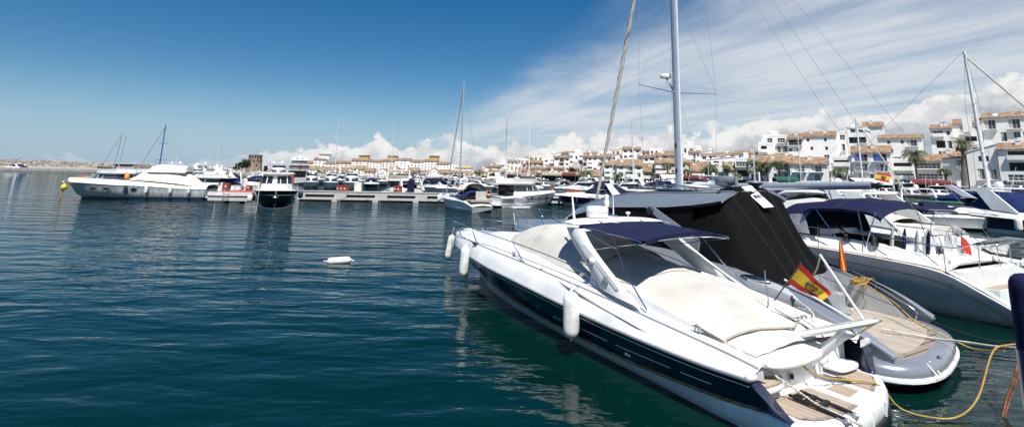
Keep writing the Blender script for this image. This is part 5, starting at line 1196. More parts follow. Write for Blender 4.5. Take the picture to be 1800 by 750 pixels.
def buoy(loc, label, mt='buoy_yellow', r=.28, nm='mooring_buoy'):
    t = empty(nm, loc, 0, label, 'buoy'); MB().rev([(.03, r*2.5), (.05, r*2.2), (r*.7, r*1.75), (r, r*1.1), (r*.95, r*.6), (r*.6, .02), (.05, -r*.15)], n=14).build('float', G[mt], t, 60); MB().rev([(.02, 0), (.05, .02), (.05, .1), (.02, .12)], (0, 0, r*2.45), 8).build('eye', G[mt], t, 60); return t
by = buoy(lwf(-.35, 0, 1.0), 'yellow buoy hanging under the bow of the long cream-covered yacht', r=.33); MB().tube([(0, 0, .8), (.1, 0, 1.1)], .02, 5).tube([(-.05, 0, 0), (-.25, 0, -1.0)], .09, 6).build('line', G['rope_yellow'], by)
buoy(lwf(7.6, .4, 2.45), 'orange-yellow buoy lying on the foredeck of the cream-covered yacht', 'orange_plastic', .28, 'deck_buoy')
# ------------------------------------------------------------------ sailboat with blue sail cover in front of the pontoon
ws = make_sail(12.5, 4.0, 13.4, label='white sailing yacht with bright blue cockpit cloth and grey hull bottom, stern towards the viewer', mastm='mast_blue' if False else 'mast_grey', hood='canvas_grey', cover='canvas_white', low_='hull_grey_green')
ws.location = (-8.0, 65.6, 0); ws.rotation_euler = (0, 0, math.atan2(54.3 - 66.0, -1.9 + 7.3)); ws.scale = (1, 1, 1)
MB().sheet([sec(x, 1.35, 2.2, zt, 13, 3) for x, zt in ((7.4, 2.3), (7.9, 2.8), (9.0, 3.0), (10.2, 2.9))]).build('cockpit_tent', G['canvas_cream'], ws, 60)
for sx_ in (-1.3, 1.3):
    for xx_ in (7.6, 10.1): MB().tube([(xx_, sx_, 1.3), (xx_, sx_, 2.3)], .03, 5).build('tent_pole', G['steel'], ws)
MB().sheet([sec(x, 1.55, 1.35, 2.35 + .08*math.sin(x*5) - .25*abs(x - 9.3), 13, 3) for x in (8.2, 8.6, 9.2, 9.8, 10.4, 10.7)]).build('cockpit_cloth', G['canvas_blue'], ws, 60)
MB().b2(10.9, 10.96, -.2, 1.0, 1.2, 2.1).build('stern_screen', G['canvas_grey'], ws)
for p, lb_ in (((.9, -.9), 'foremost white fender on the blue-clothed sailing yacht'), ((2.6, -1.7), 'second white fender on the blue-clothed sailing yacht')):
    q = Matrix.Rotation(ws.rotation_euler[2], 4, 'Z') @ Vector((p[0], p[1], 1.0)) + ws.location; fender(q, lb_, .8, .2, group=None)
lb_ = empty('lifebuoy', Matrix.Rotation(ws.rotation_euler[2], 4, 'Z') @ Vector((11.9, .9, 2.0)) + ws.location, 0, 'orange horseshoe lifebuoy on the stern rail of the blue-clothed sailing yacht', 'lifebuoy')
MB().tube([(.19*math.cos(a), 0, .25*math.sin(a)) for a in [PI*.65 + 2*PI*.85*i/14 for i in range(15)]], .05, 8).build('ring', G['orange_plastic'], lb_)
# ------------------------------------------------------------------ white trawler with masts next to it
tr = make_fly(12, 4.2, 'trawler', 'gelcoat_old', 'gelcoat_old', False, None, 'window_glass', 'dirty white trawler with railed wheelhouse and two thin masts, beside the blue-clothed sailing yacht', 'trawler')
tr.location = (-1.1, 70.5, 0); tr.rotation_euler = (0, 0, R(200)); tr.location = (6.2, 72.0, 0); tr.rotation_euler = (0, 0, math.atan2(-7.5, -7.6))
MB().tube([(5.2, 0, 2.8), (5.3, 0, 13.0)], [.09, .05], 6).build('mast', G['mast_white'], tr, 60); MB().tube([(7.4, 0, 2.8), (7.5, 0, 10.5)], [.07, .04], 6).build('mizzen_mast', G['mast_white'], tr, 60)
for z in (3.2, 3.7, 4.2):
    MB().tube([(x, y, z) for x, y in ((4.6, -1.5), (8.6, -1.5), (8.6, 1.5), (4.6, 1.5), (4.6, -1.5))], .025, 4, False).build('upper_rail', G['steel'], tr)
k_, w_, c_, r_ = gen_lines(12, 4.2, 1.75, 1.15)
for f in (.35, .75): MB().both([off(mids(c_, r_, f, 0), .03, 0), off(mids(c_, r_, f, 0), .07, .04), off(mids(c_, r_, f, 0), .03, .08)]).build('rubbing_strake', G['black_rubber'], tr)
MB().b2(8.4, 8.8, -.5, .5, 3.45, 3.9).build('gear_cover', G['black_rubber'], tr)
# ------------------------------------------------------------------ navy striped cruiser with navy canopy
nc = make_express(13, 4.0, canv='canvas_navy', band_m='gelcoat_navy', boot=None, label='white and navy cruiser with a navy canopy moored at the right pontoon end')
nc.location = (5.6, 72.3, 0); nc.rotation_euler = (0, 0, math.atan2(-6.0, 11.5))
for x in (1.9, 4.6, 7.2):
    q = Matrix.Rotation(nc.rotation_euler[2], 4, 'Z') @ Vector((x, -lerpt(x, [(1.9, 1.3), (4.6, 1.95), (7.2, 2.1)]), .75)) + nc.location
    fender(q, {1.9: 'first navy fender from the bow of the navy-canopied cruiser', 4.6: 'middle navy fender of the navy-canopied cruiser', 7.2: 'last navy fender towards the stern of the navy-canopied cruiser'}[x], .8, .17, 'fender_navy')
# ------------------------------------------------------------------ rows of moored boats
P_fly = make_fly(14, 4.3, label='white flybridge yacht lying bow-on behind the pontoon, first right of the big three-deck yacht')
P_flyc = make_fly(13, 4.2, canv='canvas_white', label='white flybridge yacht with a covered flybridge, bow-on, second in the row behind the pontoon')
P_flyb = make_fly(15, 4.6, canv='canvas_beige', glass='canvas_beige', label='white yacht under beige canvas behind the pontoon, stern towards the viewer')
P_ex = make_express(12, 3.8, label='x'); P_exn = make_express(13, 4.0, canv='canvas_navy', label='x'); P_exb = make_express(12, 3.8, canv='canvas_beige', label='x'); P_exnh = make_express(14, 4.1, canv='canvas_blue', band_m='gelcoat_navy', boot=None, label='x')
P_sl = make_sail(11, 3.6, 14, label='x'); P_sln = make_sail(13, 3.9, 17, label='x', hullm='gelcoat_navy', cover='canvas_navy')
used = set()
def put(P, u, Y, h, label, sc=1.0, group=None, cat=None):
    if P.name in used: o = copy_tree(P)
    else: o = P; used.add(P.name)
    va = math.degrees(math.atan((u - 900) / F0))
    if 165 <= h <= 190 or -15 <= h <= 15: h += va * .85
    place(o, u, Y, h, sc); o['label'] = label
    if group: o['group'] = group
    return o
GR = 'yachts moored bow-on behind the pontoon'
put(P_fly, 548, 112, 176, 'white flybridge yacht bow-on behind the pontoon, nearest to the big three-deck yacht', .78, GR)
put(P_flyc, 581, 110, 178, 'white flybridge yacht with covered top, bow-on, between two open flybridge yachts behind the pontoon', .80, GR)
put(P_fly, 614, 108, 182, 'largest white flybridge yacht bow-on behind the pontoon, just left of the first red cabinet', .86, GR)
put(P_exnh, 651, 112, 180, 'navy-hulled white cruiser with blue canopy, bow-on, between flybridge yachts behind the pontoon', .86, GR)
put(P_fly, 694, 106, 183, 'white flybridge yacht bow-on behind the pontoon, rightmost of the row of bow-on yachts', .82, GR)
put(P_ex, 690, 82, -30, 'white open cruiser with dark oval side windows behind the pontoon, left of the navy box', 1.0)
put(P_flyb, 722, 92, 8, 'white yacht under beige canvas behind the pontoon, directly behind the navy box', .95)
put(P_exb, 765, 86, 178, 'white cruiser fully wrapped in beige canvas behind the pontoon, left of the blue-clothed sailboat', 1.15)
put(P_exn, 800, 84, 150, 'white cruiser with arch and navy canopy partly hidden behind the blue-clothed sailboat', 1.1)
put(P_ex, 838, 86, 160, 'low white open cruiser just right of the mast of the blue-clothed sailboat', 1.0)
# superyacht
su = empty('super_yacht', (0, 0, 0), 0, 'large three-deck white yacht with stepped decks and a radar mast, taller than the row', 'yacht')
r_ = gen_hull(su, 34, 7.2, 3.6, 2.6, 'gelcoat_white', 'gelcoat_white')
for x0, x1, w, z0, z1, ns in ((9, 31, 3.1, 3.0, 5.4, 5), (12, 29, 2.9, 5.6, 7.8, 4), (15, 25, 2.4, 8.0, 9.8, 3)):
    cabin(MB(), x0, x1, w, z0, z1, ns, 1.5, .25).build('deck_house', G['gelcoat_white'], su, 40); band(MB(), x0, x1, w, z0, z1, ns, 1.5, .25, .38, .82).build('window_band', G['glass_dark'], su, 40)
    a = outl(x0 + 1, x1 + 2.5, w + .35, ns); MB().shell([(x, y, z1) for x, y in a], [(x, y, z1 + .22) for x, y in a], True, True).build('deck_overhang', G['gelcoat_white'], su)
MB().tube([(20, 0, 10), (21, 0, 13.6)], [.35, .15], 8).build('radar_mast', G['gelcoat_white'], su); MB().b2(19.8, 20.4, -1.6, 1.6, 11.2, 11.4).build('radar_spreader', G['gelcoat_white'], su)
for y in (-1.8, 1.8): dome(su, 21, y, 10.0, .55)
dome(su, 21, 0, 13.5, .4); MB().b2(31, 31.1, -2.4, 2.4, 3.0, 5.2).build('aft_opening', G['dark_opening'], su); rails(su, r_, f1=.4)
MB().thick([(29.5, 0, 6.0), (29.5, .1, 8.0), (30.1, .5, 7.6), (30.0, .4, 5.6)], (.02, 0, 0)).build('ensign', G['flag_red'], su)
place(su, 523, 165, -22, .7); su.scale = (.72, .92, .66)
put(P_fly, 492, 150, 172, 'white flybridge yacht with several domes left of the big three-deck yacht', 1.3)
put(P_ex, 460, 140, 170, 'low white open cruiser moored below the round stone tower', 1.0)
# left cluster behind the cream-covered yacht
LC = 'yachts crowded behind the cream-covered yacht'
put(P_fly, 284, 84, -95, 'white flybridge yacht with a high sun roof directly behind the cream-covered yacht', .85)
lcl = [(P_flyc, 338, 90, -60, .72, 'white flybridge yacht with covered top between the cream-covered yacht and the pontoon head'), (P_exn, 372, 92, -100, 1.0, 'white cruiser with navy canopy left of the person on the pontoon'),
       (P_fly, 290, 105, -92, .95, 'white flybridge yacht with domes, third deep behind the cream-covered yacht'), (P_fly, 366, 112, 180, .9, 'white flybridge yacht bow-on above the left brick-red cabinet'),
       (P_exnh, 409, 98, 0, 1.15, 'cruiser with a big blue canopy, stern-on, right behind the person on the pontoon'), (P_flyc, 268, 128, -95, 1.0, 'white flybridge yacht far behind the bow canvas of the cream-covered yacht'),
       (P_ex, 412, 118, -60, .8, 'low white cruiser lying sideways behind the right cabinet of the pontoon head'), (P_fly, 300, 130, 178, 1.1, 'far white flybridge yacht whose arch shows above the cream flybridge cover'), (P_ex, 400, 135, 175, 1.1, 'far low white cruiser left of the dark trees by the tower'), (P_fly, 352, 140, 174, 1.1, 'far white flybridge yacht deep in the crowd left of the tower')]
for P, u, Y, h, sc, lb_ in lcl: put(P, u, Y, h, lb_, sc, LC)
mt_ = make_fly(13, 4.2, 'ketch', 'gelcoat_old', 'gelcoat_old', False, None, 'window_glass', 'old white motor sailer with blue-tinted front windows and two raked masts near the breakwater', 'motor sailer')
mt_.location = (-71, 86, 0); mt_.rotation_euler = (0, 0, math.atan2(-3, 9))
MB().tube([(7.4, 0, 2.5), (8.5, 0, 9.2)], [.09, .05], 6).build('mast', G['mast_grey'], mt_, 60); MB().tube([(8.5, 0, 2.5), (9.5, 0, 8.8)], [.08, .05], 6).build('mizzen_mast', G['mast_grey'], mt_, 60); MB().tube([(3.3, 0, 1.8), (8.5, 0, 9.0)], .05, 5).build('furled_jib', G['canvas_white'], mt_)
MB().b2(-.1, .8, -.7, .7, 1.4, 2.2).build('bow_crate', G['orange_plastic'], mt_)
tb_ = make_fly(15, 4.6, 'excursion_boat', 'gelcoat_old', 'gelcoat_old', False, None, 'window_glass', 'old excursion boat with dark open wheelhouse behind the blue-windowed motor sailer', 'boat')
tb_.location = (-82, 104, 0); tb_.rotation_euler = (0, 0, math.atan2(-2, 9)); MB().b2(5, 10, -1.7, 1.7, 3.5, 4.3).build('upper_deck', G['wall_pink'], tb_); MB().b2(5.2, 9.8, -1.72, 1.72, 3.75, 4.15).build('upper_windows', G['window_glass'], tb_); MB().b2(4.6, 10.6, -1.9, 1.9, 4.305, 4.42).build('upper_roof', G['gelcoat_white'], tb_)
bs = make_sail(13, 3.9, 9.8, label='sailing yacht with a blue raked mast behind the cream-covered yacht', mastm='mast_blue'); place(bs, 226, 92, -85); 
# distant dark-hulled boat and white boat at the foot of the breakwater, at the left edge
put(P_exnh, -2, 300, -80, 'dark-hulled boat at the very left edge by the breakwater', 1.2); put(P_ex, 19, 330, -85, 'small white boat moored at the foot of the breakwater', 1.0)
# rows between pontoon and the town
def row(spec, Y0, Y1, group, desc):
    for i, (P, u, h, sc) in enumerate(spec):
        Y = Y0 + (Y1 - Y0) * i / max(1, len(spec) - 1); put(P, u, Y, h, desc[i], sc, group)
ORD = ['leftmost', 'second', 'third', 'fourth', 'fifth', 'sixth', 'seventh', 'eighth', 'ninth', 'tenth', 'eleventh', 'twelfth', 'thirteenth', 'fourteenth', 'fifteenth', 'sixteenth', 'seventeenth', 'eighteenth', 'nineteenth', 'twentieth']
KN = {P_fly.name: 'white flybridge yacht', P_flyc.name: 'white flybridge yacht with covered top', P_flyb.name: 'beige-covered white yacht', P_ex.name: 'white open cruiser', P_exn.name: 'white cruiser with navy canopy', P_exb.name: 'white cruiser with beige canopy', P_exnh.name: 'navy-hulled cruiser with blue canopy', P_sl.name: 'white sailing yacht', P_sln.name: 'navy-hulled sailing yacht'}
def ordrow(spec, Y0, Y1, where):
    n = len(spec); d = [f'{KN[P.name]}, {ORD[i] + ("" if i == 0 else " from left")} {where}' for i, (P, u, h, sc) in enumerate(spec)]
    row(spec, Y0, Y1, 'boats ' + where, d)
ordrow([(P_ex, 868, 150, 1.1), (P_sl, 893, 175, 1.05), (P_fly, 905, 178, 1.0), (P_exb, 940, 178, 1.1), (P_ex, 972, -130, 1.2), (P_exn, 1012, -140, 1.1), (P_ex, 1052, -130, 1.2), (P_exn, 1090, -120, 1.2), (P_exnh, 1130, -130, 1.1), (P_exn, 1165, -130, 1.1), (P_fly, 1205, -140, 1.0)], 100, 84, 'in the row behind trawler and navy-canopied cruiser')
ordrow([(P_ex, 822, 178, .85), (P_fly, 850, 178, .72), (P_sl, 916, 178, .95), (P_ex, 985, 178, .85), (P_flyc, 1035, 178, .72), (P_exn, 1075, 178, .85), (P_sl, 1116, 178, 1.35), (P_ex, 1150, 178, .85), (P_fly, 1185, 178, .7)], 170, 135, 'far below the white houses')
ordrow([(P_ex, 575, 178, .85), (P_fly, 600, 178, .72), (P_sl, 586, 178, 1.5), (P_ex, 628, 178, .85), (P_fly, 668, 178, .72), (P_sl, 686, 178, 1.35), (P_ex, 712, 178, .85), (P_fly, 745, 178, .72), (P_ex, 778, 178, .85), (P_fly, 800, 178, .72)], 190, 185, 'in the far row below the long apartment block')
ordrow([(P_ex, 1250, 178, 1.1), (P_exb, 1290, 176, 1.0), (P_sl, 1330, 178, .8), (P_ex, 1362, 178, 1.1), (P_sln, 1413, 178, .85), (P_ex, 1450, 176, 1.1), (P_exn, 1492, 175, 1.1), (P_exb, 1530, 178, 1.0), (P_ex, 1566, 178, 1.1), (P_fly, 1612, 175, .85), (P_ex, 1660, 178, 1.1), (P_exnh, 1700, 178, 1.1), (P_fly, 1760, 176, .85), (P_ex, 1810, 178, 1.1)], 128, 100, 'along the town quay on the right')
ordrow([(P_ex, 1340, 30, 1.0), (P_exn, 1390, 35, 1.05), (P_ex, 1440, 30, 1.05), (P_exb, 1500, 30, 1.1), (P_ex, 1585, 28, 1.1), (P_exn, 1672, 20, 1.1), (P_ex, 1750, 15, 1.1), (P_ex, 1840, 10, 1.1)], 82, 62, 'in the middle row beyond the silver boats')
ordrow([(P_ex, 560, 178, .85), (P_exn, 597, 178, .8), (P_ex, 632, 178, .8), (P_exb, 672, 178, .85), (P_fly, 708, 178, .7), (P_ex, 745, 150, .9), (P_exn, 782, 178, .85), (P_fly, 812, 178, .75), (P_ex, 842, 178, .85), (P_exb, 876, 178, .85), (P_fly, 925, 178, .75), (P_ex, 958, 178, .9), (P_exn, 995, 178, .85), (P_fly, 1028, 178, .7), (P_ex, 1062, 178, .9), (P_exb, 1098, 178, .85), (P_ex, 1142, 178, .9), (P_fly, 1176, 178, .7)], 150, 112, 'in the crowded middle row of boats')
ordrow([(P_ex, 345, 178, .85), (P_fly, 378, 178, .7), (P_ex, 392, 160, .8), (P_sl, 376, 178, .85), (P_flyc, 318, 178, .75), (P_ex, 440, 178, .8), (P_fly, 505, 178, .7)], 150, 160, 'beyond the left basin')
# the four larger boats beyond the sailing yacht's stern
E1 = copy_tree(P_ex); E1['label'] = 'white open cruiser beyond the navy bimini, its stern and long gangway pointing right'; E1.location = (16.2, 40.5, 0); E1.rotation_euler = (0, 0, math.atan2(-15.0, 7.6)); E1.scale = (1.36, 1.25, 1.15); E1['group'] = ''; del E1['group']
q = lambda x, y, z: Matrix.Rotation(E1.rotation_euler[2], 4, 'Z') @ Vector((x, y, z)) + E1.location
MB().tube([(11.7, -.4, 1.0), (12.6, -.4, 1.35), (15.5, -.4, 1.25)], .07, 6).tube([(12.0, 0, .9), (12.8, 0, 1.25), (15.5, 0, 1.15)], .05, 6).build('gangway', G['grey_metal'], E1)
MB().tube([(11.5, -.6, 1.1), (12.2, -.6, .7), (13.0, -.6, .62)], .06, 6).build('hydraulic_arm', G['black_rubber'], E1)
rows = [sec(x, w, zb, zt, 17, 2.6) for x, w, zb, zt in ((3.2, .3, 1.85, 1.9), (4.2, 1.2, 1.8, 2.3), (5.6, 1.5, 1.75, 2.55), (7.4, 1.55, 1.6, 2.3), (9.4, 1.5, 1.45, 1.8))]
MB().sheet(rows).build('boat_cover', G['canvas_white'], E1, 70)
E2 = copy_tree(P_exnh); E2['label'] = 'big cruiser with navy hull band and blue deck cloth at the right edge'; E2.location = (41.0, 59.0, 0); E2.rotation_euler = (0, 0, math.atan2(-19, 2.6)); E2.scale = (1.45, 1.3, 1.25)
if 'group' in E2: del E2['group']
fender(Matrix.Rotation(E2.rotation_euler[2], 4, 'Z') @ Vector((17.0, -2.9, .9)) + E2.location, 'white fender on the navy hull at the right edge', 1.0, .25)
MB().thick([(8.3, -1.6, 2.3), (9.2, -1.65, 2.2), (7.5, -1.4, 3.1), (7.0, -1.4, 3.1)], (0, .12, 0)).build('raked_arch', G['gelcoat_white'], E2)
E3 = copy_tree(P_ex); E3['label'] = 'white hardtop yacht behind the navy bimini with a long smooth white roof'; E3.location = (24, 56, 0); E3.rotation_euler = (0, 0, math.atan2(-15, 7.4)); E3.scale = (1.4, 1.3, 1.25)
if 'group' in E3: del E3['group']
MB().sheet([sec(x, w, zb, zt, 17, 2.8) for x, w, zb, zt in ((4.0, .9, 1.9, 2.1), (5.2, 1.4, 2.3, 2.7), (7, 1.55, 2.4, 2.95), (9.6, 1.5, 2.3, 2.85), (10.2, 1.4, 2.2, 2.6))]).build('hardtop', G['gelcoat_white'], E3, 60)
# sailing yachts with tall masts on the right
mr = make_sail(17, 4.6, 19.0, label='sailing yacht at the right with a thick white mast and green boom cover', cover='canvas_green'); 
p_ = aty(1742, 340, 46); mr.rotation_euler = (0, 0, math.atan2(.45, -.89)); dx_ = Matrix.Rotation(mr.rotation_euler[2], 4, 'Z') @ Vector((.4*17, 0, 0)); mr.location = (p_.x - dx_.x, 46 - dx_.y, 0)
mr.children[[c.name.split('.')[0] for c in mr.children].index('mast')].scale = (1.5, 1.5, .77)
gs = make_sail(12, 3.6, 9.0, label='small sailing yacht beyond the white hardtop with a long green boom cover', cover='canvas_green'); place(gs, 1600, 74, 100, 1.25)

# ------------------------------------------------------------------ breakwater
random.seed(5)
bw = [(-620, 560), (-481, 500), (-400, 452), (-324, 408), (-262, 372), (-190, 345), (-120, 335)]; bh = [7.5, 7.0, 6.2, 4.8, 3.9, 3.2, 2.8]
mb = MB(); L1 = []; L2 = []; L3 = []; L4 = []
for (x, y), h in zip(bw, bh):
    L1.append((x, y - 9, -1)); L2.append((x, y - 2, h * .8)); L3.append((x, y + 3, h * .8)); L4.append((x, y + 12, -1))
ground('breakwater_ground', mb.sheet([L1, L2, L3, L4]), G['quay_ground'])
rk = MB()
M_('rock', (.30, .265, .22), .95, var=.35, vs=.35, bump=.8, bs=2)
for i in range(5200):
    f = random.random(); k = f * (len(bw) - 1); j = min(int(k), len(bw) - 2); t = k - j
    x = bw[j][0] + (bw[j+1][0] - bw[j][0]) * t; y = bw[j][1] + (bw[j+1][1] - bw[j][1]) * t; h = bh[j] + (bh[j+1] - bh[j]) * t
    s = random.random(); z = h * s ** .8 * .92; yy = y - 8.5 * (1 - z / h) - random.random() * 1.0 + (random.random() * 3 if s > .8 else 0)
    r = random.uniform(.45, 1.25); n = len(rk.v); R_ = Matrix.Rotation(random.random() * 6, 3, Vector((random.random(), random.random(), random.random() + .1)).normalized())
    for q in ((-1,-1,-1),(1,-1,-1),(1,1,-1),(-1,1,-1),(-1,-1,1),(1,-1,1),(1,1,1),(-1,1,1)):
        p = R_ @ Vector((q[0] * r * random.uniform(.6, 1), q[1] * r * random.uniform(.5, .9), q[2] * r * random.uniform(.4, .8))); rk.v.append((x + p.x, yy + p.y, z + p.z))
    for q in ((0,3,2,1),(4,5,6,7),(0,1,5,4),(1,2,6,5),(2,3,7,6),(3,0,4,7)): rk.face([n + a for a in q])
o = rk.build('breakwater_rocks', G['rock']); o['kind'] = 'stuff'
for u, y, h, lb_ in ((35, 478, 7.2, 'left one of the tiny people standing on the breakwater rocks'), (80, 452, 6.4, 'middle one of the tiny people standing on the breakwater rocks'), (108, 432, 5.7, 'right one of the tiny people standing on the breakwater rocks')):
    p = aty(u, 285, y); person((p.x, y, h), 0, lb_, 0, 'cloth_blue', 'cloth_blue', 1.15)
# ------------------------------------------------------------------ ground of the town
qy = [(-420, 300), (-260, 285), (-140, 262), (-60, 240), (5, 214), (60, 176), (84, 150), (105, 133), (128, 118), (170, 92)]
gm = MB().sheet([[(x, y, -1) for x, y in qy], [(x, y, 1.3) for x, y in qy]]).sheet([[(x, y, 1.3) for x, y in qy], [(x * 1.0 + 200, y + 900, 3.0) for x, y in qy]])
ground('quay_ground', gm, G['quay_ground'])
# ------------------------------------------------------------------ round stone tower
tw = empty('stone_tower', (0, 0, 0), 0, 'round beige stone watchtower with rows of small dark windows, above the moored boats', 'tower')
p = aty(448, 290, 300); tw.location = (p.x, 300, 1.3)
MB().rev([(4.1, 0), (3.75, 4), (3.5, 8.0), (3.45, 9.6), (3.62, 9.7), (3.62, 10.2), (3.3, 10.2), (3.3, 9.8), (.001, 9.8)], n=36).build('tower_wall', G['stone_tower'], tw, 40)
wm = MB().b2(-.32, .32, -.18, .05, 0, 1.15); wm.tube([(0, -.17, 1.15), (0, .05, 1.15)], .32, 12); wme = wm.mesh('window', G['dark_opening'])
for z, n_, k0 in ((8.0, 16, 0), (5.9, 12, .5), (3.6, 7, 0)):
    for k in range(n_):
        a = 2*PI*(k + k0)/n_; r = lerpt(z + .5, [(0, 4.1), (4, 3.75), (8, 3.5), (9.6, 3.45)])
        if math.sin(a) < .3: inst('window', wme, tw, (r*math.cos(a), r*math.sin(a), z), (0, 0, a + PI/2))
MB().tube([(0, 0, 9.8), (0, 0, 14)], .06, 5).build('flagpole', G['grey_metal'], tw)
# ------------------------------------------------------------------ houses
WC = {}
def win_mesh(w, h, kind):
    k = (round(w, 1), round(h, 1), kind)
    if k in WC: return WC[k]
    w, h, _ = k; mb = MB(); mb.cur = 0
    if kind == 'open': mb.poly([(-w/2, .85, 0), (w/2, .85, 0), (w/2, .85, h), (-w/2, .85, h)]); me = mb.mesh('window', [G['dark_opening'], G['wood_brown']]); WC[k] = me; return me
    mb.poly([(-w/2, .20, 0), (w/2, .20, 0), (w/2, .20, h), (-w/2, .20, h)]); mb.cur = 1; f = .07
    n_ = max(1, int(round(w / .9)))
    for i in range(n_ + 1): x = -w/2 + f/2 + (w - f) * i / n_; mb.b2(x - f/2, x + f/2, .13, .195, f, h - f)
    mb.b2(-w/2, w/2, .125, .196, 0, f); mb.b2(-w/2, w/2, .125, .196, h - f, h)
    if kind == 'curtain': mb.cur = 2; mb.b2(-w/2 + .08, -w/2 + w*.38, .14, .185, f, h - f)
    if kind == 'bars': mb.b2(-w/2, w/2, .126, .197, h*.45, h*.5)
    me = mb.mesh('window', [G['window_glass'], G['wood_brown'] if kind == 'brown' else G['gelcoat_white'], G['canvas_white']]); WC[k] = me; return me
BC = {}
def balcony_mesh(w, d, solid):
    k = (round(w, 1), d, solid)
    if k in BC: return BC[k]
    mb = MB(); mb.b2(-w/2, w/2, -d, -.003, -.16, 0); mb.cur = 0 if solid else 1
    if solid:
        mb.b2(-w/2, w/2, -d, -d + .12, .003, .95); mb.b2(-w/2, -w/2 + .12, -d + .123, -.003, .003, .95); mb.b2(w/2 - .12, w/2, -d + .123, -.003, .003, .95)
    else:
        mb.b2(-w/2, w/2, -d, -d + .05, .9, .96); mb.b2(-w/2, -w/2 + .05, -d + .06, -.003, .9, .96); mb.b2(w/2 - .05, w/2, -d + .06, -.003, .9, .96)
        n_ = int(w / .3)
        for i in range(n_ + 1): x = -w/2 + .03 + (w - .06) * i / n_; mb.b2(x - .02, x + .02, -d + .01, -d + .04, .003, .9)
    me = mb.mesh('balcony', [G['wall_white'], G['grey_metal']]); BC[k] = me; return me
def house(label, u0, u1, ve, Y, fl, cols=2, roof='tile', wall='wall_white', yaw=12, dp=9, rh=1.9, cells=None, base=1.3, chim=1, wk=None, over=.5, shop=False, name='house', rk_=None, cat='house', awn=None, rail=None, seed=0):
    rnd = random.Random(int(u0 * 31 + ve * 7 + seed))
    va = math.degrees(math.atan(((u0 + u1) / 2 - 900) / F0)); yaw = va + 3 if u0 > 1140 else va * .8 + 4
    if cells is not None and fl >= 5:
        lowf = min(f for f, _, _ in cells)
        cells = list(cells) + [(f, (q + .5) / (cols + 1), rnd.choice(['w', 'n', 'b', 'w', 'o'])) for f in range(1, lowf) for q in range(cols + 1)]
    ca = math.cos(R(yaw)); 
    p0 = aty(u0, ve, Y)
    # right end on the yawed facade line
    d1 = ray(u1, ve); fx, fy = math.cos(R(-yaw)), math.sin(R(-yaw))     # facade direction (towards the right, slightly nearer)
    k = d1.x / d1.y; t = (k * p0.y - p0.x) / (fx - k * fy); w = max(1.5, t)
    um = (u0 + u1) / 2; pm = aty(um, ve, Y + fy * w / 2); top = pm.z; H = top - base
    o = empty(name, (p0.x, p0.y, base), math.atan2(fy, fx), label, cat)
    fh = H / fl; mb = MB(); W = G[wall]
    holes = []; wins = []
    if cells is None:
        cells = []
        for f in range(fl):
            for c in range(cols):
                kind = rnd.choice(['w', 'w', 'w', 'd', 'b', 'o'] if f < fl - 1 or not shop else ['w', 'd', 'b']) if not wk else rnd.choice(wk)
                if f == 0 and shop: kind = 's'
                if rnd.random() < .10 and not shop: kind = '-'
                cells.append((f, (c + .5) / cols, kind))
    cw = w / max(1, cols)
    for (f, fx_, kind) in cells:
        xc = fx_ * w; z0 = f * fh
        if kind == '-': continue
        if kind == 'w': ww, h0, h1, kd = min(cw * .5, 1.5), .32, .80, 'plain'
        elif kind == 'n': ww, h0, h1, kd = min(cw * .4, .8), .35, .75, 'brown'
        elif kind == 'd': ww, h0, h1, kd = min(cw * .45, 1.4), .05, .80, 'curtain'
        elif kind == 'b': ww, h0, h1, kd = min(cw * .7, 2.6), .05, .82, 'curtain'
        elif kind == 'o': ww, h0, h1, kd = min(cw * .8, 4.5), .12, .84, 'open'
        elif kind == 'l': ww, h0, h1, kd = min(cw * .9, 5.5), .25, .80, 'bars'
        elif kind == 'u': ww, h0, h1, kd = min(cw * .8, 3.0), .08, .84, 'open'
        elif kind == 's': ww, h0, h1, kd = min(cw * .9, 5.0), .02, .78, 'open'
        x0, x1, za, zb = xc - ww/2, xc + ww/2, z0 + fh*h0 + .01, z0 + fh*h1
        if x0 < .1 or x1 > w - .1: x0 = max(.1, x0); x1 = min(w - .1, x1)
        if x1 - x0 < .3: continue
        if any(not (x1 <= a or x0 >= b or zb <= c_ or za >= d_) for a, b, c_, d_, _ in holes): continue
        holes.append((x0, x1, za, zb, kind)); wins.append((x0, x1, za, zb, kd, kind))
    xs = sorted({0, w} | {h[0] for h in holes} | {h[1] for h in holes}); zs = sorted({0, H} | {h[2] for h in holes} | {h[3] for h in holes})
    for i in range(len(xs) - 1):
        for j in range(len(zs) - 1):
            xm, zm = (xs[i] + xs[i+1]) / 2, (zs[j] + zs[j+1]) / 2
            if not any(h[0] < xm < h[1] and h[2] < zm < h[3] for h in holes): mb.poly([(xs[i], 0, zs[j]), (xs[i+1], 0, zs[j]), (xs[i+1], 0, zs[j+1]), (xs[i], 0, zs[j+1])])
    for a, b, c_, d_, kd in holes:
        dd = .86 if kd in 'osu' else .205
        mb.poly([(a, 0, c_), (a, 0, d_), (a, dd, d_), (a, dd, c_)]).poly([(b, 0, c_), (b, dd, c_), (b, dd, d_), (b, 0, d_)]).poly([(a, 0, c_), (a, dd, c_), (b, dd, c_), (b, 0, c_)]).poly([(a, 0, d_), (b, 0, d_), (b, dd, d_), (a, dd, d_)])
    mb.poly([(0, dp, 0), (0, dp, H), (w, dp, H), (w, dp, 0)][::-1] if False else [(w, dp, 0), (0, dp, 0), (0, dp, H), (w, dp, H)])
    gab = rh if roof == 'tile' else 0
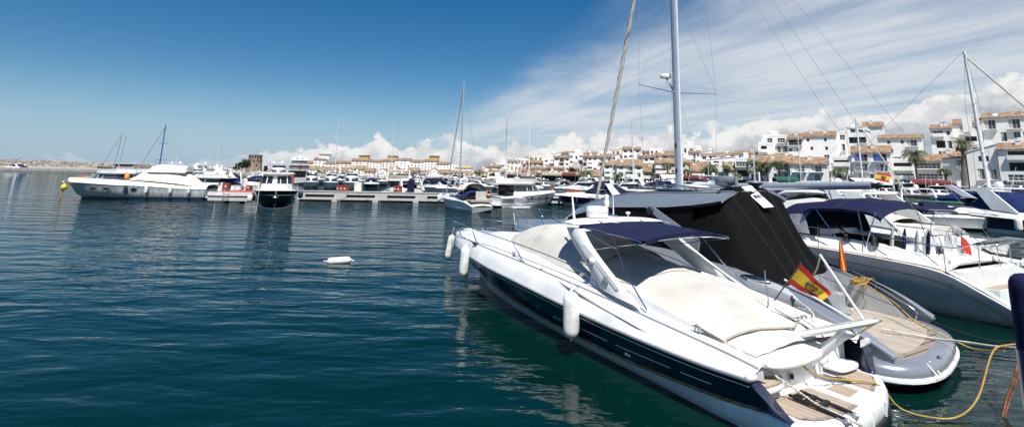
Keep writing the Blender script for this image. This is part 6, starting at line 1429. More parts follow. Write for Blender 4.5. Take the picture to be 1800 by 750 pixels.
    if roof == 'tile':
        mb.poly([(0, dp, 0), (0, 0, 0), (0, 0, H), (0, dp/2, H + rh), (0, dp, H)]).poly([(w, 0, 0), (w, dp, 0), (w, dp, H), (w, dp/2, H + rh), (w, 0, H)])
        mb.build('wall', W, o, 30)
        r_ = MB(); ov = over
        s_ = rh / (dp/2)
        r_.thick([(-.15, -ov, H - ov*s_ + .02), (w + .15, -ov, H - ov*s_ + .02), (w + .15, dp/2, H + rh + .02), (-.15, dp/2, H + rh + .02)], (0, 0, .22)); ro = r_.thick([(-.15, dp/2 + .003, H + rh + .02), (w + .15, dp/2 + .003, H + rh + .02), (w + .15, dp + ov, H - ov*s_ + .02), (-.15, dp + ov, H - ov*s_ + .02)], (0, 0, .22)).build('roof', G['roof_tile'], o, 30)
    elif roof == 'gable':     # gable end towards the harbour
        mb.poly([(0, 0, H), (w, 0, H), (w/2, 0, H + rh)]); mb.poly([(0, dp, 0), (0, 0, 0), (0, 0, H), (0, dp, H)]).poly([(w, 0, 0), (w, dp, 0), (w, dp, H), (w, 0, H)]); mb.build('wall', W, o, 30)
        ro = MB().thick([(-.3, -.2, H - .15), (w/2, -.2, H + rh + .03), (w/2, dp, H + rh + .03), (-.3, dp, H - .15)], (0, 0, .2)).thick([(w/2 + .003, -.2, H + rh + .03), (w + .3, -.2, H - .15), (w + .3, dp, H - .15), (w/2 + .003, dp, H + rh + .03)], (0, 0, .2)).build('roof', G['roof_tile'], o, 30)
    elif roof == 'shed':      # single slope falling to the left or right
        mb.poly([(0, 0, H), (w, 0, H), (w, 0, H + rh)]); mb.poly([(0, dp, 0), (0, 0, 0), (0, 0, H), (0, dp, H)]).poly([(w, 0, 0), (w, dp, 0), (w, dp, H + rh), (w, 0, H + rh)]); mb.build('wall', W, o, 30)
        ro = MB().thick([(-.2, -.2, H - .03), (w + .2, -.2, H + rh + .08), (w + .2, dp, H + rh + .08), (-.2, dp, H - .03)], (0, 0, .18)).build('roof', W, o, 30)
    else:
        mb.poly([(0, dp, 0), (0, 0, 0), (0, 0, H), (0, dp, H)]).poly([(w, 0, 0), (w, dp, 0), (w, dp, H), (w, 0, H)]); mb.build('wall', W, o, 30)
        m2 = MB().b2(0, w, 0, dp, H + .003, H + .1)
        ro = m2.build('roof', G['quay_ground'], o, 30)
        MB().b2(0, w, -.04, .16, H + .003, H + .75).b2(0, .2, .165, dp, H + .103, H + .75).b2(w - .2, w, .165, dp, H + .103, H + .75).build('parapet', W, ro)
    for c in range(chim):
        cx = rnd.uniform(.12, .88) * w; zz = H + (rh * .5 if roof in ('tile', 'gable') else .3)
        ch = MB().b2(cx - .5, cx + .5, dp*.28, dp*.28 + .9, zz - .6, zz + 1.3).b2(cx - .6, cx + .6, dp*.28 - .1, dp*.28 + 1.0, zz + 1.303, zz + 1.42).build('chimney', W, ro)
    if roof == 'flat' and rnd.random() < .6: 
        hx = rnd.uniform(.2, .6) * w; MB().b2(hx, hx + min(w*.35, 4), dp*.3, dp*.8, H + .1, H + 2.5).build('roof_hut', W, ro)
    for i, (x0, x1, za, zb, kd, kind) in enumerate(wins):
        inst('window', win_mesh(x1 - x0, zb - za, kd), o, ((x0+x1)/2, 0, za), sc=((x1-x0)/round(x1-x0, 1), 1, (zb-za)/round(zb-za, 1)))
        if kind == 'b' and za > 1.2: inst('balcony', balcony_mesh(min(cw*.85, x1-x0+.9), 1.0, False), o, ((x0+x1)/2, 0, za))
        if kind in ('o', 'l') and za > 1.2 and rnd.random() < .8: inst('balcony', balcony_mesh(x1-x0+.4, .9, rnd.random() < .55), o, ((x0+x1)/2, 0, za - .02))
        if kind == 'u': inst('balcony', balcony_mesh(x1-x0+.9, 1.1, False), o, ((x0+x1)/2, 0, za - .02)); MB().b2(x0 + .05, x0 + (x1-x0)*.6, .25, .33, za + .1, zb - .02).build('blue_curtain', G['blue_cloth'], o)
    if awn:
        MB().thick([(.3, -.01, fh*.98), (w - .3, -.01, fh*.98), (w - .3, -2.0, fh*.72), (.3, -2.0, fh*.72)], (0, -.02, .08)).build('awning', G[awn], o)
    return o
M_('blue_cloth', (.03, .14, .60), .8, var=.1)
M_('awning_white', (.75, .73, .70), .85, var=.05); M_('awning_red', (.13, .022, .02), .85); M_('sign_blue', (.03, .04, .25), .5)
def dish(h, x, y, z, r=.7):
    MB().rev([(.001, .12), (r*.5, .05), (r*.85, -.05), (r, -.16), (r*.98, -.2), (r*.5, -.02), (.001, .04)], (x, y, z), 16, (-.35, -.8, .5)).tube([(x, y + .1, z), (x, y + .1, z - 1.0)], .05, 5).build('satellite_dish', G['gelcoat_old'], h)
c = lambda *rows_: [(f, x, k) for f, xs_, k in rows_ for x in xs_]
# front row on the right, nearest first
h = house('white four-floor house at the right edge with a wide dark balcony and blue shop sign', 1752, 1835, 262, 128, 4, 1, 'tile', yaw=10, dp=8, rh=1.6, cells=c((3, (.5,), 'o'), (2, (.5,), 'o'), (1, (.5,), 'l'), (0, (.5,), 's')))
MB().b2(.4, 12, -.25, -.05, 2.6, 3.4).build('shop_sign', G['sign_blue'], h)
mb = MB()
for k in range(9): mb.b2(1.0 + k*.55, 1.35 + k*.55, -.28, -.252, 2.8, 3.2)
mb.build('shop_lettering', G['gelcoat_white'], h)
h = house('tall plain white house with a stepped parapet, immediately right of the tall palm', 1698, 1752, 268, 133, 3, 3, 'shed', yaw=10, dp=8, rh=2.0, cells=c((2, (.45, .66), 'n'), (1, (.42, .80), 'b'), (0, (.48, .86), 'd')))
h = house('white house with a tiled roof standing just left of the tall palm trunk', 1655, 1697, 277, 137, 3, 2, 'tile', yaw=10, dp=8, rh=1.7, cells=c((2, (.75,), 'b'), (1, (.80,), 'd'), (0, (.35,), 's')))
h = house('white house with two white satellite dishes on its tiled roof and a long window row', 1606, 1655, 283, 139, 3, 1, 'tile', yaw=10, dp=8, rh=1.7, cells=c((2, (.5,), 'l'), (1, (.55,), 'l'), (0, (.5,), 's')), awn='awning_red')
dish(h, 2.0, -.3, 14.4 if False else (h.children[0].dimensions.z or 9) + 1.0, 1.0)
h = house('white shop house with a flat brown cornice behind the big round palm', 1566, 1606, 283, 141, 3, 1, 'flat', yaw=10, dp=8, cells=c((2, (.5,), 'o'), (1, (.5,), 'l'), (0, (.5,), 's')), awn='awning_white')
MB().b2(2.3, 4.3, -2.2, -2.08, 2.3, 3.2).build('shop_sign', G['sign_blue'], h)
h = house('white four-floor house with bright blue curtains in its two top balconies', 1495, 1566, 268, 143, 4, 2, 'tile', yaw=10, dp=8, rh=1.9, cells=c((3, (.25, .72), 'u'), (2, (.25, .75), 'b'), (1, (.22, .45, .78), 'd'), (0, (.3, .75), 's')), awn='awning_white')
h = house('white house with wide recessed terraces, left of the blue-curtained house', 1462, 1495, 279, 146, 4, 1, 'flat', yaw=10, dp=8, cells=c((3, (.5,), 'o'), (2, (.5,), 'o'), (1, (.5,), 'l'), (0, (.5,), 's')))
h = house('white house with sloping tiled roof and two balcony windows behind the boom end', 1388, 1455, 288, 148, 3, 2, 'tile', yaw=10, dp=9, rh=1.9, cells=c((2, (.25, .70), 'b'), (1, (.25, .70), 'd'), (0, (.3, .7), 's')))
h = house('white stepped house with dark terrace and green hedge left of the sloping tiled house', 1350, 1388, 286, 156, 3, 2, 'tile', yaw=10, dp=9, rh=1.9, cells=c((2, (.7,), 'o'), (1, (.3, .8), 'n'), (0, (.6,), 's')))
h = house('white low house with blue shop awning behind the group of palms', 1316, 1350, 284, 162, 3, 2, 'tile', yaw=10, dp=9, rh=1.9, cells=c((2, (.3, .75), 'w'), (1, (.7,), 'n'), (0, (.55,), 's')), awn='blue_cloth')
h = house('white modern house with a tall glazed front left of the palm group', 1292, 1316, 281, 168, 3, 1, 'flat', yaw=10, dp=9, cells=c((2, (.5,), 'l'), (1, (.5,), 'o'), (0, (.5,), 's')), wall='wall_white')
h = house('small white house with tiled roof and a row of three windows beside the glazed house', 1272, 1292, 298, 170, 2, 1, 'tile', yaw=10, dp=8, rh=2.2, cells=c((1, (.5,), 'l'), (0, (.5,), 's')))
h = house('small white flat-roofed house with three little windows, between two tiled houses', 1246, 1272, 299, 172, 2, 1, 'flat', yaw=10, dp=8, cells=c((1, (.5,), 'l'), (0, (.3,), 's')))
h = house('small cream house with overhanging tiled roof and glazed porch right of the grey mast', 1213, 1246, 300, 176, 2, 2, 'tile', yaw=10, dp=8, rh=3.0, wall='wall_cream', cells=c((1, (.35,), 'l'), (0, (.25, .45), 'n')))
h = house('cream house with three stacked open balconies under a tiled roof, left of the grey mast', 1150, 1192, 287, 184, 4, 2, 'tile', yaw=10, dp=9, rh=1.8, wall='wall_cream', cells=c((3, (.28,), 'o'), (2, (.28,), 'o'), (1, (.28,), 'o'), (3, (.78,), 'n'), (2, (.78,), 'n'), (0, (.3,), 's')))
h = house('low cream house with tiled roof tucked between taller houses left of the stacked balconies', 1130, 1150, 301, 188, 2, 1, 'tile', yaw=10, dp=9, rh=2.8, wall='wall_cream', cells=c((1, (.5,), 'l'), (0, (.5,), 's')))
h = house('wide white three-floor house behind the thin mast, with a long tiled eave', 1084, 1130, 291, 190, 3, 3, 'tile', yaw=10, dp=9, rh=2.2, shop=True)
h = house('white house with small tiled canopy between the forestay and the wide three-floor house', 1062, 1084, 290, 194, 3, 2, 'tile', yaw=10, dp=9, rh=1.6, shop=True)
h = house('low pinkish house with tiled roof behind the lower forestay', 1040, 1062, 309, 198, 1, 1, 'tile', yaw=10, dp=9, rh=2.2, wall='wall_pink', cells=c((0, (.4,), 'o')))
h = house('low white house under a wide tiled roof right of the two bushy palms', 1020, 1040, 308, 202, 2, 2, 'tile', yaw=10, dp=9, rh=1.9)
h = house('white low house with two square windows left of the two bushy palms', 988, 1018, 308, 206, 2, 3, 'tile', yaw=10, dp=10, rh=1.9, shop=True)
h = house('white low house with its gable end to the harbour', 966, 988, 306, 210, 2, 2, 'gable', yaw=10, dp=10, rh=1.9, shop=True)
h = house('white low house with long tiled roof behind the single palm', 932, 964, 309, 214, 2, 3, 'tile', yaw=10, dp=10, rh=1.9, shop=True)
h = house('white low house with tiled roof left of the single palm', 905, 932, 311, 220, 2, 3, 'tile', yaw=10, dp=10, rh=1.9, shop=True)
h = house('low white pavilion with broad white awning behind the trawler', 858, 886, 313, 225, 1, 1, 'flat', yaw=8, dp=8, awn='awning_white', shop=True, chim=0)
h = house('small white house with tiled roof between the trawler masts', 886, 905, 310, 226, 2, 2, 'tile', yaw=8, dp=8, rh=1.9, shop=True)
h = house('low tiled house beside the palm behind the blue-clothed sailboat', 822, 856, 309, 232, 2, 3, 'tile', yaw=8, dp=8, rh=1.9, shop=True)
# second line on the right
h = house('large white apartment house top right with paired dark balcony windows and tiled roof', 1724, 1850, 205, 160, 6, 4, 'tile', yaw=10, dp=10, rh=1.8, cells=c((5, (.47, .60), 'b'), (4, (.49, .62), 'w'), (3, (.2, .5), 'w'), (5, (.12, .28), 'b'), (4, (.3,), 'd'), (5, (.85,), 'b'), (4, (.85,), 'w')), chim=2, name='apartment_house'); dish(h, 3, 1, 23.6, .9); dish(h, 12, 1, 23.4, .9)
h = house('tall narrow white apartment house with arched balcony behind the tall palm', 1674, 1724, 217, 163, 6, 2, 'tile', yaw=10, dp=10, rh=1.8, cells=c((5, (.42,), 'b'), (4, (.6,), 'o'), (5, (.85,), 'n')), chim=1, name='apartment_house')
h = house('white terraced apartment house with chimney, left part of the tall block at top right', 1634, 1674, 226, 163, 6, 2, 'tile', yaw=10, dp=10, rh=1.6, cells=c((5, (.35,), 'l'), (4, (.42,), 'o'), (5, (.80,), 'n'), (4, (.8,), 'd'), (3, (.5,), 'l')), chim=2, name='apartment_house'); MB().b2(10.2 - 2.2, 10.2, -.2, 1.2, 18, 23.5).build('tall_chimney', G['wall_white'], h)
h = house('square white house with low tiled roof and one dark balcony, behind the big palm', 1542, 1622, 243, 172, 6, 3, 'tile', yaw=8, dp=10, rh=1.4, cells=c((5, (.55,), 'n'), (5, (.76,), 'b'), (4, (.3,), 'n'), (5, (.25,), 'n')), chim=0)
h = house('tall white house with arched top balcony and blue doors behind the blue-curtained house', 1488, 1526, 223, 178, 7, 2, 'shed', yaw=8, dp=10, rh=-1.6, cells=c((6, (.28, .68), 'w'), (5, (.26, .66), 'o'), (4, (.2, .6), 'd')), name='apartment_house')
h = house('narrow white house with a small tiled roof standing above the others, behind', 1515, 1552, 222, 190, 7, 2, 'tile', yaw=8, dp=9, rh=1.8, cells=c((6, (.2,), 'n'), (5, (.2,), 'n')))
h = house('white house with plant-hung balconies left of the arched tall house', 1470, 1490, 234, 180, 6, 2, 'flat', yaw=8, dp=9, cells=c((5, (.5,), 'l'), (4, (.5,), 'b'), (3, (.5,), 'd')))
h = house('wide white apartment house with three brown shuttered windows under a tiled roof', 1413, 1470, 239, 182, 6, 3, 'tile', yaw=8, dp=10, rh=1.8, cells=c((5, (.12, .66), 'n'), (4, (.22, .68), 'n'), (3, (.66,), 'w')), chim=2, name='apartment_house')
h = house('white apartment house with arched top balcony, right of the stepped glass-balcony house', 1384, 1413, 243, 184, 6, 1, 'tile', yaw=8, dp=10, rh=1.9, cells=c((5, (.45,), 'o'), (4, (.15, .6), 'n'), (3, (.5,), 'w')), name='apartment_house', chim=1)
h = house('white stepped modern house with glass balconies at the skyline', 1340, 1384, 240, 190, 6, 3, 'flat', yaw=8, dp=10, cells=c((5, (.25, .75), 'l'), (4, (.3, .6, .85), 'b'), (3, (.2, .6), 'l')), wall='wall_white', name='apartment_house')
h = house('low white terrace wing in front of the stepped glass-balcony house', 1332, 1358, 254, 186, 5, 2, 'flat', yaw=8, dp=8, cells=c((4, (.4,), 'o'), (3, (.5,), 'l')))
for i, (u0, u1, ve, Y, fl, cl, rf_, wl, ds) in enumerate([
    (1290, 1338, 270, 196, 4, 3, 'tile', 'wall_white', 'white house with a long brown tiled roof left of the stepped modern house'), (1350, 1392, 277, 172, 4, 3, 'tile', 'wall_white', 'white house with tiled roof right behind the palm group'),
    (1230, 1292, 272, 206, 4, 4, 'tile', 'wall_white', 'long white house with a dark eave right of the flat-topped tall house'), (1198, 1232, 259, 214, 6, 3, 'flat', 'wall_white', 'tall flat-topped white house standing alone, right of the grey mast'),
    (1240, 1290, 281, 196, 3, 4, 'shed', 'wall_white', 'white house with a sloping wall top in the middle of the right slope'), (1300, 1340, 283, 180, 3, 3, 'flat', 'wall_cream', 'cream flat house just behind the small glazed house'),
    (1196, 1216, 286, 200, 3, 2, 'tile', 'wall_pink', 'pinkish narrow house immediately right of the grey mast'), (1150, 1200, 273, 215, 5, 4, 'tile', 'wall_white', 'white house with tiled roof immediately left of the grey mast, second line'),
    (1120, 1152, 276, 212, 4, 3, 'tile', 'wall_white', 'white house with twin small windows behind the wide three-floor house'), (1094, 1126, 262, 226, 6, 3, 'tile', 'wall_white', 'tall white house with a stepped top behind the thin mast'),
    (1076, 1098, 284, 208, 4, 2, 'flat', 'wall_white', 'white flat house behind the tiled canopy house'), (1040, 1086, 276, 214, 5, 4, 'tile', 'wall_white', 'white house with balconies and tiled roof crossed by the forestay'),
    (1024, 1041, 276, 212, 5, 2, 'tile', 'wall_white', 'narrow white tower-like house with stacked windows, left of the forestay'), (1000, 1026, 272, 226, 5, 3, 'flat', 'wall_white', 'white terraced house with arcaded roof terrace left of the tower-like house'),
    (974, 1001, 277, 222, 5, 3, 'tile', 'wall_white', 'white square house with two windows and a tiled roof on the mid slope'), (1000, 1022, 294, 212, 3, 2, 'flat', 'wall_pink', 'greyish low house above the low houses with the bushy palms'),
    (955, 976, 280, 228, 5, 2, 'flat', 'wall_white', 'white cubic house with plain wall left of the square tiled house'), (925, 956, 286, 232, 4, 3, 'tile', 'wall_white', 'white house with dark garage-like opening on the mid slope'),
    (960, 992, 296, 220, 3, 3, 'tile', 'wall_white', 'tiled house right above the gable-ended house'), (930, 962, 297, 224, 3, 3, 'tile', 'wall_white', 'tiled house right above the single palm'),
    (905, 932, 300, 230, 3, 3, 'tile', 'wall_cream', 'cream tiled house above the low harbour houses, left of the single palm')]):
    house(ds, u0, u1, ve, Y, fl, cl, rf_, wl, yaw=8, dp=9, rh=1.1)
def ORD2(i): return ORD[i] if i < 20 else ['twenty-first', 'twenty-second', 'twenty-third', 'twenty-fourth', 'twenty-fifth'][i - 20]
# skyline houses of the middle hill
sk = [(838, 862, 299), (856, 880, 293), (872, 900, 289), (890, 912, 284), (905, 930, 281), (922, 944, 279), (938, 962, 276), (884, 906, 297), (850, 874, 303), (1050, 1075, 268), (1074, 1098, 264), (1128, 1150, 267), (1142, 1166, 263), (1162, 1186, 268), (1008, 1030, 266), (985, 1008, 269), (962, 986, 271), (1030, 1052, 270), (1184, 1204, 270)]
WD = ['white', 'cream', 'white']
for i, (u0, u1, ve) in enumerate(sorted(sk)):
    rf_ = ['tile', 'flat', 'tile', 'flat', 'shed'][i % 5]
    house(f'small {["pale", "white", "cream"][i % 3]} {"tiled" if rf_ == "tile" else "flat-topped"} hill house on the central skyline, {ORD[i]} counting from left', u0, u1, ve, 250 + (i % 4) * 9, 5 if ve < 285 else 3, 3, rf_, ['wall_white', 'wall_white', 'wall_cream'][i % 3], yaw=6, dp=9, rh=.9)
sk2 = [(846, 866, 306), (862, 886, 303), (880, 902, 300), (896, 918, 292), (916, 940, 289), (934, 952, 291), (950, 972, 287), (970, 990, 285), (988, 1006, 284), (1004, 1024, 286), (1060, 1082, 281), (1082, 1100, 274), (1100, 1124, 283), (1124, 1146, 284), (1146, 1168, 281), (1168, 1190, 279), (1196, 1216, 277), (1214, 1240, 283), (1238, 1262, 287), (1262, 1286, 288), (1286, 1306, 277), (1306, 1332, 275), (1228, 1252, 268), (1252, 1275, 270), (1210, 1230, 268)]
for i, (u0, u1, ve) in enumerate(sk2):
    rf_ = ['flat', 'tile', 'shed', 'flat', 'tile'][i % 5]
    house(f'small {["white", "pale"][i % 2]} {"tiled" if rf_ == "tile" else "flat-topped"} house packed into the hillside behind the waterfront, {ORD2(i)} from left', u0, u1, ve, (236 if u0 < 1200 else 203) + (i % 3) * 5, max(3, int((318 - ve) / 10)), 3, rf_, ['wall_white', 'wall_white', 'wall_cream'][i % 3], yaw=7, dp=8, rh=.9)
# long apartment block far left and houses in front of it
ap = [(536, 556, 286, 4, 3, 'tile', 'white house with a brown awning roof right of the big three-deck yacht'), (552, 573, 280, 5, 3, 'tile', 'white turret-topped house, highest at the left end of the town'), (571, 592, 287, 4, 3, 'tile', 'white house between the turret-topped house and the long block'),
      (590, 620, 286, 5, 4, 'tile', 'cream apartment house with tiled dormer left of the yellow-topped block'), (618, 650, 282, 6, 5, 'tile', 'first part of the long apartment block, with ochre roof turret'), (649, 672, 284, 6, 4, 'tile', 'second part of the long apartment block, set back'), (671, 696, 283, 6, 4, 'tile', 'third part of the long apartment block, under a small roof turret'),
      (695, 722, 281, 6, 4, 'tile', 'fourth part of the long apartment block, with three window columns'), (721, 746, 284, 5, 4, 'tile', 'fifth part of the long apartment block, with darker window bands'), (745, 768, 283, 6, 4, 'tile', 'sixth part of the long apartment block, with an ochre roof turret'), (767, 790, 288, 5, 4, 'tile', 'seventh part of the long apartment block, narrower'), (789, 806, 292, 4, 3, 'flat', 'white end house of the long block beside the mast'), (800, 828, 295, 4, 4, 'tile', 'white house under a bright ochre roof at the right end of the long block')]
for i, (u0, u1, ve, fl, cl, rf_, ds) in enumerate(ap):
    h = house(ds, u0, u1, ve, 330, fl, cl, rf_, 'wall_cream' if i in (3, 4, 6) else 'wall_white', yaw=2, dp=12, rh=1.2, wk=['w', 'w', 'n', 'd'], name='apartment_house', chim=0)
    if i in (1, 4, 6, 9):
        w = (u1 - u0) * 330 / 900; H = [x for x in h.children if x.name.startswith('wall')][0]; zt = max(v.co.z for v in H.data.vertices)
        MB().b2(w*.35, w*.35 + 6, 3, 9, zt - 1.2, zt + 1.9).build('roof_turret', G['yellow_paint'] if i in (4, 6, 9) else G['wall_white'], h); MB().b2(w*.35 - .5, w*.35 + 6.5, 2.5, 9.5, zt + 1.903, zt + 2.3).build('turret_roof', G['roof_tile'], h)
    if i == 12: 
        H = [x for x in h.children if x.name.startswith('roof')][0]; H.data.materials[0] = G['yellow_paint']
lo = [(538, 556, 297, 3), (556, 574, 299, 3), (574, 592, 300, 2), (600, 622, 300, 3), (622, 640, 297, 3), (640, 658, 301, 2), (660, 684, 302, 2), (684, 700, 299, 3), (700, 716, 303, 2), (716, 736, 300, 3), (738, 754, 305, 2), (754, 772, 301, 2), (772, 796, 304, 2), (796, 822, 306, 2)]
for i, (u0, u1, ve, fl) in enumerate(lo):
    house(f'small {["white", "cream"][i % 2]} tiled house in the low row before the long apartment block, {ORD[i]} from left', u0, u1, ve, 285, fl, 3, 'gable' if i in (6, 11) else 'tile', ['wall_white', 'wall_cream'][i % 2], yaw=2, dp=9, rh=1.7, chim=0)
house('white low building left of the big three-deck yacht', 462, 482, 296, 290, 3, 3, 'flat', 'wall_white', yaw=0, dp=8, chim=0); house('low brown-roofed harbour office at the foot of the stone tower', 462, 476, 302, 288, 2, 2, 'tile', 'wall_cream', yaw=0, dp=8, rh=1.0, chim=0)
# awnings strip along the waterfront
for u, Y, w, mt, lb_ in ((1186, 168, 9, 'awning_white', 'white restaurant canopy right of the grey mast'), (1222, 165, 7, 'awning_red', 'reddish patterned restaurant awning right of the white canopy'), (1380, 142, 6, 'canvas_green', 'green hedge-coloured awning behind the boom'), (1525, 132, 8, 'awning_white', 'white shop canopy below the blue-curtained house'), (1630, 128, 9, 'awning_red', 'dark red restaurant awning below the dish-roofed house'), (985, 196, 14, 'canvas_beige', 'long brown restaurant awning below the gable-ended house'), (1000, 194, 5, 'awning_red', 'red little awning next to the long brown awning')):
    p = aty(u, 330, Y); t = empty('awning', (p.x, Y, 1.35), R(-8), lb_, 'awning')
    MB().thick([(-w/2, 0, 3.2), (w/2, 0, 3.2), (w/2, -2.6, 2.5), (-w/2, -2.6, 2.5)], (0, 0, .1)).b2(-w/2, w/2, -2.66, -2.605, 2.1, 2.6).build('canopy', G[mt], t)
    for x in (-w/2 + .1, w/2 - .1): MB().tube([(x, -2.5, 0), (x, -2.5, 2.5)], .05, 5).build('post', G['grey_metal'], t)
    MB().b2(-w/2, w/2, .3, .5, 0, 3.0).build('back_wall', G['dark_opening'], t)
# ------------------------------------------------------------------ palms
def palm_mesh(seed, nf=26, r=2.6, droop=1.0, up=.7):
    rnd = random.Random(seed); mb = MB()
    for i in range(nf):
        a = 2*PI*i/nf*1.0 + rnd.uniform(-.2, .2) + (i % 3) * .8; el = rnd.uniform(-.55, 1.25) * up + .15; L = r * rnd.uniform(.8, 1.12); d = Vector((math.cos(a), math.sin(a), 0)); n_ = 9; P = []
        p = Vector((0, 0, 0)); e = el
        for k in range(n_ + 1): P.append(p.copy()); p = p + (d * math.cos(e) + Vector((0, 0, math.sin(e)))) * (L / n_); e -= droop * .22 * (1 + .2 * rnd.random())
        mb.cur = 0 if rnd.random() < .82 and el > -.3 else 1
        mb.tube(P, [.05 * (1 - k/n_*.8) for k in range(n_ + 1)], 3, False)
        side = Vector((-math.sin(a), math.cos(a), 0))
        for k in range(1, n_ * 2 + 1):
            f = k / 2; j = min(int(f), n_ - 1); b = P[j].lerp(P[j+1], f - j); t = (P[j+1] - P[j]).normalized(); ll = .62 * r / 2.6 * math.sin(PI * min(.97, .12 + f / n_ * .85)) ** .6
            for s in (-1, 1):
                tip = b + side * s * ll * .75 + t * ll * .5 - Vector((0, 0, ll * .55)); w = t * .055 * r / 2.6
                mb.poly([b - w, b + w, tip])
    return mb.mesh('crown', [G['palm_leaf'], G['palm_leaf_dry']], 180)
PMS = [palm_mesh(1, 30, 3.0, 1.0, .8), palm_mesh(2, 26, 2.4, 1.25, .6), palm_mesh(3, 34, 2.6, .8, 1.0)]
def palm(u, vt, Y, k, sc, label, lean=.3, tr_=.26):
    p = aty(u, vt, Y); h = p.z - 1.3; t = empty('palm_tree', (p.x, Y, 1.3), 0, label, 'palm tree')
    pts = catmull([(lean*1.2, 0, 0), (lean*.9, .1, h*.3), (lean*.2, 0, h*.7), (0, 0, h)], 14)
    MB().tube(pts, [tr_ * (1.35 - .35 * min(1, i/3)) * (1 - .02*i) + .03 * (i % 2) for i in range(14)], 9).rev([(tr_*.8, -.5), (tr_*1.7, -.1), (tr_*1.2, .25), (.05, .4)], (0, 0, h), 10).build('trunk', G['palm_trunk'], t, 80)
    o = inst('crown', PMS[k], t, (0, 0, h + .1), (0, 0, u), (sc, sc, sc)); return t
palm(1607, 272, 134, 0, 1.25, 'big round-crowned palm in front of the white shop house with brown cornice')
palm(1691, 252, 132, 2, 1.15, 'tallest palm with a thick leaning trunk and upright crown, at the right', -.8, .42)
palm(1661, 300, 130, 1, 1.0, 'short yellowish palm left of the tallest palm'); palm(1797, 282, 130, 1, 1.2, 'palm cut by the right edge of the photo'); palm(1476, 299, 138, 1, 1.35, 'broad drooping palm left of the blue-curtained house')
palm(1368, 288, 150, 0, .95, 'single palm right of the palm group with a slim straight trunk'); palm(1327, 289, 158, 2, 1.1, 'left palm of the dense palm group'); palm(1337, 292, 160, 0, .9, 'middle palm of the dense palm group'); palm(1347, 289, 156, 1, 1.1, 'right palm of the dense palm group'); palm(1322, 302, 156, 1, .9, 'low palm at the left foot of the palm group')
palm(1243, 297, 166, 2, 1.0, 'round dense palm right of the small cream house'); palm(1277, 293, 168, 1, 1.0, 'thin drooping palm between the small tiled house and the flat one'); palm(1253, 293, 170, 0, .9, 'thin palm just right of the round dense palm'); palm(1296, 307, 160, 1, 1.0, 'short bushy palm in front of the glazed house')
palm(1172, 289, 174, 1, 1.25, 'tall slim palm with a curved trunk left of the grey mast', .8); palm(1180, 308, 172, 0, 1.05, 'short round palm at the foot of the tall slim palm'); palm(1209, 300, 176, 1, 1.0, 'slim palm right beside the grey mast')
palm(1086, 309, 180, 2, .95, 'bushy palm behind the thin antenna'); palm(1024, 305, 192, 0, 1.15, 'left one of the two bushy palms in the centre'); palm(1034, 306, 190, 2, 1.05, 'right one of the two bushy palms in the centre'); palm(949, 306, 204, 1, 1.2, 'single palm among the low white houses right of the trawler')
palm(841, 305, 226, 0, 1.2, 'palm beside the low tiled house right of the tall thin mast'); palm(848, 311, 224, 2, .9, 'lower palm close right of the palm beside the low tiled house'); palm(725, 306, 270, 0, 1.1, 'palm in front of the fourth part of the long apartment block'); palm(779, 309, 262, 2, 1.0, 'palm near the right end of the long apartment block'); palm(560, 302, 275, 0, 1.2, 'palm in front of the turret-topped house'); palm(583, 306, 275, 2, 1.0, 'palm right of the turret-topped house')
# bushy dark trees by the tower
def leafy(loc, h, r, label, seed, n=900):
    rnd = random.Random(seed); t = empty('tree', loc, 0, label, 'tree')
    MB().tube([(0, 0, 0), (.1, 0, h*.35), (0, .1, h*.6)], [.28, .2, .1], 7).tube([(.1, 0, h*.35), (r*.4, 0, h*.65)], [.14, .06], 5).tube([(.1, 0, h*.35), (-r*.4, .2, h*.65)], [.14, .06], 5).build('trunk', G['palm_trunk'], t, 80)
    mb = MB(); cl = [(rnd.uniform(-.6, .6)*r, rnd.uniform(-.6, .6)*r, h*rnd.uniform(.45, .9), rnd.uniform(.35, .6)*r) for _ in range(12)]
    for i in range(n):
        cx, cy, cz, cr2 = rnd.choice(cl); v = Vector((rnd.gauss(0, 1), rnd.gauss(0, 1), rnd.gauss(0, 1))).normalized() * cr2 * rnd.random() ** .4; p = Vector((cx, cy, cz)) + v; a = Vector((rnd.uniform(-1, 1), rnd.uniform(-1, 1), rnd.uniform(-1, 1))).normalized() * .28; b = a.cross(Vector((rnd.random(), rnd.random(), 1))).normalized() * .28
        mb.poly([p - a, p + b, p + a, p - b])
    mb.build('crown', G['tree_leaf'], t, 180)
for u, h, lb_ in ((424, 6.0, 'leftmost dark bushy tree left of the stone tower'), (432, 7.2, 'tallest dark bushy tree, beside the left wall of the stone tower'), (415, 4.6, 'smallest dark bushy tree left of the stone tower'), (467, 4.0, 'dark bush at the right foot of the stone tower')):
    p = aty(u, 300, 285); leafy((p.x, 285, 1.3), h, h*.38, lb_, u)
for i, (u, ve, Y) in enumerate(((806, 306, 250), (866, 302, 244), (893, 303, 240), (868, 308, 228), (1008, 297, 210), (1143, 296, 200), (1300, 268, 210), (1345, 262, 200))):
    p = aty(u, ve, Y); leafy((p.x, Y, 1.3), p.z - 1.0, 2.4, f'green tree among the white houses, {ORD[i]} counting from left', i + 40, 500)
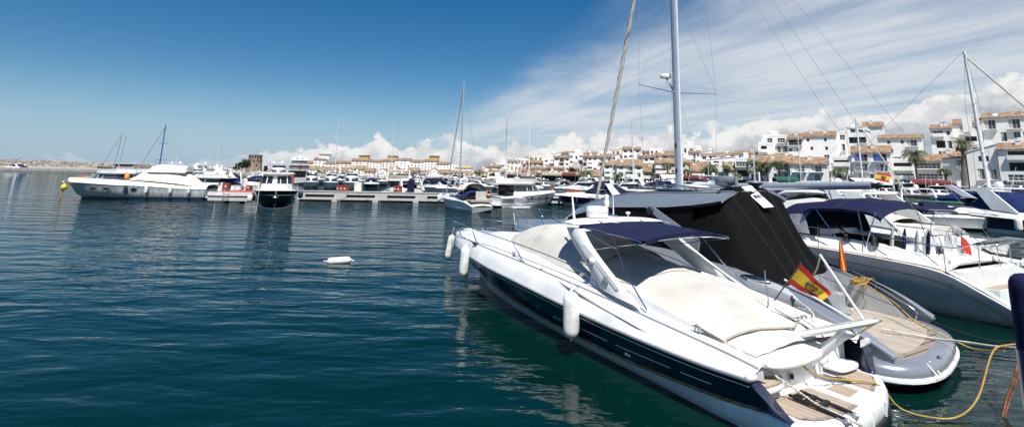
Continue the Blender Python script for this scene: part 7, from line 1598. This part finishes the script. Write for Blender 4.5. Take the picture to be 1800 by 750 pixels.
# ------------------------------------------------------------------ things nearest the camera: ropes, post, chain, floats
ft = empty('floating_fender', (-7.55, 23.85, .09), R(12), 'white fender floating alone on the open water', 'fender')
b = fender_mesh(1.0, .16).build('body', G['fender_white'], ft, 60); b.rotation_euler = (0, PI/2 - .05, 0)
for s in (-1, 1): MB().tube([(s*.60 + .05*math.cos(a), .05*math.sin(a), .0) for a in [2*PI*i/10 for i in range(11)]], .015, 5, False).build('eye', G['fender_white'], ft)
p = atz(818, 464, 0); t = empty('mooring_buoy', (p.x, p.y, .0), 0, 'small yellow cylindrical buoy beside the bow of the navy-banded yacht', 'buoy')
MB().rev([(.001, -.22), (.10, -.2), (.15, -.12), (.155, .12), (.10, .2), (.001, .22)], (0, 0, .12), 16).build('float', G['buoy_yellow'], t, 60); MB().tube([(0, 0, .3), (.1, .1, 1.0)], .012, 5).build('line', G['rope_grey'], t)
# navy padded mooring post at the right edge
pp = atz(1790, 640, 1.0); 
post = empty('padded_post', (0, 0, 0), 0, 'navy blue padded post with rounded top, cut off by the right edge', 'post')
a_ = aty(1806, 500, 4.6); b_ = aty(1826, 640, 4.6)
dirv = (a_ - b_).normalized()
c0_ = b_ - dirv * 3.2; c1_ = a_ + dirv * .05; rr_ = .125
prof = [c0_] + [c0_.lerp(c1_, k / 8) for k in range(1, 8)] + [c1_ - dirv * .02, c1_ + dirv * .04, c1_ + dirv * .08, c1_ + dirv * .10]
MB().tube([c0_, c0_.lerp(c1_, .5), c1_ - dirv * .10, c1_ - dirv * .04, c1_, c1_ + dirv * .03, c1_ + dirv * .045], [rr_, rr_, rr_, rr_ * .97, rr_ * .85, rr_ * .6, .01], 28).build('navy_cover', G['canvas_navy'], post, 60)
MB().tube([c0_ + dirv * 0, b_ + dirv * .1], .132, 28).build('piping_band', G['blue_paint'], post, 60)
mk = Vector((9.55, 10.2, .92))    # where the lines meet near the rusty chain
def crv(pts, r, mt, nm, lb_, n=60, twist=False, cat='rope'):
    P = catmull(pts, n)
    if twist:
        Q = []
        for a, b in zip(P, P[1:]): Q += [a.lerp(b, k/3) for k in range(3)]
        o = twist_rope(MB(), Q + [P[-1]], r).build(nm, G[mt], None, 80)
    else: o = MB().tube(P, r, 8).build(nm, G[mt], None, 80)
    return tag(o, lb_, cat)
mkr = atz(1792, 612, 1.0)
T = lambda u, v, z: atz(u, v, z)
crv([A.W(14.8, -1.66, 1.36), A.W(15.4, -1.5, 1.16), T(1400, 685, .62), T(1440, 712, .52), T(1530, 755, .40), T(1600, 800, .4)], .016, 'rope_white', 'mooring_rope', 'white twisted rope running from the port cleat across the teak stern platform', 60, True)
hk = MB(); hp = A.W(14.72, -1.66, 1.37); hk.tube([hp, hp + (A.W(15.25, -1.55, 1.18) - hp)], .032, 7); tag(hk.build('rope_splice', G['rope_grey'], None, 60), 'grey shackle and splice on the port aft cleat of the navy-banded yacht', 'shackle')
crv([A.W(14.5, .8, 1.30), A.W(15.3, .1, 1.22), T(1398, 628, .95), T(1440, 660, .62), T(1500, 668, .50), T(1545, 676, .44), T(1580, 715, .12), T(1625, 731, .05), T(1680, 733, .05), T(1718, 700, .25), T(1745, 618, .95), T(1770, 606, 1.02), T(1805, 604, 1.05)], .016, 'rope_yellow', 'yellow_rope', 'thick yellow hose-like rope looping from the white yacht over the dark water to the right', 90)
crv([T(1520, 500, 1.3), T(1570, 530, 1.0), T(1610, 565, .75), T(1660, 590, .58), T(1710, 612, .45), T(1765, 616, .8)], .017, 'rope_yellow', 'yellow_rope', 'thin yellow rope hanging from the coil over the silver stern to the right', 60)
crv([T(1550, 578, .62), T(1640, 594, .60), T(1690, 600, .72), T(1745, 608, .88), T(1800, 612, 1.05)], .022, 'rope_white', 'mooring_rope', 'white twisted rope from the silver yacht teak platform to the right edge', 60, True)
crv([A.W(15.3, 1.0, 1.25), A.W(15.0, 1.6, 1.3), V.W(16.2, -2.3, 1.45)], .018, 'rope_white', 'mooring_rope', 'short white rope stretched between the white and the silver yacht', 20, True)
crv([A.W(15.05, .6, 1.2), A.W(15.5, .5, 1.0), A.W(15.8, .9, .95), A.W(15.5, 1.2, 1.1), A.W(15.2, .7, 1.0), A.W(15.6, 1.3, .9), A.W(16.4, 1.5, 1.5)], .016, 'rope_yellow', 'yellow_rope', 'tangled yellow rope bundle under the gangway of the white yacht', 50)
crv([T(1430, 480, 1.6), T(1580, 540, 1.2), T(1690, 583, 1.05), T(1810, 615, 1.0)], .008, 'rope_dark', 'black_line', 'thin black line crossing the silver yacht teak platform', 20)
crv([Sx.W(20.4, -2.3, 1.6), Sx.W(22.5, -2.4, 1.0), atz(1760, 548, .8), atz(1830, 560, 1.0)], .008, 'rope_dark', 'black_line', 'thin black line running along the hull of the silver-grey sailing yacht', 20)
crv([Sx.W(23.0, 1.5, 1.0), Sx.W(24.5, 1.2, .8), atz(1830, 520, 1.2)], .016, 'rope_white', 'mooring_rope', 'white mooring rope at the sailing yacht stern steps', 20, True)
crv([A.W(13.6, .8, 1.62), A.L(1361, 500, .1) + Vector((0, 0, 0)) if False else A.W(14.9, .2, 1.5), A.W(14.95, .15, 2.25)], .012, 'rope_grey', 'tie_rope', 'grey cord hanging beside the flag staff over the cream cockpit cover', 16)
g1 = A.L(1442, 450, .5); g2 = A.L(1432, 480, .4); g3 = A.L(1410, 500, .3); g4 = A.L(1380, 492, .25)
crv([A.W(*g1), A.W(*g2), A.W(*g3), A.W(*g4)], .016, 'rope_grey', 'tie_rope', 'grey cord slung between the two gangway handrails beside the flag', 20)
# rusty chain
cm = MB(); cp_ = catmull([T(1797, 600, 1.1), T(1793, 625, .95), T(1785, 665, .6), T(1772, 700, .25), T(1762, 738, -.05)], 60)
for i in range(0, 60):
    p = cp_[i]; t_ = (cp_[min(i+1, 59)] - cp_[max(i-1, 0)]).normalized(); a = t_.cross(Vector((0, 1, .2))).normalized(); b = a.cross(t_)
    if i % 2: a, b = b, a
    cm.tube([p + a * .034 * math.cos(w) + t_ * .045 * math.sin(w) for w in [2*PI*k/8 for k in range(9)]], .011, 5, False)
tag(cm.build('chain', G['rust_chain'], None, 80), 'rusty chain hanging into the dark water at the right', 'chain')
tk = MB(); random.seed(4)
tp = T(1795, 612, 1.02)
for k in range(5): tk.tube([tp + Vector((random.uniform(-.12, .12), random.uniform(-.08, .08), random.uniform(-.12, .12))) for _ in range(5)], .02, 6)
tag(tk.build('rope_knot', G['rope_white'], None, 80), 'frayed knot of white rope where the lines meet the rusty chain', 'knot')
# fenders at the stern of the sailing yacht
fender(Sx.W(23.3, 2.35, 1.05), 'long cream fender lying at the far stern corner of the sailing yacht', 1.3, .24, axis=(.8, -1.0, -.35))
fender(Sx.W(24.2, 1.0, .55), 'cream fender low at the stern platform of the sailing yacht', 1.2, .24, axis=(.5, -1.0, -.5))
# Spanish flag hanging from the boom end
bf = empty('ensign', Sx.W(20.4, -.4, 4.0), Sx.rz, 'Spanish flag with a crest flying beyond the end of the grey boom', 'flag')
bf.location = aty(1547, 318, 21.0); bf.rotation_euler = (0, 0, 0)
q = [aty(1540, 303, 21.0), aty(1537, 316, 21.0), aty(1567, 307, 20.6), aty(1563, 321, 20.6)]; q = [x - bf.location for x in q]
gg = flag_mesh(q[0], q[1], q[2], q[3], .03, 16, 12)
fb = MB()
for j in range(12): fb.cur = 0 if (j < 3 or j >= 9) else 1; fb.sheet([gg[j], gg[j + 1]])
fb.build('flag_cloth', [G['flag_red'], G['flag_yellow']], bf, 180); crest_on(gg, .4, .72, .28, .75, bf)
MB().tube([q[0] + Vector((0, 0, .05)), q[1] - Vector((.1, 0, .5))], .012, 6).build('staff', G['mast_white'], bf)
